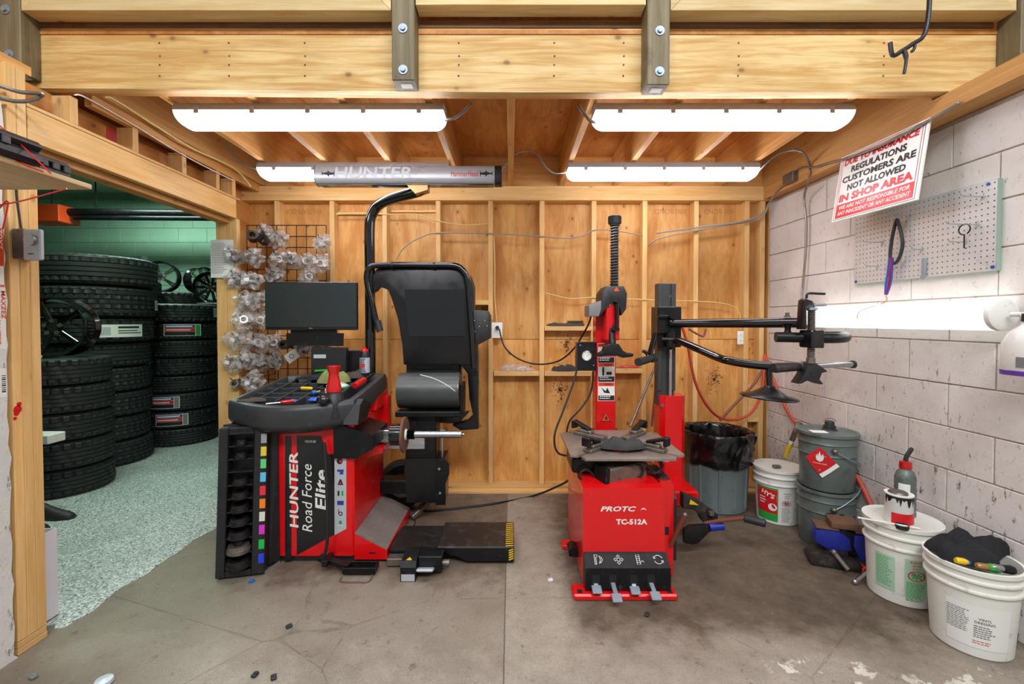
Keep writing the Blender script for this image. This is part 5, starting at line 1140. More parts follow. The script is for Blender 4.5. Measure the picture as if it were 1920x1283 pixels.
sborder(0.955, 0.014, 'ink'); sborder(0.91, 0.020, 'label_red')
srect(-0.905, 0.905, -0.905, -0.50, 0.0072, 'banner', 'label_red')
for (t, y, w, h, m_, sh, bo) in (('DUE TO INSURANCE', 0.755, 1.72, 0.185, 'label_red', 0.12, 0.04), ('REGULATIONS', 0.49, 1.28, 0.19, 'ink', 0.0, 0.035), ('CUSTOMERS ARE', 0.225, 1.70, 0.19, 'ink', 0.0, 0.035), ('NOT ALLOWED', -0.04, 1.36, 0.19, 'ink', 0.0, 0.035), ('IN SHOP AREA', -0.325, 1.72, 0.23, 'label_red', 0.0, 0.045), ('WE ARE NOT RESPONSIBLE FOR', -0.61, 1.66, 0.115, 'label_white', 0.2, 0.015), ('ANY INNCIDENT OR ANY ACCIDENT', -0.78, 1.72, 0.115, 'label_white', 0.2, 0.015)):
    part(text_mb(t, sp_(0, y, 0.0078), xd, yd, w * wS / 2, h * hS / 2, sh, bo, 0.0), 'lettering', m_, sg)
# ---- perforated panel
pb = thing('pegboard', 'grey metal perforated tool panel mounted on the white block wall', 'pegboard', (2.1, 2.37, 1.58))
eL = V((XW(2.763) - 0.022, 2.763, 1.595)); eR = V((XW(1.979) - 0.022, 1.979, 1.59))
px = (eR - eL).normalized(); pz = V((0, 0, 1)); pn_ = px.cross(pz); pL = (eR - eL).length; pH = 0.40
Rp = Matrix((px, pz, pn_)).transposed()
q = MB(); nx, nz = 31, 15; cw = pL / nx; ch = pH / nz; hr = 0.0036
vs = []; fs = []
for i in range(nx):
    for j in range(nz):
        cx, cz = (i + 0.5) * cw, (j + 0.5) * ch; o = len(vs)
        for (ax_, az_) in ((-1, -1), (0, -1), (1, -1), (1, 0), (1, 1), (0, 1), (-1, 1), (-1, 0)): vs.append(eL + px * (cx + ax_ * cw / 2) + pz * (cz + az_ * ch / 2))
        for k_ in range(8):
            t = math.radians(225 + 45 * k_); vs.append(eL + px * (cx + math.cos(t) * hr) + pz * (cz + math.sin(t) * hr))
        for k_ in range(8):
            t = math.radians(225 + 45 * k_); vs.append(eL + px * (cx + math.cos(t) * hr) + pz * (cz + math.sin(t) * hr) - pn_ * 0.003)
        for k_ in range(8): k2 = (k_ + 1) % 8; fs.append([o + k_, o + k2, o + 8 + k2, o + 8 + k_]); fs.append([o + 8 + k_, o + 8 + k2, o + 16 + k2, o + 16 + k_])
q.add(vs, fs); part(q, 'panel', 'pegboard', pb)
q = MB(); q.obox(eL + px * (pL / 2) + pz * (pH / 2) - pn_ * 0.0185, (pL - 0.004, pH - 0.004, 0.002), Rp); part(q, 'hole_shade', 'ink', pb)  # black sheet standing in for the shade on the wall behind the holes
for (c, s) in ((eR + pz * (pH / 2) - pn_ * 0.010, (0.003, pH, 0.02)), (eL + pz * (pH / 2) - pn_ * 0.010, (0.003, pH, 0.02))):
    q = MB(); q.obox(c, s, Rp); part(q, 'flange', 'pegedge', pb)
for zz_ in (0.0, pH):
    q = MB(); q.obox(eL + px * (pL / 2) + pz * zz_ - pn_ * 0.010, (pL, 0.003, 0.02), Rp); part(q, 'flange', 'pegedge', pb)
for (a_, b_) in ((cw * 0.5, ch * 0.5), (pL - cw * 0.5, ch * 0.6), (pL - cw * 1.5, pH - ch * 0.5)):
    c = eL + px * a_ + pz * b_; q = MB(); q.cyl(c, c + pn_ * 0.004, 0.0075, n=12); part(q, 'screw', 'label_blue', pb)
def hookp(a_, b_, L_, label, grp='wire hooks on the perforated panel'):
    c = eL + px * a_ * pL + pz * b_ * pH + pn_ * 0.003
    q = MB(); q.tube([c + pz * 0.015, c + pn_ * 0.002 + pz * 0.0, c + pn_ * L_ + pz * 0.002, c + pn_ * (L_ + 0.008) + pz * 0.012], 0.0018, 6); q.tube([c + px * 0.008 - pz * 0.0, c + pn_ * 0.012 - pz * 0.02, c - px * 0.008], 0.0015, 6)
    solo(q, 'wire_hook', 'zinc', label, 'hook', grp)
hookp(0.93, 0.84, 0.10, 'wire hook in the top corner of perforated panel'); hookp(0.90, 0.54, 0.14, 'long wire hook holding the ring hook on perforated panel'); hookp(0.84, 0.36, 0.08, 'short wire hook under the long hook on perforated panel')
hookp(0.26, 0.55, 0.11, 'wire hook beside the black rubber strap on perforated panel'); hookp(0.22, 0.22, 0.07, 'wire hook near bottom of perforated panel beside blue cords')
hookp(0.56, 0.36, 0.05, 'small wire hook at centre of the perforated panel'); hookp(0.47, 0.83, 0.09, 'wire hook under the notice board carrying the black strap')
c = eL + px * pL * 0.86 + pz * pH * 0.50 + pn_ * 0.03
q = MB(); q.tube([c + px * (0.026 * math.cos(t)) + pz * (0.024 * math.sin(t)) for t in [math.radians(d) for d in range(-60, 271, 22)]] + [c - pz * 0.03, c - pz * 0.085, c - pz * 0.088 + px * 0.01], 0.003, 7); solo(q, 'ring_hook', 'black_metal', 'black S-shaped ring hook hanging on the perforated panel', 'hook')
c = eL + px * pL * 0.58 + pz * pH * 0.13 + pn_ * 0.008
q = MB(); q.obox(c, (0.022, 0.09, 0.004), Rp, 0.002); q.cyl(c - pz * 0.05, c - pz * 0.05 + pn_ * 0.004, 0.014, n=12); solo(q, 'flat_wrench', 'zinc', 'flat silver spanner hanging low on the perforated panel', 'wrench')
# ---- black strap with cords
def eP(a_, b_, d=0.03): return eL + px * a_ * pL + pz * b_ * pH + pn_ * d
stp = thing('rubber_strap', 'black rubber loop strap hanging from hook under the notice board', 'strap', tuple(eP(0.40, 0.2)))
q = MB(); lp = crv([eP(0.405, 0.80), eP(0.375, 0.6), eP(0.36, 0.40), eP(0.365, 0.28), eP(0.40, 0.22), eP(0.435, 0.30), eP(0.455, 0.45), eP(0.445, 0.6), eP(0.42, 0.75)], 5, True); q.tube(lp, 0.0085, 8, True); part(q, 'loop', 'rubber', stp)
q = MB(); q.tube(crv([eP(0.395, 0.88), eP(0.40, 0.84), eP(0.412, 0.80), eP(0.41, 0.77)], 4), 0.0028, 6); part(q, 'wire', 'zinc', stp)
for (m_, o_, lb) in (('blue_plastic', -0.012, 'blue'), ('red_plastic', 0.004, 'red'), ('label_blue', 0.014, 'dark blue')):
    q = MB(); q.tube(crv([eP(0.372 + o_, 0.30, 0.035), eP(0.365 + o_ * 1.2, 0.12, 0.035), eP(0.352 + o_ * 1.4, -0.06, 0.035), eP(0.338 + o_ * 0.4, -0.20, 0.035)], 6), 0.0055, 8); solo(q, 'bungee_cord', m_, lb + ' elastic cord dangling from the black rubber strap', 'cord', 'cords under the strap')
q = MB(); q.tube(crv([eP(0.338, -0.21, 0.036), eP(0.335, -0.30, 0.038), eP(0.315, -0.42, 0.16), eP(0.295, -0.54, 0.17)], 6), 0.0022, 6); solo(q, 'red_string', 'red_hose', 'thin red string hanging in front of the wall light', 'string')
# ---- wall tube light
wlf = thing('wall_light', 'long glowing white tube light on block wall below perforated panel', 'light fixture', (2.05, 2.4, 1.32))
fa = V((XW(3.06) - 0.075, 3.06, 1.395)); fb_ = V((XW(1.90) - 0.075, 1.90, 1.395)); fd = (fb_ - fa).normalized(); fL = (fb_ - fa).length
q = MB(); q.tube([fa, fa.lerp(fb_, 0.02), fa.lerp(fb_, 0.98), fb_], [0.066, 0.068, 0.068, 0.066], 24); part(q, 'diffuser', 'wall_diffuser', wlf)
q = MB(); q.obox(fa.lerp(fb_, 0.5) + V((0.05, 0, 0)), (0.045, fL * 0.96, 0.10), Matrix.Rotation(th, 3, 'Z'), 0.004); part(q, 'housing', 'white_plastic', wlf)
for (e_, s) in ((fa, -1), (fb_, 1)):
    q = MB(); q.lathe([(0.0, 0.012), (0.055, 0.012), (0.068, 0.004), (0.0695, 0.0), (0.0695, -0.016), (0.066, -0.016)], e_, fd * s, 28); part(q, 'end_cap', 'white_plastic', wlf)
q = MB(); q.cyl(fb_ + fd * 0.03, fb_ + fd * 0.07, 0.010, n=10).tube([fb_ + fd * 0.06, fb_ + fd * 0.12 + V((0.02, 0, -0.01)), fb_ + fd * 0.3 + V((0.06, 0, -0.02))], 0.006, 8); part(q, 'cable', 'white_plastic', wlf)
# ---- white jug hanging by the light
jg = thing('spray_jug', 'white plastic jug with purple label band hanging beside the wall light', 'jug', (2.0, 1.72, 1.12))
jc = W(1903, 660, 1.76) + V((0.052, 0, 0))
def jr(dx, dy, z): return [V((jc.x + a_ * dx, jc.y + b_ * dy, z)) for a_, b_ in ((-1, -.6), (-.6, -1), (.6, -1), (1, -.6), (1, .6), (.6, 1), (-.6, 1), (-1, .6))]
zj = jc.z
q = MB(); q.loft([jr(0.042, 0.07, zj - 0.095), jr(0.046, 0.075, zj - 0.088), jr(0.046, 0.075, zj + 0.03), jr(0.036, 0.055, zj + 0.075), jr(0.018, 0.02, zj + 0.105), jr(0.016, 0.018, zj + 0.12)]); part(q, 'jug_body', 'white_plastic', jg, ang=50)
q = MB(); q.loft([jr(0.047, 0.0765, zj - 0.094), jr(0.048, 0.078, zj - 0.075)]); part(q, 'label_band', 'purple_plastic', jg)
q = MB(); q.plate([V((jc.x - 0.049, jc.y - 0.03, zj - 0.06)), V((jc.x - 0.049, jc.y - 0.03, zj - 0.02)), V((jc.x - 0.049, jc.y + 0.0, zj - 0.02)), V((jc.x - 0.049, jc.y + 0.0, zj - 0.06))], 0.001); part(q, 'barcode', 'grey_ink', jg)
q = MB(); q.lathe([(0, 0.15), (0.02, 0.15), (0.022, 0.12), (0, 0.12)], (jc.x, jc.y, zj), n=16); part(q, 'cap', 'ink', jg)
q = MB(); q.tube([V((jc.x, jc.y, zj + 0.145)), V((jc.x + 0.05, jc.y, zj + 0.17)), V((XW(1.76) - 0.002, jc.y, zj + 0.165))], 0.003, 6); part(q, 'hanger', 'zinc', jg)
# ---- buckets
def bucket(name, label, x, y, rb_, rt, h, mat, cat='bucket', lid=False, bands=(0.80,)):
    t = thing(name, label, cat, (x, y, 0))
    prof = [(0, 0.0), (rb_ - 0.006, 0.0), (rb_, 0.006)]
    R = lambda f: rb_ + (rt - rb_) * f
    for bnd in bands:
        f = bnd; prof += [(R(f - 0.01), h * (f - 0.01)), (R(f) + 0.010, h * f), (R(f) + 0.010, h * (f + 0.02)), (R(f + 0.02), h * (f + 0.03))]
    prof += [(rt, h * 0.95), (rt + 0.008, h * 0.955), (rt + 0.009, h), (rt - 0.003, h)]
    if lid: prof += [(rt - 0.012, h - 0.004), (0, h - 0.004)]
    else: prof += [(rt - 0.004, h * 0.9), (rb_ - 0.004, 0.02), (0, 0.02)]
    q = MB(); q.lathe(prof, (x, y, 0), n=40); part(q, 'body', mat, t); return t
def curved(t, x, y, rb_, rt, h, a0, a1, f0, f1, mat, name='label_patch', d=0.0012, parent=None):
    """thin label wrapped on a bucket side; angles measured from -y towards +x"""
    q = MB(); n_ = 10; rings = []
    for f in (f0, f1):
        r = rb_ + (rt - rb_) * f + d; rings.append([V((x + r * math.sin(a0 + (a1 - a0) * i / n_), y - r * math.cos(a0 + (a1 - a0) * i / n_), h * f)) for i in range(n_ + 1)])
    q.loft(rings, caps=False, closed=False); return part(q, name, mat, parent or t)
def wrap(mbx, x, y, rb_, rt, h, aC, fC, d=0.002):
    """bend flat lettering (x,z about 0) on to the bucket side"""
    for p in mbx.v:
        f = fC + p.z / h; r = rb_ + (rt - rb_) * f + d; a = aC + p.x / r
        p.x, p.y, p.z = x + r * math.sin(a), y - r * math.cos(a), h * f
    return mbx
def btext(t, s, w, hh, mat, B, aC, fC, bold=0.0):
    part(wrap(text_mb(s, (0, 0, 0), (1, 0, 0), (0, 0, 1), w, hh, 0, bold, 0), *B, aC, fC), 'lettering', mat, t)
def bprint(t, w, rows, pitch, thk, mat, B, aC, fC, seed):
    m_ = lines_mb((-w / 2, 0, 0), (1, 0, 0), (0, 0, 1), w, rows, pitch, thk, 0, seed); part(wrap(m_, *B, aC, fC), 'print', mat, t)
# near bucket
x, y = 1.965, 1.900; B = (x, y, 0.128, 0.150, 0.365)
t = bucket('bucket', 'open white plastic bucket heaped with gloves and black shirt', *B, 'white_bucket', bands=(0.74, 0.86))
aF = math.atan2(-x, y) # direction facing viewer is towards (0,0)
curved(t, *B, aF - 0.55, aF + 0.9, 0.12, 0.60, 'label_white')
btext(t, 'VINYL', 0.04, 0.010, 'ink', B, aF + 0.30, 0.46); btext(t, 'DRESSING', 0.062, 0.010, 'ink', B, aF + 0.30, 0.42)
bprint(t, 0.065, 6, 0.009, 0.004, 'grey_ink', B, aF + 0.30, 0.37, 1); bprint(t, 0.07, 12, 0.008, 0.003, 'grey_ink', B, aF - 0.28, 0.52, 2); bprint(t, 0.07, 2, 0.009, 0.003, 'red_hose', B, aF + 0.30, 0.20, 3)
HB = 0.365
solo(cloth_mb((x + 0.01, y + 0.03, HB - 0.005), 0.17, 0.10, 0.085, 31, 0.15, rim=0.35), 'shirt', 'black_cloth', 'crumpled black shirt with white print on the open bucket', 'shirt')
for (dx, dy, c1, c2, lb) in ((-0.095, -0.055, 'yellow_plastic', 'blue_plastic', 'blue and yellow screwdriver sticking out of open bucket'), (-0.05, -0.095, 'copper_gold', 'green_plastic', 'tan and green handled tool sticking out of open bucket'), (0.0, -0.105, 'steel', 'black_metal', 'dark air tool with steel tip in the open bucket')):
    a_ = V((x + dx - 0.03, y + dy, HB + 0.012)); b_ = V((x + dx + 0.05, y + dy - 0.01, HB + 0.004))
    t2 = thing('hand_tool', lb, 'hand tool', tuple(a_ - V((0, 0, 0.02)))); m_ = a_.lerp(b_, 0.5)
    part(MB().tube([a_, a_.lerp(m_, 0.2), m_], [0.010, 0.014, 0.013], 10), 'tip', c1, t2); part(MB().tube([m_, m_.lerp(b_, 0.7), b_], [0.015, 0.018, 0.014], 10), 'handle', c2, t2)
# second bucket with lid
x, y = 1.955, 2.235; B = (x, y, 0.132, 0.150, 0.385)
t = bucket('bucket', 'white lidded bucket with green insect warning label carrying can and bottle', *B, 'white_bucket', lid=True, bands=(0.70, 0.84))
aF = math.atan2(-x, y)
curved(t, *B, aF + 0.10, aF + 0.72, 0.14, 0.62, 'label_pale_green'); curved(t, *B, aF - 0.75, aF - 0.15, 0.16, 0.60, 'label_pale_green')
for (s, f) in (('WARNING', 0.59), ('AVIS', 0.55), ('AVISO', 0.51)): btext(t, s, 0.058 if s == 'WARNING' else 0.035, 0.010, 'label_red', B, aF + 0.42, f, 0.01)
def ringlab(t, B, aC, fC, R, mat, inner):
    q = MB(); rn = [V((R * math.cos(t_), 0, R * 0.75 * math.sin(t_))) for t_ in [2 * math.pi * i / 24 for i in range(24)]]; rn2 = [p * 0.86 for p in rn]
    q.loft([rn, rn2], caps=False); part(wrap(q, *B, aC, fC, 0.003), 'prohibition_ring', mat, t)
    q = MB(); q.add([(-R * .7, 0, R * .45), (-R * .6, 0, R * .53), (R * .7, 0, -R * .45), (R * .6, 0, -R * .53)], [[0, 1, 2, 3]]); part(wrap(q, *B, aC, fC, 0.0034), 'prohibition_bar', mat, t)
    q = MB()
    for k_ in range(7):
        t_ = k_ * 0.9; q.add([(0, 0, 0), (R * .7 * math.cos(t_), 0, R * .5 * math.sin(t_)), (R * .6 * math.cos(t_ + .5), 0, R * .5 * math.sin(t_ + .5))], [[0, 1, 2]])
    part(wrap(q, *B, aC, fC, 0.0026), 'insect_mark', inner, t)
ringlab(t, B, aF + 0.42, 0.42, 0.034, 'label_red', 'label_green')
bprint(t, 0.075, 14, 0.0068, 0.003, 'label_green', B, aF + 0.42, 0.33, 4); bprint(t, 0.07, 16, 0.009, 0.003, 'label_green', B, aF - 0.45, 0.56, 5)
q = MB(); hb_ = [V((x + 0.155 * math.sin(a_), y - 0.155 * math.cos(a_), z_)) for a_, z_ in ((aF + 0.55, 0.33), (aF + 0.75, 0.25), (aF + 1.0, 0.215), (aF + 1.3, 0.24), (aF + 1.6, 0.33))]; q.tube(crv(hb_, 5), 0.003, 6); part(q, 'bail_handle', 'black_metal', t)
LZ = 0.381
cn = thing('paint_can', 'small red and white paint can with black drips on the lidded bucket', 'can', (1.92, 2.20, LZ))
cx_, cy_ = 1.905, 2.195
q = MB(); q.lathe([(0, 0), (0.054, 0), (0.056, 0.003), (0.056, 0.135), (0.058, 0.138), (0.058, 0.144), (0.045, 0.144), (0.043, 0.140), (0, 0.140)], (cx_, cy_, LZ), n=28); part(q, 'can_body', 'label_white', cn)
cnb = curved(cn, cx_, cy_, 0.0565, 0.0565, 0.14, -1.2, 1.0, 0.05, 0.42, 'label_red')
cnb.location.z += LZ
q = MB(); rd = random.Random(4); pts = []
for i in range(25): pts.append(-1.8 + i * 0.11)
ra = []; rb2 = []
for i, a_ in enumerate(pts): ra.append(V((cx_ + 0.0572 * math.sin(a_), cy_ - 0.0572 * math.cos(a_), LZ + 0.137))); rb2.append(V((cx_ + 0.0572 * math.sin(a_), cy_ - 0.0572 * math.cos(a_), LZ + 0.137 - rd.choice([0.01, 0.02, 0.045, 0.03, 0.012]))))
q.loft([ra, rb2], caps=False, closed=False); part(q, 'paint_drips', 'ink', cn)
q = MB(); q.lathe([(0, 0.152), (0.036, 0.152), (0.040, 0.144), (0, 0.144)], (cx_ - 0.005, cy_, LZ), n=24); part(q, 'lid', 'dull_steel', cn)
bo = thing('oil_bottle', 'ribbed grey bottle with red cap and black spout on the lidded bucket', 'bottle', (2.02, 2.25, LZ))
bx_, by_ = 2.005, 2.275
q = MB(); pr = [(0, 0), (0.042, 0), (0.045, 0.006)]
for i in range(7): pr += [(0.045, 0.02 + i * 0.024), (0.0425, 0.03 + i * 0.024)]
pr += [(0.045, 0.19), (0.036, 0.22), (0.024, 0.235), (0.024, 0.24)]
q.lathe(pr, (bx_, by_, LZ), n=24); part(q, 'bottle_body', 'grey_drum', bo)
q = MB(); q.lathe([(0.026, 0.24), (0.027, 0.243), (0.025, 0.275), (0, 0.277)], (bx_, by_, LZ), n=18); part(q, 'cap', 'red_plastic', bo)
q = MB(); q.tube(crv([(bx_, by_, LZ + 0.275), (bx_ + 0.005, by_, LZ + 0.30), (bx_ + 0.028, by_ - 0.005, LZ + 0.345)], 5), [0.010] * 10 + [0.006], 8); part(q, 'spout', 'rubber', bo)
cnb = curved(bo, bx_, by_, 0.0462, 0.0462, 0.2, -1.3, -0.3, 0.3, 0.85, 'label_white'); cnb.location.z += LZ
q = MB(); q.lathe([(0.024, 0), (0.027, 0), (0.027, 0.018), (0.024, 0.018)], (1.862, 2.125, LZ), n=20, loop=True); solo(q, 'jar_ring', 'black_plastic', 'small black ring lid lying beside the paint can', 'lid')
q = MB(); q.cyl((1.70, 2.19, LZ + 0.024), (1.93, 2.105, LZ + 0.008), 0.004, n=8); solo(q, 'stir_stick', 'white_plastic', 'thin white rod lying across the lidded bucket', 'rod')
# third bucket by the drum
x, y = 1.85, 3.10; B = (x, y, 0.128, 0.148, 0.37)
t = bucket('bucket', 'white lidded pail with red and green label beside grey drums', *B, 'white_bucket', lid=True, bands=(0.72, 0.85))
aF = math.atan2(-x, y)
curved(t, *B, aF - 1.05, aF + 0.02, 0.06, 0.67, 'label_green'); curved(t, *B, aF - 1.05, aF - 0.01, 0.20, 0.64, 'label_red', d=0.0018)
q = MB(); q.add([(-0.075, 0, 0.055), (-0.075, 0, 0.02), (0.055, 0, -0.035), (0.055, 0, 0.01)], [[0, 1, 2, 3]]); part(wrap(q, *B, aF - 0.42, 0.52, 0.0028), 'green_band', 'label_green', t)
m_ = text_mb("HY'S", (0, 0, 0.018), (1, 0, -0.35), (0.35, 0, 1), 0.085, 0.032, 0, 0.03, 0); part(wrap(m_, *B, aF - 0.42, 0.50, 0.0034), 'lettering', 'label_white', t)
q = MB(); q.add([(0.027 * math.cos(a_), 0, 0.025 * math.sin(a_)) for a_ in [2 * math.pi * i / 20 for i in range(20)]], [list(range(20))]); part(wrap(q, *B, aF - 0.22, 0.32, 0.0026), 'round_mark', 'label_white', t)
bprint(t, 0.05, 3, 0.018, 0.008, 'label_white', B, aF - 0.68, 0.46, 12)
curved(t, *B, aF + 0.12, aF + 0.75, 0.08, 0.64, 'label_white')
for (s, f) in (('WARNING', 0.60), ('AVIS', 0.56), ('AVISO', 0.52)): btext(t, s, 0.05 if s == 'WARNING' else 0.03, 0.009, 'ink', B, aF + 0.40, f)
ringlab(t, B, aF + 0.38, 0.42, 0.028, 'label_red', 'ink'); bprint(t, 0.06, 14, 0.007, 0.003, 'grey_ink', B, aF + 0.40, 0.33, 9)
q = MB(); q.obox((x - 0.04, y - 0.05, 0.378), (0.05, 0.03, 0.02), None, 0.004); part(q, 'spout_cap', 'dull_steel', t)
# hose with yellow nozzle leaning on the pail
q = MB(); nz_ = thing('spray_wand', 'white and yellow nozzle of brown hose standing behind the pail', 'nozzle', tuple(W(1470, 862, 3.18)))
a_ = W(1472, 858, 3.18); b_ = W(1485, 826, 3.16); c_ = W(1492, 808, 3.14)
part(MB().tube([a_, a_.lerp(b_, .5), b_], [0.012, 0.016, 0.013], 10), 'yellow_tip', 'yellow_plastic', nz_); part(MB().cyl(a_.lerp(b_, .6), b_.lerp(c_, .4), 0.013, n=10), 'white_barrel', 'white_plastic', nz_); part(MB().tube(crv([b_, c_, W(1498, 795, 3.16), W(1502, 800, 3.2)], 4), 0.018, 10), 'elbow', 'dull_steel', nz_)
# ---- grey drums
dx_, dy_ = 1.96, 2.78
def drum(z, label, h, lid):
    t = thing('metal_drum', label, 'drum', (dx_, dy_, z)); r = 0.151
    pr = [(0, 0), (r - 0.012, 0), (r - 0.008, 0.006), (r - 0.004, h * 0.60), (r + 0.004, h * 0.62), (r - 0.002, h * 0.66), (r, h * 0.80), (r + 0.006, h * 0.82), (r, h * 0.86), (r + 0.002, h - 0.02), (r + 0.012, h - 0.016), (r + 0.012, h), (r, h)]
    pr += [(r - 0.01, h - 0.01), (0, h - 0.008)]
    q = MB(); q.lathe(pr, (dx_, dy_, z), n=40); part(q, 'drum_body', 'grey_drum', t); return t
dA = drum(0.0, 'lower grey metal drum with black warning label under another drum', 0.345, False)
dB = drum(0.347, 'upper grey metal drum with red flame diamond standing on another drum', 0.345, True)
aF = math.atan2(-dx_, dy_)
BD = (dx_, dy_, 0.150, 0.150, 1.0)
def dpatch(t, pl, mat, aC, z, d=0.002, name='label_patch'): q = MB(); q.add([(p[0], 0, p[1]) for p in pl], [list(range(len(pl)))]); return part(wrap(q, *BD, aC, z, d), name, mat, t)
rt_ = lambda P, s, a_: [(s * (p[0] * math.cos(a_) - p[1] * math.sin(a_)), s * (p[0] * math.sin(a_) + p[1] * math.cos(a_))) for p in P]
sq = [(-1, -1), (0, -1), (1, -1), (1, 0), (1, 1), (0, 1), (-1, 1), (-1, 0)]
dg = math.radians(38)
dpatch(dB, rt_(sq, 0.058, dg + math.radians(5)), 'label_red', aF - 0.22, 0.535, 0.0062, 'flame_label')
dpatch(dB, rt_([(-1, -1.42), (0, -1.42), (1, -1.42), (1, -1.02), (0, -1.02), (-1, -1.02)], 0.058, dg + math.radians(5)), 'label_white', aF - 0.22, 0.535, 0.0062, 'caution_strip')
fl = [(0, -0.35), (-0.28, -0.2), (-0.35, 0.1), (-0.2, 0.45), (-0.18, 0.15), (-0.02, 0.7), (0.12, 0.2), (0.25, 0.5), (0.35, 0.1), (0.26, -0.2)]
dpatch(dB, [(p[0] * 0.06, p[1] * 0.06 + 0.014) for p in fl], 'label_white', aF - 0.22, 0.535, 0.007, 'flame_mark')
part(wrap(text_mb('FLAMMABLE LIQUID', (0, 0, -0.018), (1, 0, 0.0), (0, 0, 1), 0.07, 0.008, 0, 0, 0), *BD, aF - 0.22, 0.535, 0.007), 'lettering', 'label_white', dB)
part(wrap(text_mb('3', (0, 0, -0.055), (1, 0, 0), (0, 0, 1), None, 0.010, 0, 0, 0), *BD, aF - 0.22, 0.535, 0.007), 'lettering', 'label_white', dB)
dpatch(dA, [(-0.045, -0.06), (0.045, -0.06), (0.045, 0.06), (-0.045, 0.06)], 'ink', aF + 0.32, 0.17, 0.0045); dpatch(dA, [(-0.041, -0.056), (0.041, -0.056), (0.041, 0.03), (-0.041, 0.03)], 'grey_can', aF + 0.32, 0.17, 0.0055)
part(wrap(text_mb('WARNING', (0, 0, 0.045), (1, 0, 0), (0, 0, 1), 0.06, 0.012, 0, 0.02, 0), *BD, aF + 0.32, 0.17, 0.006), 'lettering', 'label_white', dA)
part(wrap(lines_mb((-0.036, 0, 0.02), (1, 0, 0), (0, 0, 1), 0.07, 8, 0.009, 0.0035, 0, 6), *BD, aF + 0.32, 0.17, 0.0062), 'print', 'ink', dA)
dpatch(dA, rt_(sq, 0.045, math.radians(45)), 'label_red', aF + 0.88, 0.12, 0.005, 'flame_label'); dpatch(dA, [(p[0] * 0.05, p[1] * 0.05) for p in fl], 'label_white', aF + 0.88, 0.13, 0.006, 'flame_mark')
for (t, z, rise) in ((dB, 0.347 + 0.285, -0.10), (dA, 0.285, 0.12)):
    for s in (aF + 0.25, aF + 0.25 + math.pi):
        c = V((dx_ + 0.160 * math.sin(s), dy_ - 0.160 * math.cos(s), z - 0.03)); q = MB(); q.ball(c, (0.018, 0.018, 0.016), 10, 7); part(q, 'handle_lug', 'dull_steel', t)
    pts = [V((dx_ + 0.168 * math.sin(aF + 0.25 + a_), dy_ - 0.168 * math.cos(aF + 0.25 + a_), z - 0.03 + rise * math.sin(a_))) for a_ in [math.pi * i / 10 for i in range(11)]]
    pts = [p if p.x < XW(p.y) - 0.012 else V((XW(p.y) - 0.012, p.y, p.z)) for p in pts]
    q = MB(); q.tube(pts, 0.0035, 6); part(q, 'bail_handle', 'zinc', t)
q = MB(); q.lathe([(0, 0.055), (0.022, 0.055), (0.026, 0.048), (0.026, 0.03), (0.034, 0.026), (0.034, 0.008), (0.045, 0.0), (0, 0)], (dx_ + 0.05, dy_ + 0.05, 0.347 + 0.336), n=18); part(q, 'bung_cap', 'rubber', dB)
q = MB(); q.tube([V((dx_ + 0.05 + 0.038 * math.cos(a_), dy_ + 0.05, 0.735 + 0.02 * math.sin(a_))) for a_ in [math.pi * i / 8 for i in range(9)]], 0.002, 6); part(q, 'bung_ring', 'rust', dB)
q = MB(); q.obox((dx_ - 0.06, dy_ - 0.01, 0.686), (0.09, 0.07, 0.001), Matrix.Rotation(-0.2, 3, 'Z')); solo(q, 'paper_slip', 'paper', 'small white paper slip lying on the upper drum lid', 'paper')
# ---- bench vise on the floor
vs_ = thing('bench_vise', 'grimy blue bench vise lying on floor in front of grey drums', 'vise', (1.74, 2.42, 0))
vo = V((1.755, 2.555, 0)); va_ = V((0.27, -0.10, 0)).normalized(); vb_ = V((-va_.y, va_.x, 0))
def vpt(t, z, w=0.0): return vo + va_ * t + vb_ * w + V((0, 0, z))
def vslab(pl, w0, w1, name, mat, bev=0.006, parent=None):
    q = MB(); n_ = len(pl); q.add([vpt(t, z, w0) for t, z in pl] + [vpt(t, z, w1) for t, z in pl], [list(range(n_)), list(range(n_, 2*n_))[::-1]] + [[i, (i+1) % n_, (i+1) % n_ + n_, i + n_] for i in range(n_)])
    return part(q.bev(bev) if bev else q, name, mat, parent or vs_)
vslab([(-0.05, 0.0), (0.20, 0.0), (0.20, 0.03), (0.17, 0.06), (0.02, 0.075), (-0.03, 0.055), (-0.055, 0.03)], -0.085, 0.07, 'base', 'worn_black', 0.014)
vslab([(0.03, 0.05), (0.14, 0.05), (0.13, 0.11), (0.05, 0.11)], -0.05, 0.05, 'swivel', 'worn_black', 0.01)
vslab([(-0.025, 0.125), (-0.025, 0.185), (0.0, 0.20), (0.09, 0.20), (0.14, 0.17), (0.15, 0.10), (0.05, 0.085)], -0.055, 0.055, 'fixed_jaw', 'vise_blue', 0.010)
vslab([(-0.02, 0.203), (0.09, 0.203), (0.09, 0.214), (-0.02, 0.214)], -0.055, 0.055, 'jaw_plate', 'rust', 0.002)
vslab([(0.09, 0.08), (0.20, 0.06), (0.21, 0.18), (0.10, 0.215)], -0.035, 0.035, 'slide_bar', 'black_metal', 0.006)
vslab([(0.05, 0.218), (0.185, 0.218), (0.185, 0.252), (0.05, 0.252)], -0.06, 0.06, 'anvil_plate', 'rust', 0.004)
vslab([(0.155, 0.13), (0.16, 0.192), (0.24, 0.20), (0.268, 0.19), (0.262, 0.165), (0.285, 0.12), (0.295, 0.07), (0.27, 0.045), (0.19, 0.05)], -0.055, 0.055, 'sliding_jaw', 'vise_blue', 0.010)
vslab([(0.165, 0.203), (0.27, 0.203), (0.27, 0.216), (0.165, 0.216)], -0.055, 0.055, 'jaw_plate', 'rust', 0.002)
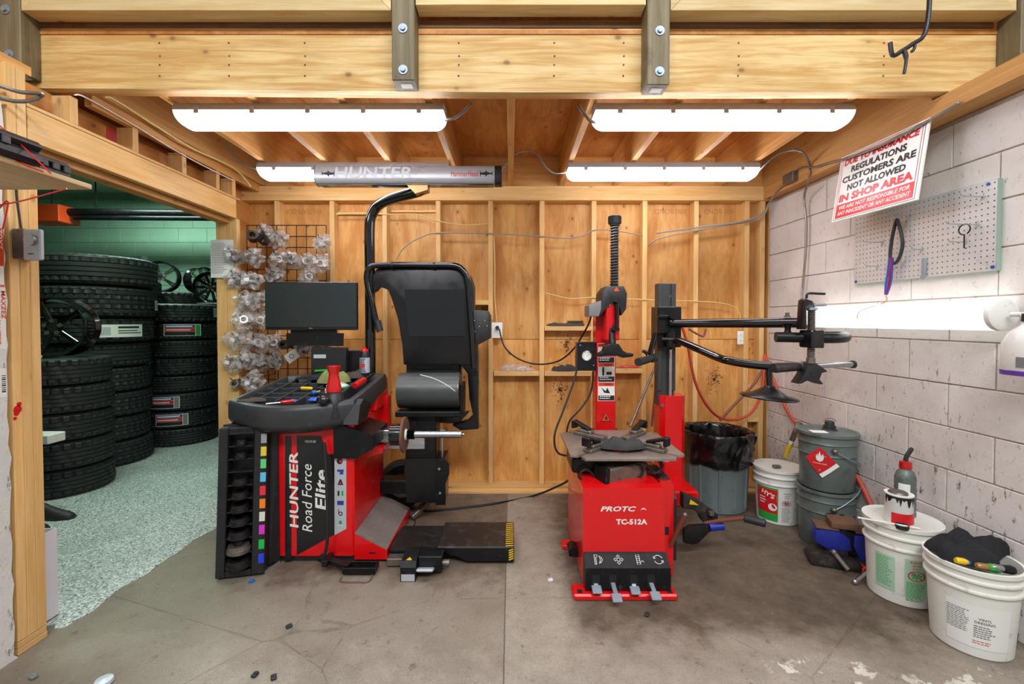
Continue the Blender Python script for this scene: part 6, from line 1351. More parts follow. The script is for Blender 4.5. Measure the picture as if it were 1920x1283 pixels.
q = MB(); q.cyl(vpt(0.285, 0.085), vpt(0.335, 0.08), 0.020, n=16); part(q, 'screw_end', 'steel', vs_)
h0 = WF(1603, 1097) + V((0, 0, 0.016)); h1 = vpt(0.33, 0.105, -0.02); q = MB(); q.cyl(h0, h1, 0.0095, n=12); part(q, 'tommy_bar', 'chrome', vs_)
for e_ in (h0, h1): part(MB().ball(e_, 0.014, 12, 8), 'bar_end', 'steel', vs_)
q = MB(); q.cyl(vpt(0.06, 0.09, -0.075), vpt(0.11, 0.03, -0.13), 0.012, n=10).ball(vpt(0.06, 0.09, -0.075), 0.017, 10, 7); part(q, 'swivel_lever', 'dull_steel', vs_)
q = MB(); q.prism([(0.0, 0.0), (0.045, 0.0), (0.05, 0.02), (0.02, 0.04), (0.0, 0.03)], 0.0, 0.05, 'xz'); q.v = [p + V((1.90, 2.40, 0)) for p in q.v]; solo(q, 'orange_block', 'orange_plastic', 'orange plastic chock on floor between vise and lidded bucket', 'chock')
# ---- trash can with bag
tcn = thing('trash_can', 'grey round trash can lined with a shiny black bag', 'trash can', (1.53, 3.345, 0))
tx, ty = 1.53, 3.345
def wb1(r, z, t, j): return (r * (1 + 0.012 * math.sin(t * 8) * (1 if 0.05 < z < 0.5 else 0)), z)
q = MB(); q.lathe([(0, 0.0), (0.20, 0.0), (0.21, 0.01), (0.222, 0.42), (0.226, 0.52), (0.221, 0.52), (0.19, 0.03), (0, 0.03)], (tx, ty, 0), n=48, wob=wb1); part(q, 'bin_body', 'grey_can', tcn)
for s in (-1.3, -0.9, -0.3, 0.2, 0.7):
    q = MB(); r0 = 0.210; r1 = 0.224; q.bar((tx + r0 * math.sin(s), ty - r0 * math.cos(s), 0.03), (tx + r1 * math.sin(s), ty - r1 * math.cos(s), 0.42), 0.018, 0.010, 0.003); part(q, 'rib', 'grey_can', tcn)
def wb2(r, z, t, j):
    k_ = mnoise.noise(V((math.cos(t) * 3.2, math.sin(t) * 3.2, z * 16))) ; k2 = mnoise.noise(V((math.cos(t) * 6 + z * 14, math.sin(t) * 6, z * 22 + 4)))
    d = abs(0.022 * k_ + 0.018 * k2) * (1 if j <= 9 else -1)
    return (r + d, z + (0.02 * mnoise.noise(V((math.cos(t) * 2, math.sin(t) * 2, 5.0))) if j in (0, 1) else 0))
pr = [(0.230, 0.335), (0.243, 0.355), (0.247, 0.39), (0.243, 0.42), (0.249, 0.45), (0.245, 0.48), (0.247, 0.51), (0.246, 0.535), (0.243, 0.556), (0.237, 0.566), (0.229, 0.56), (0.222, 0.54), (0.214, 0.50), (0.208, 0.44), (0.19, 0.30), (0.15, 0.22), (0.0, 0.2)]
q = MB(); q.lathe(pr, (tx, ty, 0), n=96, wob=wb2); part(q, 'bin_bag', 'trash_bag', tcn, ang=70)
q = MB(); q.ball((tx + 0.215, ty - 0.11, 0.52), (0.03, 0.03, 0.05), 12, 8, 0.5, 3); part(q, 'bag_knot', 'trash_bag', tcn)
# ---- hoses
def hose(pts, r, mat, label, name='air_hose', cat='hose', n=8): q = MB(); q.tube(crv(pts, n), r, 10); return solo(q, name, mat, label, cat)
hose([W(1279, 612, 3.28), W(1290, 650, 3.30), W(1303, 715, 3.34), W(1325, 760, 3.42), W(1352, 784, 3.5), W(1385, 786, 3.54), W(1412, 770, 3.55), W(1428, 735, 3.57), W(1432, 690, 3.6), W(1434, 665, 3.62)], 0.0105, 'red_hose', 'orange-red air hose looping down the plywood wall behind press disc')
hose([W(1350, 788, 3.50), W(1378, 758, 3.52), W(1412, 722, 3.54), W(1429, 695, 3.56)], 0.010, 'brown_hose', 'brownish hose length running diagonally behind the press disc')
def onwall(u, v, d=0.02):
    d_ = ray(u, v); t_ = (2.10 + 3.64 * 0.028 - d) / (d_.x + 0.028 * d_.y); return CO + d_ * t_
hose([onwall(1436, 668), onwall(1445, 700), onwall(1462, 740), onwall(1480, 778), onwall(1500, 802)], 0.011, 'red_hose', 'orange-red hose running down white block wall behind the drums')
hose([onwall(1606, 893), onwall(1618, 915), onwall(1634, 950), onwall(1648, 985), onwall(1656, 1005)], 0.013, 'red_hose', 'faded red hose lying against the wall between drums and bucket')
# ================================================================ LEFT: TYRE ROOM AND DOORWAY
TIRE = {}
def tire_mesh(R, w, kind):
    key = (R, w, kind)
    if key in TIRE: return TIRE[key]
    Ri = R * 0.60; N = 120
    pr = [(Ri, 0.30, 0), (Ri, 0.14, 0), (Ri * 1.06, 0.06, 0), (R * 0.78, 0.0, 0), (R * 0.90, 0.02, 0), (R * 0.965, 0.07, 0), (R * 0.988, 0.12, 3)]
    ribs = [(0.14, 0.26), (0.29, 0.41), (0.44, 0.56), (0.59, 0.71), (0.74, 0.86)]
    for i, (a, b) in enumerate(ribs):
        pr += [(R * 0.962, a - 0.001, 2), (R, a, 1 if i in (0, 4) else 4), (R, b, 1 if i in (0, 4) else 4), (R * 0.962, b + 0.001, 2)]
    pr += [(R * 0.988, 0.88, 3), (R * 0.965, 0.93, 0), (R * 0.90, 0.98, 0), (R * 0.78, 1.0, 0), (Ri * 1.06, 0.94, 0), (Ri, 0.86, 0), (Ri, 0.70, 0)]
    def wob(r, z, t, j):
        ty_ = pr[j][2]; i = int(round(t / (2 * math.pi) * N))
        if kind == 0:
            if ty_ in (1, 3) and i % 4 == 0: r -= R * 0.04
            if ty_ == 4 and (i + int(z / w * 6)) % 6 == 0: r -= R * 0.03
        elif kind == 1:
            if ty_ in (1, 3) and (i + int(z / w * 4)) % 3 == 0: r -= R * 0.038
            if ty_ == 4 and (i + int(z / w * 10)) % 3 == 0: r -= R * 0.034
        else:
            if ty_ in (1, 3) and i % 3 == 0: r -= R * 0.028
        return r, z
    mb = MB(); mb.lathe([(p[0], p[1] * w) for p in pr], n=N, loop=True, wob=wob)
    TIRE[key] = mb.mesh('tyre', 'rubber', ang=28); return TIRE[key]
def tire_sticker(t, R, w, ang, width, z0, z1, style):
    n_ = 8
    def patch(a0, a1, f0, f1, mat, d, name='sticker'):
        q = MB(); rings = []
        for z in (z0 + (z1 - z0) * f0, z0 + (z1 - z0) * f1): rings.append([V(((R + d) * math.sin(a0 + (a1 - a0) * i / n_), -(R + d) * math.cos(a0 + (a1 - a0) * i / n_), z)) for i in range(n_ + 1)])
        q.loft(rings, caps=False, closed=False); o = bpy.data.objects.new(name, q.mesh(name, mat)); COL.objects.link(o); o.parent = t
    h = width / R / 2; L, Rr_ = ang - h, ang + h
    patch(L, Rr_, 0, 1, 'label_white', 0.002)
    if style == 'white':
        patch(L + h * 0.1, L + h * 0.5, 0.2, 0.8, 'label_grey', 0.003, 'print'); patch(L + h * 0.8, Rr_ - h * 0.2, 0.7, 0.85, 'ink', 0.003, 'print'); patch(L + h * 0.8, Rr_ - h * 0.1, 0.3, 0.36, 'ink', 0.003, 'print'); patch(L + h * 0.8, Rr_ - h * 0.3, 0.48, 0.54, 'ink', 0.003, 'print')
    else:
        patch(L + h * 0.04, Rr_ - h * 0.35, 0.70, 0.96, 'label_blue', 0.003, 'print'); patch(L + h * 0.04, Rr_ - h * 0.35, 0.38, 0.68, 'label_red', 0.003, 'print'); patch(L + h * 0.04, Rr_ - h * 0.35, 0.04, 0.36, 'ink', 0.003, 'print'); patch(Rr_ - h * 0.32, Rr_ - h * 0.04, 0.04, 0.96, 'label_green' if style == 'g' else 'grey_ink', 0.003, 'print')
        patch(L + h * 0.12, Rr_ - h * 0.5, 0.78, 0.88, 'label_white', 0.004, 'print'); patch(L + h * 0.12, Rr_ - h * 0.6, 0.48, 0.56, 'label_white', 0.004, 'print')
def stack(x, y, sizes, desc, group, stickers={}, kinds=(0, 1, 2), seed=0):
    rd = random.Random(seed); z = 0.004
    for i, (R, w) in enumerate(sizes):
        o = bpy.data.objects.new('tyre', tire_mesh(R, w, kinds[i % len(kinds)])); COL.objects.link(o)
        o.location = (x + rd.uniform(-0.008, 0.008), y + rd.uniform(-0.008, 0.008), z); z += w + 0.001
        nth = 'bottom tyre' if i == 0 else ('top tyre' if i == len(sizes) - 1 else '%s tyre from the floor' % ORD[i])
        tag(o, '%s in %s' % (nth, desc), 'tyre', group)
        if i in stickers:
            for (ang, wd, f0, f1, st) in stickers[i]: tire_sticker(o, R, w, ang, wd, w * f0, w * f1, st)
    return z
fa_ = lambda x, y: math.atan2(-x, y)
zA_ = stack(-3.65, 3.66, [(0.315, 0.215)] * 5, 'the short stack under the black alloy rim', 'tyres in the short front stack', kinds=(0,), seed=1)
aB = fa_(-4.02, 4.38)
zB_ = stack(-4.02, 4.38, [(0.405, 0.232)] * 5 + [(0.435, 0.235)] + [(0.465, 0.285)] * 2, 'the tallest stack of wide tyres', 'tyres in the tall wide stack', {5: [(aB + 0.42, 0.36, 0.22, 0.72, 'white')], 6: [(aB + 1.35, 0.16, 0.25, 0.6, 'white')]}, kinds=(1, 1, 1, 1, 2, 0, 1, 2), seed=2)
aC = fa_(-3.80, 5.18)
zC_ = stack(-3.80, 5.18, [(0.362, 0.192)] * 7 + [(0.38, 0.205)], 'the stack with red and blue stickers standing free', 'tyres in the stickered middle stack', {1: [(aC - 0.25, 0.30, 0.2, 0.85, 'w')], 2: [(aC - 0.45, 0.30, 0.2, 0.85, 'w')], 4: [(aC - 0.95, 0.12, 0.2, 0.8, 'w')], 6: [(aC + 0.05, 0.34, 0.25, 0.9, 'g')], 7: [(aC + 1.15, 0.15, 0.3, 0.8, 'white')]}, kinds=(2, 0, 2), seed=3)
stack(-4.60, 5.38, [(0.34, 0.205)] * 9, 'the dark stack behind the stack of wide tyres', 'tyres in the dark rear stack', kinds=(1,), seed=4)
zE_ = stack(-4.50, 6.08, [(0.335, 0.193)] * 9, 'the rearmost stack under silver rims', 'tyres in the rearmost stack', kinds=(0, 2), seed=5)
aF_ = fa_(-3.0, 5.18)
zF_ = stack(-2.98, 5.18, [(0.335, 0.2)] * 9, 'the stickered stack behind the pine door post', 'tyres behind the door post', {i: [(aF_ - 1.05 + 0.08 * (i % 3), 0.26, 0.2, 0.85, 'w')] for i in (0, 2, 3, 4, 5, 6, 7, 8)}, kinds=(2,), seed=6)
stack(-3.82, 6.04, [(0.33, 0.2)] * 8, 'the plain stack between stickered stacks and green wall', 'tyres in the plain rear stack', kinds=(1, 2), seed=8)
# ---- alloy rims
def rim(name, label, c, R, w, axis, face_mat, spokes=5, dbl=True):
    c = V(c); a = V(axis).normalized(); t = thing(name, label, 'wheel rim', tuple(c - V((0, 0, R))))
    q = MB(); q.lathe([(R, -w / 2), (R, -w / 2 + 0.012), (R * 0.90, -w / 2 + 0.03), (R * 0.86, 0), (R * 0.90, w / 2 - 0.03), (R, w / 2 - 0.012), (R, w / 2), (R * 0.97, w / 2), (R * 0.86, w / 2 - 0.04), (R * 0.82, 0), (R * 0.86, -w / 2 + 0.04), (R * 0.97, -w / 2)], c, a, 40, True); part(q, 'barrel', 'black_gloss', t)
    fz = c + a * (w / 2 - 0.05); o1 = V((0, 0, 1)); o1 = (o1 - a * o1.dot(a)).normalized(); o2 = a.cross(o1)
    for k_ in range(spokes):
        for s in ((-0.09, 0.09) if dbl else (0,)):
            t_ = 2 * math.pi * k_ / spokes + s + 0.3; e = o1 * math.cos(t_) + o2 * math.sin(t_)
            q = MB(); q.bar(fz + e * R * 0.16 - a * 0.01, fz + e * R * 0.90 + a * 0.02, 0.034 if not dbl else 0.022, 0.022, 0.004, up=a); part(q, 'spoke', face_mat, t)
    q = MB(); q.cyl(fz - a * 0.03, fz + a * 0.012, R * 0.22, R * 0.19, 20); hb_ = part(q, 'hub', face_mat, t)
    for k_ in range(5):
        t_ = 2 * math.pi * k_ / 5; e = (o1 * math.cos(t_) + o2 * math.sin(t_)) * R * 0.22
        q = MB(); q.cyl(fz + e - a * 0.025, fz + e + a * 0.014, 0.016, n=10); part(q, 'lug_boss', 'dull_steel', t)
    q = MB(); q.cyl(fz + a * 0.010, fz + a * 0.0145, R * 0.13, n=18); part(q, 'bore', 'ink', t)
    return t
rim('alloy_rim', 'black five spoke alloy rim standing on the short tyre stack', (-3.62, 3.60, zA_ + 0.236), 0.235, 0.22, (0.30, -1, 0.0), 'black_gloss', 5, False)
rim('alloy_rim', 'black alloy rim with polished silver spokes standing near green wall', (-4.60, 5.95, zE_ + 0.2), 0.20, 0.2, (0.45, -1, 0.02), 'chrome', 5, True)
rim('alloy_rim', 'shiny black rim lying behind the silver spoked rim', (-4.28, 6.24, zE_ + 0.18), 0.18, 0.2, (1, -0.5, 0.0), 'chrome', 7, True)
rim('alloy_rim', 'black multi spoke rim beside the door post on rear tyres', (-3.98, 6.02, 1.617 + 0.2), 0.20, 0.2, (0.2, -1, 0.0), 'black_gloss', 10, False)
q = MB(); q.box(-3.70, -3.60, 3.40, 3.46, zA_, zA_ + 0.022, 0.003); solo(q, 'wheel_weight_box', 'label_grey', 'small grey box lying in front of black rim on tyres', 'box')
# ---- heater with tube
ht = thing('tube_heater', 'red burner box with long black radiant tube under green room ceiling', 'heater', (-6.2, 6.0, 2.6))
a = W(65, 420, 6.0); b = W(131, 388, 6.0); q = MB(); q.box(a.x, b.x, 5.85, 6.15, a.z, b.z, 0.01); part(q, 'burner_box', 'orange_plastic', ht)
q = MB(); q.box(a.x + 0.01, a.x + 0.14, 5.845, 5.85, a.z + 0.06, a.z + 0.17); part(q, 'data_plate', 'label_grey', ht)
p0 = W(131, 398, 6.0); q = MB(); q.cyl(p0, (-2.2, 6.0, p0.z - 0.02), 0.05, n=14); part(q, 'radiant_tube', 'black_metal', ht)
p0 = W(140, 408, 6.0); q = MB(); q.cyl(p0, (-2.2, 6.0, p0.z - 0.02), 0.035, n=14); part(q, 'return_tube', 'black_metal', ht)
for u in (98, 180): p0 = W(u, 388, 6.0); q = MB(); q.cyl(p0, (p0.x, 6.0, 3.25), 0.008, n=8); part(q, 'hanger_rod', 'black_metal', ht)
for u in (270,): c = W(u, 485, 6.6); q = MB(); q.cyl((c.x, 6.60, c.z), (c.x, 6.622, c.z), 0.045, n=16); solo(q, 'wall_disc', 'white_plastic', 'round white disc on the green block wall', 'wall plate')
# ---- person seated out of sight behind the doorway: shoe and trouser leg show
pe = thing('person', 'person in dark trousers and dark shoes sitting behind the doorway', 'person', (-3.3, 2.98, 0))
PX, PYp = -3.86, 3.0
def skin(name, verts, edges, radii, mat, root=0, sub=2):
    me = bpy.data.meshes.new(name); me.from_pydata([tuple(V(v) - ORG[pe]) for v in verts], edges, []); me.materials.append(M[mat])
    o = bpy.data.objects.new(name, me); COL.objects.link(o); o.parent = pe
    m_ = o.modifiers.new('skin', 'SKIN'); m_.use_smooth_shade = True
    for i, r in enumerate(radii): d = me.skin_vertices[0].data[i]; d.radius = r if isinstance(r, tuple) else (r, r); d.use_root = (i == root)
    s_ = o.modifiers.new('sub', 'SUBSURF'); s_.levels = sub; s_.render_levels = sub
    return o
bv = [(PX, PYp, 0.56), (PX - 0.02, PYp, 0.75), (PX - 0.01, PYp, 1.0), (PX, PYp, 1.10), (PX + 0.03, PYp, 1.19), (PX + 0.05, PYp, 1.29)]
be = [(0, 1), (1, 2), (2, 3), (3, 4), (4, 5)]; br = [(0.15, 0.12), (0.14, 0.11), (0.17, 0.11), (0.10, 0.08), (0.055, 0.055), (0.095, 0.08)]
for s in (-1, 1):
    i = len(bv); bv += [(PX, PYp + s * 0.20, 1.04), (PX + 0.06, PYp + s * 0.25, 0.78), (PX + 0.28, PYp + s * 0.16, 0.68), (PX + 0.36, PYp + s * 0.13, 0.68)]
    be += [(2, i), (i, i + 1), (i + 1, i + 2), (i + 2, i + 3)]; br += [0.065, 0.05, 0.034, 0.03]
    i = len(bv); bv += [(PX + 0.02, PYp + s * 0.09, 0.54), (PX + 0.40, PYp + s * 0.12, 0.55), (PX + 0.50, PYp + s * 0.10, 0.30), (PX + 0.58, PYp + s * 0.09, 0.09)]
    be += [(0, i), (i, i + 1), (i + 1, i + 2), (i + 2, i + 3)]; br += [0.085, 0.062, 0.056, 0.04]
skin('body', bv, be, br, 'skin')
tv = [(PX, PYp, 0.58)]; te = []; tr = [(0.155, 0.125)]
for s in (-1, 1):
    i = len(tv); tv += [(PX + 0.02, PYp + s * 0.09, 0.545), (PX + 0.40, PYp + s * 0.12, 0.555), (PX + 0.50, PYp + s * 0.10, 0.30), (PX + 0.565, PYp + s * 0.09, 0.11)]
    te += [(0, i), (i, i + 1), (i + 1, i + 2), (i + 2, i + 3)]; tr += [0.098, 0.078, 0.070, 0.066]
skin('trousers', tv, te, tr, 'navy')
jv = [(PX, PYp, 0.62), (PX - 0.02, PYp, 0.78), (PX - 0.01, PYp, 1.0), (PX, PYp, 1.11)]; je = [(0, 1), (1, 2), (2, 3)]; jr_ = [(0.165, 0.13), (0.155, 0.125), (0.185, 0.125), (0.10, 0.09)]
for s in (-1, 1): i = len(jv); jv += [(PX, PYp + s * 0.21, 1.045), (PX + 0.06, PYp + s * 0.255, 0.78), (PX + 0.26, PYp + s * 0.17, 0.69)]; je += [(2, i), (i, i + 1), (i + 1, i + 2)]; jr_ += [0.078, 0.064, 0.048]
skin('jacket', jv, je, jr_, 'black_cloth')
q = MB(); q.ball((PX + 0.045, PYp, 1.345), (0.098, 0.092, 0.085), 18, 12); part(q, 'hair', 'ink', pe)
for s in (-1, 1):
    ay = PYp + s * 0.09; hx = PX + 0.53
    rings = []
    for (dx, hw, zt2) in ((0.0, 0.030, 0.085), (0.03, 0.038, 0.115), (0.08, 0.040, 0.12), (0.13, 0.042, 0.095), (0.19, 0.046, 0.070), (0.25, 0.044, 0.055), (0.29, 0.030, 0.040), (0.305, 0.012, 0.025)):
        rings.append([V((hx + dx, ay + hw * math.cos(t_) * 1.0, 0.018 + max(0.0, (zt2 - 0.018)) * max(0, math.sin(t_)))) for t_ in [math.pi * i / 8 for i in range(9)]])
    q = MB(); q.loft(rings); part(q, 'shoe', 'shoe', pe, ang=60)
    q = MB(); q.prism([(hx - 0.005, ay - 0.03), (hx + 0.10, ay - 0.042), (hx + 0.22, ay - 0.05), (hx + 0.30, ay - 0.028), (hx + 0.312, ay), (hx + 0.30, ay + 0.028), (hx + 0.22, ay + 0.05), (hx + 0.10, ay + 0.042), (hx - 0.005, ay + 0.03)], 0.0045, 0.02, 'xy'); part(q, 'sole', 'rubber', pe)
    for k_, (dy, L_) in enumerate(((-0.026, 0.070), (-0.009, 0.080), (0.009, 0.076), (0.026, 0.062))):
        b_ = V((PX + 0.38, PYp + s * 0.13 + dy, 0.682)); q = MB(); q.tube(crv([b_ - V((0.03, 0, 0)), b_ + V((L_ * .5, 0, 0.004)), b_ + V((L_, 0, -0.018))], 4), [0.010] * 6 + [0.009, 0.008, 0.007], 8); part(q, 'finger', 'skin', pe)
    b_ = V((PX + 0.34, PYp + s * 0.10, 0.685)); q = MB(); q.tube([b_, b_ + V((0.03, -s * 0.02, 0.0)), b_ + V((0.06, -s * 0.022, -0.01))], [0.011, 0.010, 0.008], 8); part(q, 'thumb', 'skin', pe)
for s in (-1, 1): q = MB(); q.ball((PX + 0.142, PYp + s * 0.032, 1.30), 0.011, 8, 6); part(q, 'eye', 'ink', pe)
q = MB(); q.tube([(PX + 0.142, PYp, 1.305), (PX + 0.165, PYp, 1.272), (PX + 0.145, PYp, 1.262)], [0.008, 0.014, 0.01], 8); part(q, 'nose', 'skin', pe)
st_ = thing('stool', 'low grey stool under the person behind the doorway', 'stool', (PX, PYp, 0))
q = MB(); q.lathe([(0, 0.40), (0.17, 0.40), (0.18, 0.42), (0.17, 0.435), (0, 0.435)], (PX - 0.02, PYp, 0), n=28); part(q, 'seat', 'grey_can', st_)
for k_ in range(4): t_ = math.pi / 4 + k_ * math.pi / 2; q = MB(); q.cyl((PX - 0.02 + 0.19 * math.cos(t_), PYp + 0.19 * math.sin(t_), 0.004), (PX - 0.02 + 0.12 * math.cos(t_), PYp + 0.12 * math.sin(t_), 0.40), 0.012, n=10); part(q, 'leg', 'dull_steel', st_)
# ---- white tray stand edge beside the tyres
sd = thing('side_stand', 'small white topped stand beside the short tyre stack', 'stand', (-3.2, 3.28, 0))
a = W(98, 824, 3.2); zs = a.z
q = MB(); q.box(a.x - 0.40, a.x, 3.17, 3.30, zs - 0.03, zs + 0.035, 0.006); part(q, 'top', 'white_plastic', sd)
for x_ in (a.x - 0.38, a.x - 0.20): q = MB(); q.cyl((x_, 3.235, 0.004), (x_, 3.235, zs - 0.03), 0.012, n=10); part(q, 'leg', 'white_plastic', sd)
# ---- white carton behind the jamb
bx = thing('white_carton', 'tall open white carton standing behind the door jamb', 'carton', (-2.2, 2.04, 0))
x0_, x1_ = -2.40, -2.10; y0_, y1_ = 1.95, 2.065; hz_ = 0.41
for (xa, xb, ya, yb_) in ((x0_, x1_, y0_, y0_ + 0.004), (x0_, x1_, y1_ - 0.004, y1_), (x0_, x0_ + 0.004, y0_ + 0.004, y1_ - 0.004), (x1_ - 0.004, x1_, y0_ + 0.004, y1_ - 0.004)):
    q = MB(); q.box(xa, xb, ya, yb_, 0.005, hz_); part(q, 'side_panel', 'box_card', bx)
q = MB(); q.box(x0_, x1_, y0_, y1_, 0.0045, 0.009); part(q, 'bottom', 'box_card', bx)
# ---- shelf with tool cases
tip = W(173, 356, 1.65); zS = tip.z
sh = thing('wall_shelf', 'plain board shelf on white metal brackets high on the left wall', 'shelf', (-1.8, 1.3, zS))
q = MB(); q.box(XL + 0.008, tip.x, 0.85, 1.65, zS, zS + 0.018, 0.002); part(q, 'board', 'shelf_board', sh)
for yb_ in (1.42, 1.0):
    q = MB(); q.bar((XL + 0.012, yb_, zS - 0.006), (-1.70, yb_, zS - 0.006), 0.025, 0.010, 0.002); q.bar((XL + 0.016, yb_, zS - 0.26), (XL + 0.016, yb_, zS - 0.012), 0.025, 0.010, 0.002); q.bar((XL + 0.02, yb_, zS - 0.24), (-1.74, yb_, zS - 0.015), 0.022, 0.012, 0.002); part(q, 'bracket', 'white_paint', sh)
def case(x0, x1, y0, y1, z0, h, label):
    t = thing('tool_case', label, 'tool case', ((x0 + x1) / 2, (y0 + y1) / 2, z0))
    q = MB(); q.box(x0, x1, y0, y1, z0, z0 + h * 0.55, 0.012); part(q, 'lower_shell', 'black_plastic', t)
    q = MB(); q.box(x0, x1, y0, y1, z0 + h * 0.56, z0 + h, 0.014); part(q, 'lid', 'black_plastic', t)
    for f in (0.2, 0.5, 0.8): yy = y0 + (y1 - y0) * f; q = MB(); q.box(x1 - 0.002, x1 + 0.006, yy - 0.012, yy + 0.012, z0 + h * 0.4, z0 + h * 0.72, 0.002); part(q, 'rib', 'black_plastic', t)
case(-1.80, -1.50, 0.86, 1.47, zS + 0.019, 0.075, 'long ribbed black tool case lying on the wall shelf')
case(-1.95, -1.57, 1.50, 1.63, zS + 0.019, 0.065, 'small black tool case at far end of wall shelf')
for (k_, pts) in enumerate(([(-5, 232), (40, 272), (95, 325)], [(-5, 255), (30, 300), (80, 322)], [(-5, 385), (40, 377), (125, 354)], [(-5, 395), (15, 378), (5, 430)])):
    q = MB(); q.tube(crv([W(u, v, 1.40 if k_ < 2 else 1.42) for u, v in pts], 6), 0.0022, 6); solo(q, 'red_wire', 'red_plastic', ['thin red wire running down across the black tool case', 'second thin red wire beside the tool case ribs', 'thin red wire strung along underside of the wall shelf', 'short red wire end knotted at the shelf bracket'][k_], 'wire', 'red wires at the shelf')
# ---- thermostat on the jamb
tm = thing('thermostat', 'beige dial thermostat on a metal box screwed to door jamb', 'thermostat', (-1.96, 1.85, 1.55))
a = WX(40, 458, -1.975)
q = MB(); q.box(XL, XL + 0.055, 1.82, 1.89, a.z - 0.058, a.z + 0.062, 0.004); part(q, 'junction_box', 'dull_steel', tm)
q = MB(); q.box(XL + 0.02, XL + 0.075, 1.892, 1.91, a.z - 0.06, a.z + 0.06, 0.003)
c0 = W(59, 458, 1.80); q = MB(); q.box(c0.x - 0.036, c0.x + 0.034, 1.80, 1.819, c0.z - 0.062, c0.z + 0.060, 0.004); fc = part(q, 'faceplate', 'label_grey', tm)
q = MB(); q.cyl((c0.x + 0.004, 1.786, c0.z + 0.015), (c0.x + 0.004, 1.80, c0.z + 0.015), 0.022, n=24); part(q, 'dial', 'steel', fc)
part(lines_mb((c0.x - 0.014, 1.7995, c0.z - 0.04), (1, 0, 0), (0, 0, 1), 0.028, 1, 0.006, 0.004, 0.0007, 3), 'print', 'ink', fc)
q = MB(); q.tube(crv([(XL + 0.02, 1.84, a.z + 0.062), (XL + 0.012, 1.84, a.z + 0.12), (XL + 0.008, 1.835, a.z + 0.22), (XL + 0.01, 1.84, a.z + 0.30)], 5), 0.004, 8); part(q, 'wire', 'black_cable', tm)
# ---- sticker strips on the left wall end
XS = XL + 0.0072
def strip(y0, y1, z0, z1, mat, label): q = MB(); q.box(XS - 0.0008, XS, y0, y1, z0, z1); return solo(q, 'tape_strip', mat, label, 'sticker', 'stickers on the left wall')
def slet(o, s, y, z, L_, h, mat): part(text_mb(s, (XS + 0.0006, y, z), (0, 0, -1), (0, 1, 0), L_, h, 0, 0.015), 'lettering', mat, o)
zz2 = lambda v, u=12: WX(u, v, XS).z
o = strip(1.755, 1.788, zz2(655), zz2(540), 'label_white', 'white tyre brand tape with orange lettering above the torn wall edge'); slet(o, 'MAXZEZ', 1.780, zz2(572), 0.11, 0.015, 'orange_plastic'); slet(o, 'MAXZEZ', 1.762, zz2(620), 0.11, 0.012, 'orange_plastic')
o = strip(1.74, 1.786, zz2(538), zz2(430), 'orange_plastic', 'orange tyre brand tape beside the dial thermostat'); slet(o, 'ZOXZ', 1.772, zz2(450), 0.08, 0.018, 'label_white')
q = MB(); q.box(XS, XS + 0.0008, 1.765, 1.784, zz2(535), zz2(500)); part(q, 'white_field', 'label_white', o)
o = strip(1.72, 1.752, zz2(655), zz2(570), 'label_red', 'red tyre brand tape beside white lettered tape'); slet(o, 'TURBOMAX', 1.744, zz2(620), 0.11, 0.014, 'label_white')
o = strip(1.742, 1.784, zz2(745), zz2(690), 'label_white', 'white barcode label low on the left wall')
q = MB()
for i in range(9): q.box(XS, XS + 0.0006, 1.768, 1.782, zz2(735) + i * 0.008, zz2(735) + i * 0.008 + (0.003 if i % 3 else 0.005))
part(q, 'barcode', 'ink', o)
# red spray on jamb
q = MB()
for (u, v, r) in ((33, 768, 0.016), (31, 775, 0.011), (36, 758, 0.009), (28, 785, 0.007)): c = WX(u, v, XL + 0.0006); q.lathe([(0, 0.0006), (r, 0.0006), (r, 0)], c, (1, 0, 0), 14)
q.v = [V((p.x, p.y, p.z)) for p in q.v]; o = part(q, 'spray_mark', 'label_red', wl); o['kind'] = 'stuff'
q = MB(); q.cyl((XL + 0.10, 1.98, W(72, 783, 2.0).z), (XL + 0.0, 1.97, W(60, 790, 2.0).z), 0.002, n=6)
# paper list on post
q = MB(); a = W(395, 521, 3.31); b = W(437, 450, 3.31); rings = []
for i in range(9): f = i / 8; x_ = a.x + (b.x - a.x) * f; yy = 3.312 - 0.012 * math.sin(math.pi * f); rings.append([V((x_, yy, a.z)), V((x_, yy, b.z)), V((x_, yy + 0.0012, b.z)), V((x_, yy + 0.0012, a.z))])
q.loft(rings); o = solo(q, 'paper_list', 'paper', 'curled white price list pinned on the pine door post', 'paper')
part(lines_mb((a.x + 0.015, 3.2985, b.z - 0.03), (1, 0, 0), (0, 0, 1), 0.12, 18, 0.0125, 0.003, 0.0, 7), 'print', 'grey_ink', o)
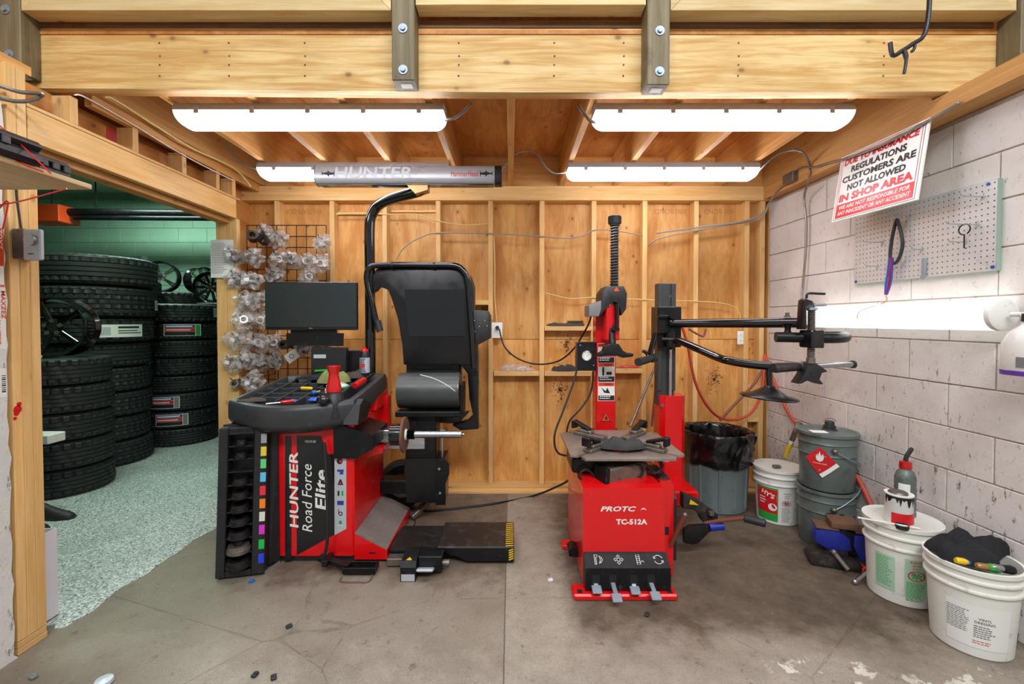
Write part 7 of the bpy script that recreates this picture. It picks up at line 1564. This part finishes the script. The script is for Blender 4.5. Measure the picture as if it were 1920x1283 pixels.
# ================================================================ CEILING LIGHTS, CABLES, BACK WALL THINGS
def striplight(u0, u1, v, y, label):
    zt2 = ZJ - 0.002; x0 = W(u0, v, y - 0.05).x; x1 = W(u1, v, y - 0.05).x; hw = 0.062
    t = thing('strip_light', label, 'light fixture', ((x0 + x1) / 2, y, zt2 - 0.12), 'ceiling strip lights')
    q = MB(); q.loft([[V((x, y + s * a, z)) for (s, a, z) in ((-1, 0.045, zt2), (1, 0.045, zt2), (1, hw, zt2 - 0.028), (1, hw, zt2 - 0.040), (-1, hw, zt2 - 0.040), (-1, hw, zt2 - 0.028))] for x in (x0, x1)]); hs = part(q, 'housing', 'grey_housing', t)
    q = MB(); rings = []; R = 0.055; zb = zt2 - 0.041; H = 0.068
    xs = [x0 + R * (1 - math.cos(i / 6 * math.pi / 2)) + 0.002 for i in range(7)] + [x1 - R * (1 - math.cos((6 - i) / 6 * math.pi / 2)) - 0.002 for i in range(7)]
    for i, x in enumerate(xs):
        k_ = math.sin((i if i < 7 else 13 - i) / 6 * math.pi / 2); k_ = 0.25 + 0.75 * k_
        rings.append([V((x, y + (hw - 0.004) * math.copysign(abs(math.cos(t_)) ** 0.55, math.cos(t_)), zb - H * k_ * abs(math.sin(t_)) ** 0.6)) for t_ in [math.pi * j / 12 for j in range(13)]])
    q.loft(rings); part(q, 'diffuser', 'diffuser', t, ang=60)
    n_ = 5
    for i in range(n_):
        for s in (-1, 1):
            xx_ = x0 + 0.12 + (x1 - x0 - 0.24) * i / (n_ - 1); q = MB(); q.box(xx_ - 0.012, xx_ + 0.012, y + s * (hw + 0.001) - 0.003, y + s * (hw + 0.001) + 0.003, zt2 - 0.058, zt2 - 0.022, 0.001); part(q, 'clip', 'grey_housing', hs)
striplight(326, 832, 240, 2.30, 'bright strip light under joists between doorway and the mouldy post')
striplight(1116, 1602, 240, 2.30, 'bright strip light under joists nearest the notice board')
striplight(482, 841, 330, 3.13, 'bright strip light half hidden behind the silver light bar')
striplight(1065, 1424, 330, 3.13, 'bright strip light above the spring column near back wall')
def cable(pts, r, mat, label, name='cable', cat='cable', n=7, ribs=False):
    P = crv(pts, n)
    rr = r
    if ribs:
        P2 = []; 
        P = crv(pts, n * 6); rr = [r * (1.0 if i % 2 else 0.82) for i in range(len(P))]
    q = MB(); q.tube(P, rr, 8); return solo(q, name, mat, label, cat)
cable([W(833, 225, 2.30), W(850, 222, 2.26), W(868, 210, 2.24), W(884, 194, 2.22)], 0.008, 'conduit', 'armoured cable from left front strip light up to the beam', 'armoured_cable', ribs=True)
cable([W(1084, 196, 2.22), W(1095, 213, 2.24), W(1106, 226, 2.27), W(1120, 230, 2.30)], 0.008, 'conduit', 'armoured cable entering the right front strip light', 'armoured_cable', ribs=True)
cable([W(942, 322, 3.10), W(958, 296, 3.10), W(985, 282, 3.10), W(1008, 290, 3.10), W(1022, 312, 3.10), W(1040, 325, 3.11), W(1066, 323, 3.12)], 0.0065, 'conduit', 'armoured cable swagging between two rear strip lights', 'armoured_cable', ribs=True)
cable([W(425, 268, 3.1), W(432, 285, 3.1), W(450, 305, 3.1), W(482, 318, 3.12)], 0.0065, 'conduit', 'armoured cable dropping from joists to the rear left strip light', 'armoured_cable', ribs=True)
XC = 2.008
cable([W(1424, 320, 3.12), W(1450, 295, 3.05), W(1478, 283, 2.98), W(1505, 286, 2.93), WX(1518, 310, XC), WX(1516, 338, XC), onwall(1508, 372, 0.05), onwall(1512, 420, 0.03), onwall(1510, 480, 0.03), onwall(1505, 540, 0.03), onwall(1503, 575, 0.04)], 0.008, 'conduit', 'armoured cable looping from rear strip light down the white block wall', 'armoured_cable', ribs=True)
cable([WX(1478, 335, XC), WX(1500, 315, XC), WX(1530, 313, XC), WX(1560, 304, XC), WX(1585, 298, 1.98), WX(1640, 278, 1.975), WX(1690, 254, 1.975), WX(1730, 232, 1.985), WX(1770, 210, XC), WX(1800, 192, XC)], 0.007, 'conduit', 'armoured cable running over the notice board along the ledger beam', 'armoured_cable', ribs=True)
cable([WX(1478, 340, XC), WX(1456, 358, XC), W(1443, 380, 3.58), W(1430, 400, 3.6), W(1395, 415, 3.60), W(1320, 425, 3.60), W(1230, 437, 3.60)], 0.007, 'grey_cable', 'grey cable running from junction box across the right wall studs')
cable([W(1440, 388, 3.59), W(1425, 410, 3.61), W(1380, 420, 3.61), W(1290, 435, 3.61), W(1235, 448, 3.61), W(1215, 462, 3.66)], 0.006, 'grey_cable', 'lower grey cable running across studs beside armoured bundle')
q = MB(); c = WX(1484, 334, XC); q.box(c.x - 0.03, c.x + 0.012, c.y - 0.06, c.y + 0.06, c.z - 0.035, c.z + 0.035, 0.004); solo(q, 'junction_box', 'dull_steel', 'grey metal junction box on the ledger beam in back corner', 'junction box')
cable([W(-10, 158, 1.78), W(35, 172, 1.80), W(70, 175, 1.82), W(80, 178, 1.84)], 0.008, 'conduit', 'upper armoured cable loop by the left timber post', 'armoured_cable', ribs=True)
cable([W(-10, 182, 1.78), W(30, 190, 1.80), W(62, 188, 1.82), W(80, 178, 1.84)], 0.008, 'conduit', 'lower armoured cable loop by the left timber post', 'armoured_cable', ribs=True)
XR = XL + 0.044
cable([WX(195, 182, XR), WX(215, 187, XR), WX(290, 235, XR), WX(360, 278, XR), WX(425, 308, XR), WX(450, 325, XR), WX(470, 350, XR + 0.02)], 0.006, 'romex', 'yellow cable stapled along the side joist above the doorway')
cable([WX(140, 178, XL + 0.008), WX(165, 185, XL + 0.008), WX(260, 240, XL + 0.008), WX(300, 265, XL + 0.008), WX(370, 305, XL + 0.008), WX(440, 340, XL + 0.008)], 0.0035, 'white_plastic', 'thin white wire running above the doorway header')
YC = YS - 0.006
cable([W(742, 488, 3.66), W(760, 462, YC), W(790, 445, YC), W(822, 437, YC), W(920, 438, YC), W(1010, 443, YC), W(1060, 447, YC), W(1095, 441, YC), W(1113, 432, YC), W(1150, 432, YC), W(1205, 442, YC)], 0.005, 'grey_cable', 'long grey cable strung across the back wall studs')
cable([W(630, 402, YC), W(680, 400, YC), W(722, 402, YC), W(780, 402, YC), W(822, 415, YC), W(870, 422, YC), W(915, 420, YC)], 0.004, 'romex', 'yellow cable strung high across the back wall studs')
cable([W(1022, 550, YC), W(1070, 560, YC), W(1110, 558, YC), W(1205, 562, YC), W(1300, 565, YC), W(1360, 570, YC), W(1385, 585, YC), W(1388, 618, YC)], 0.004, 'romex', 'yellow cable running to the outlet box behind upper arm')
cable([W(926, 445, YC), W(928, 500, YC), W(928, 560, YC), W(932, 604, YC)], 0.0035, 'romex', 'yellow cable running down the stud to wall outlet')
cable([W(936, 617, 3.58), W(946, 650, 3.52), W(970, 672, 3.46), W(1005, 683, 3.40), W(1045, 678, 3.32), W(1075, 655, 3.22), W(1100, 615, 3.10), W(1108, 595, 3.02)], 0.006, 'black_cable', 'black power cord from wall outlet to the tyre changer head', 'power_cord', 'cord')
cable([W(1083, 645, 2.99), W(1080, 700, 2.97), W(1058, 765, 2.9), W(1040, 815, 2.85), W(1045, 848, 2.82), W(1070, 856, 2.8)], 0.0065, 'black_cable', 'black hose hanging from gauge box to turntable', 'air_line', 'hose')
cable([W(1112, 697, 3.06), W(1108, 735, 3.06), W(1090, 765, 3.05), W(1068, 790, 3.05), W(1062, 815, 3.05)], 0.006, 'black_cable', 'second black hose curling behind the red column', 'air_line', 'hose')
cable([WF(770, 955) + V((0, 0, .01)), WF(800, 960) + V((0, 0, .008)), WF(860, 955) + V((0, 0, .008)), WF(930, 946) + V((0, 0, .008)), WF(1000, 932) + V((0, 0, .008)), W(1050, 910, 3.2), W(1078, 893, 2.95)], 0.008, 'black_cable', 'black cable crossing the floor between the two machines', 'floor_cable')
for k_, pts in enumerate(([(760, 940), (775, 965), (778, 985), (770, 995)], [(752, 952), (768, 945), (780, 962), (772, 980)])):
    cable([WF(u, v) + V((0, 0, 0.012 + 0.008 * k_)) for u, v in pts], 0.0025, 'black_cable', ['thin black wire curled on floor behind wheel lift', 'thin looped wire lying by the balancer foot wedge'][k_], 'loose_wire', 'wire')
# outlets
def outlet(u0, v0, u1, v1, label, plug):
    a = W(u0, v1, YS); b = W(u1, v0, YS); t = thing('wall_outlet', label, 'outlet', ((a.x + b.x) / 2, YS, a.z))
    q = MB(); q.box(a.x, b.x, YS - 0.006, YS - 0.0005, a.z, b.z, 0.002); part(q, 'cover', 'white_plastic', t)
    cx = (a.x + b.x) / 2; cz = (a.z + b.z) / 2
    for s in (1, -1):
        q = MB(); q.cyl((cx, YS - 0.009, cz + s * 0.022), (cx, YS - 0.006, cz + s * 0.022), 0.017, n=16); so = part(q, 'socket', 'white_plastic', t)
        for d in (-0.006, 0.006): part(MB().box(cx + d - 0.0012, cx + d + 0.0012, YS - 0.0095, YS - 0.0088, cz + s * 0.022 - 0.003, cz + s * 0.022 + 0.006), 'slot', 'ink', so)
    if plug: q = MB(); q.cyl((cx + 0.002, YS - 0.05, cz + 0.02), (cx + 0.002, YS - 0.0096, cz + 0.022), 0.013, 0.016, 12); part(q, 'plug', 'rubber', t)
outlet(922, 605, 942, 634, 'white wall outlet with black plug beside balancer hood', True)
outlet(1382, 621, 1394, 646, 'small white outlet in metal box behind the upper arm', False)
# shelves between studs
def shelf(u0, u1, v, label):
    x0 = sxw(u0); x1 = sxw(u1); z = W(u0, v, YS).z; q = MB(); q.box(x0, x1, YS - 0.004, YP - 0.002, z - 0.036, z, 0.002); solo(q, 'stud_shelf', 'pine_x', label, 'shelf', 'shelves between the studs'); return z
z1 = shelf(1021, 1110, 612, 'short pine shelf between studs holding a wire brush'); z2 = shelf(926, 1011, 697, 'low pine shelf holding a crumpled plastic bag'); z3 = shelf(1021, 1110, 697, 'low pine shelf holding a dark glove behind gauge box'); z4 = shelf(1117, 1205, 692, 'low pine shelf holding a red tool behind column')
ym = (YS + YP) / 2
solo(cloth_mb((sxw(1052), ym - 0.01, z1), 0.12, 0.035, 0.03, 41), 'glove', 'brown_cloth', 'dark worn glove on the upper stud shelf', 'glove')
q = MB(); q.box(sxw(1030), sxw(1098), ym + 0.02, ym + 0.036, z1 + 0.001, z1 + 0.022, 0.003)
for i in range(26): x_ = sxw(1066) + i * 0.005; q.box(x_, x_ + 0.003, ym + 0.022, ym + 0.034, z1 + 0.022, z1 + 0.045)
solo(q, 'wire_brush', 'brown_cloth', 'brown wire brush lying on the upper stud shelf', 'brush')
solo(cloth_mb((sxw(970), ym - 0.01, z2), 0.14, 0.035, 0.065, 43), 'plastic_bag', 'clear_bag', 'crumpled clear plastic bag on the low stud shelf', 'bag')
solo(cloth_mb((sxw(1058), ym - 0.01, z3), 0.10, 0.035, 0.06, 45), 'glove', 'dark_glove', 'crumpled dark glove on low shelf behind gauge box', 'glove')
t = thing('pliers', 'red-handled pliers lying on low shelf behind red column', 'pliers', (sxw(1180), ym, z4))
for s in (-1, 1): q = MB(); q.tube(crv([(sxw(1200), ym + s * 0.02, z4 + 0.012), (sxw(1180), ym + s * 0.022, z4 + 0.014), (sxw(1165), ym + s * 0.008, z4 + 0.012)], 5), 0.008, 8); part(q, 'handle', 'red_plastic', t)
q = MB(); q.bar((sxw(1168), ym, z4 + 0.012), (sxw(1150), ym, z4 + 0.012), 0.024, 0.014, 0.004); part(q, 'jaws', 'steel', t)
# orange and black spray marks on wall
for (u, v, r, y_, m_) in ((1340, 710, 0.05, YP, 'ink'), (1062, 648, 0.035, YP, 'ink'), (1050, 732, 0.05, YP, 'ink'), (1416, 655, 0.035, YP, 'label_red')):
    rd = random.Random(u); q = MB(); c = W(u, v, y_ - 0.001)
    for i in range(90): a_ = rd.uniform(0, 6.28); d = abs(rd.gauss(0, r)); q.cyl((c.x + d * math.cos(a_) * 0.8, y_ - 0.0016, c.z + d * math.sin(a_) * 1.5), (c.x + d * math.cos(a_) * 0.8, y_ - 0.0008, c.z + d * math.sin(a_) * 1.5), rd.uniform(0.002, 0.006), n=6)
    o = part(q, 'spray_specks', 'rust' if m_ == 'ink' else m_, wb); o['kind'] = 'stuff'
# ---- wire grid with bagged adapters
GYp = 3.60
def g5(x, y, d): return W(400 + x / 3.376, 380 + y / 3.376, d)
gr = thing('wire_grid', 'black wire display grid hung in the back corner beside door post', 'rack', tuple(g5(460, 1100, GYp)))
gx0 = g5(212, 150, GYp).x; gx1 = g5(714, 150, GYp).x; gz1 = g5(212, 145, GYp).z; gz0 = g5(212, 1190, GYp).z
for i in range(9): x_ = gx0 + (gx1 - gx0) * i / 8; q = MB(); q.cyl((x_, GYp, gz0), (x_, GYp, gz1), 0.0035, n=6); part(q, 'upright_wire', 'black_metal', gr)
for j in range(16): z_ = gz1 - (gz1 - gz0) * j / 15; q = MB(); q.cyl((gx0, GYp - 0.006, z_), (gx1, GYp - 0.006, z_), 0.0035, n=6); part(q, 'cross_wire', 'black_metal', gr)
BAG = []
for s in range(5):
    q = MB(); q.ball((0, 0, 0), (0.062, 0.055, 0.058), 22, 14, 0.55, s + 1, 1.9); BAG.append(q.mesh('bag', 'clear_bag', ang=20))
RING = MB().lathe([(0.022, -0.03), (0.036, -0.03), (0.038, 0.0), (0.036, 0.03), (0.022, 0.03)], (0, 0, 0), (0.2, -1, 0.1), 18, True).mesh('adapter', 'black_satin')
RING2 = MB().lathe([(0.018, -0.02), (0.030, -0.02), (0.034, 0.01), (0.030, 0.02), (0.018, 0.02)], (0, 0, 0), (0.3, -1, 0.1), 18, True).mesh('adapter', 'steel')
TAGM = MB().box(-0.018, 0.018, -0.001, 0.001, -0.013, 0.013).mesh('tag', 'paper')
rows = [[(250, 215, 0), (330, 205, 1), (420, 232, 1), (690, 258, 1)], [(135, 342, 2), (255, 345, 1), (415, 362, 2), (492, 362, 1), (585, 372, 1), (675, 385, 2)], [(150, 482, 1), (247, 495, 2), (390, 465, 1), (600, 470, 1)], [(220, 622, 1), (300, 620, 1)], [(190, 742, 2), (292, 748, 2)], [(158, 872, 2), (285, 885, 2), (385, 890, 1), (460, 898, 0), (572, 925, 1)], [(125, 1012, 2), (205, 1000, 1), (300, 1010, 3), (400, 1000, 1)], [(148, 1150, 0), (250, 1140, 2)]]
rn_ = ['top', 'second', 'third', 'fourth', 'fifth', 'sixth', 'seventh', 'bottom']; cn_ = ['first', 'second', 'third', 'fourth', 'fifth', 'sixth']
rdb = random.Random(9)
for r_, row in enumerate(rows):
    for c_, (x_, y_, k_) in enumerate(row):
        d = 3.30 if x_ < 260 else 3.42
        if r_ == 0 and k_ != 1: d = 3.30
        if x_ > 300: d = 3.48
        p = g5(x_, y_, d)
        t = thing('bagged_adapter' if k_ else 'adapter_ring', '%s, %s row of wire grid, %s from door post' % ('bare black adapter rings' if k_ == 0 else 'clear bag with round adapter' if k_ < 3 else 'long clear bag', rn_[r_], cn_[c_]), 'adapter', tuple(p - V((0, 0, 0.06))), 'bagged adapters on the wire grid')
        ORG[t] = V(t.location)
        inst(RING if rdb.random() < 0.6 else RING2, 'adapter', t, p, (rdb.uniform(-.3, .3), rdb.uniform(-.3, .3), rdb.uniform(-.5, .5)), (1, 1.5 if k_ == 0 else 1, 1))
        if k_ == 0: inst(RING, 'adapter', t, p + V((0.03, 0.09, -0.01)))
        else:
            s = rdb.uniform(0.98, 1.3); inst(BAG[rdb.randrange(5)], 'bag', t, p, (rdb.uniform(0, 6), rdb.uniform(0, 6), rdb.uniform(0, 6)), (s, s, s * (1.7 if k_ == 3 else 1.1)))
            if k_ == 2: inst(TAGM, 'tag', t, p + V((-0.005, -0.064, 0.005)), (0, rdb.uniform(-.3, .3), rdb.uniform(-.2, .2)))
        q = MB(); h0 = p + V((0.0, 0.0, 0.035)); q.tube([V((h0.x - 0.005, h0.y - 0.07, h0.z + 0.02)), V((h0.x, h0.y - 0.05, h0.z)), V((h0.x + 0.02, GYp - 0.01, h0.z - 0.005))], 0.003, 6); part(q, 'grid_hook', 'black_metal', gr)
t = thing('product_card', 'white product card with ring drawing hanging low on the wire grid', 'card', tuple(g5(495, 1020, 3.45)))
q = MB(); c = g5(497, 973, 3.45); q.obox(c, (0.10, 0.002, 0.075), Matrix.Rotation(math.radians(-35), 3, 'Y')); part(q, 'card', 'paper', t)
q = MB(); q.lathe([(0.014, 0), (0.018, 0), (0.018, 0.0008), (0.014, 0.0008)], c + V((0, -0.0022, 0)), (0, 1, 0), 18, True); part(q, 'ring_drawing', 'ink', t)
# ---- hanging hook at the top right
hk = thing('hanging_hook', 'taped black wire hook dangling from above in front of beam', 'hook', tuple(W(1700, 130, 1.86)))
q = MB(); q.tube(crv([W(1742, -40, 1.86), W(1742, 15, 1.86), W(1733, 65, 1.86), W(1712, 82, 1.86), W(1692, 95, 1.86), W(1674, 104, 1.86), W(1669, 80, 1.86)], 5), 0.0085, 8); part(q, 'hook', 'black_cable', hk)
q = MB(); q.tube(crv([W(1695, 94, 1.86), W(1699, 112, 1.86), W(1695, 138, 1.86)], 4), [0.009] * 4 + [0.006] * 5, 7); part(q, 'tape_end', 'rubber', hk)
q = MB(); q.tube(crv([W(1716, 82, 1.86), W(1714, 92, 1.86), W(1709, 97, 1.86)], 3), 0.006, 6); part(q, 'tape_end', 'rubber', hk)
# ---- floor litter
LT = [(472, 1092, 'blue_plastic', 'small blue clip on the floor under the black rack'), (542, 1177, 'rubber', 'small black rubber chip lying alone in mid floor'), (478, 1268, 'rubber', 'square black plastic cap on the front floor'), (513, 1273, 'rubber', 'tilted black plastic cap beside square cap on front floor'), (62, 1272, 'grey_can', 'flat grey scrap on floor beside the door jamb'), (1032, 1090, 'paper', 'tiny white paper scrap on floor left of the foot bar'), (1213, 1155, 'rubber', 'dark rubber chip in front of the red foot bar')]
for k_, (u, v, m_, lb) in enumerate(LT):
    c = WF(u, v); q = MB(); q.obox(c + V((0, 0, 0.006)), (0.026, 0.02, 0.011), Matrix.Rotation(k_ * 0.7, 3, 'Z'), 0.003); q.obox(c + V((0.004, 0.002, 0.012)), (0.014, 0.012, 0.006), Matrix.Rotation(k_ * 0.7, 3, 'Z'), 0.002); solo(q, 'floor_scrap', m_, lb, 'scrap')
q = MB(); q.lathe([(0.028, 0), (0.032, 0.004), (0.028, 0.014), (0.0, 0.018)], WF(195, 1281), n=18); solo(q, 'clear_cap', 'label_grey', 'pale round cap on floor at the front edge', 'cap')
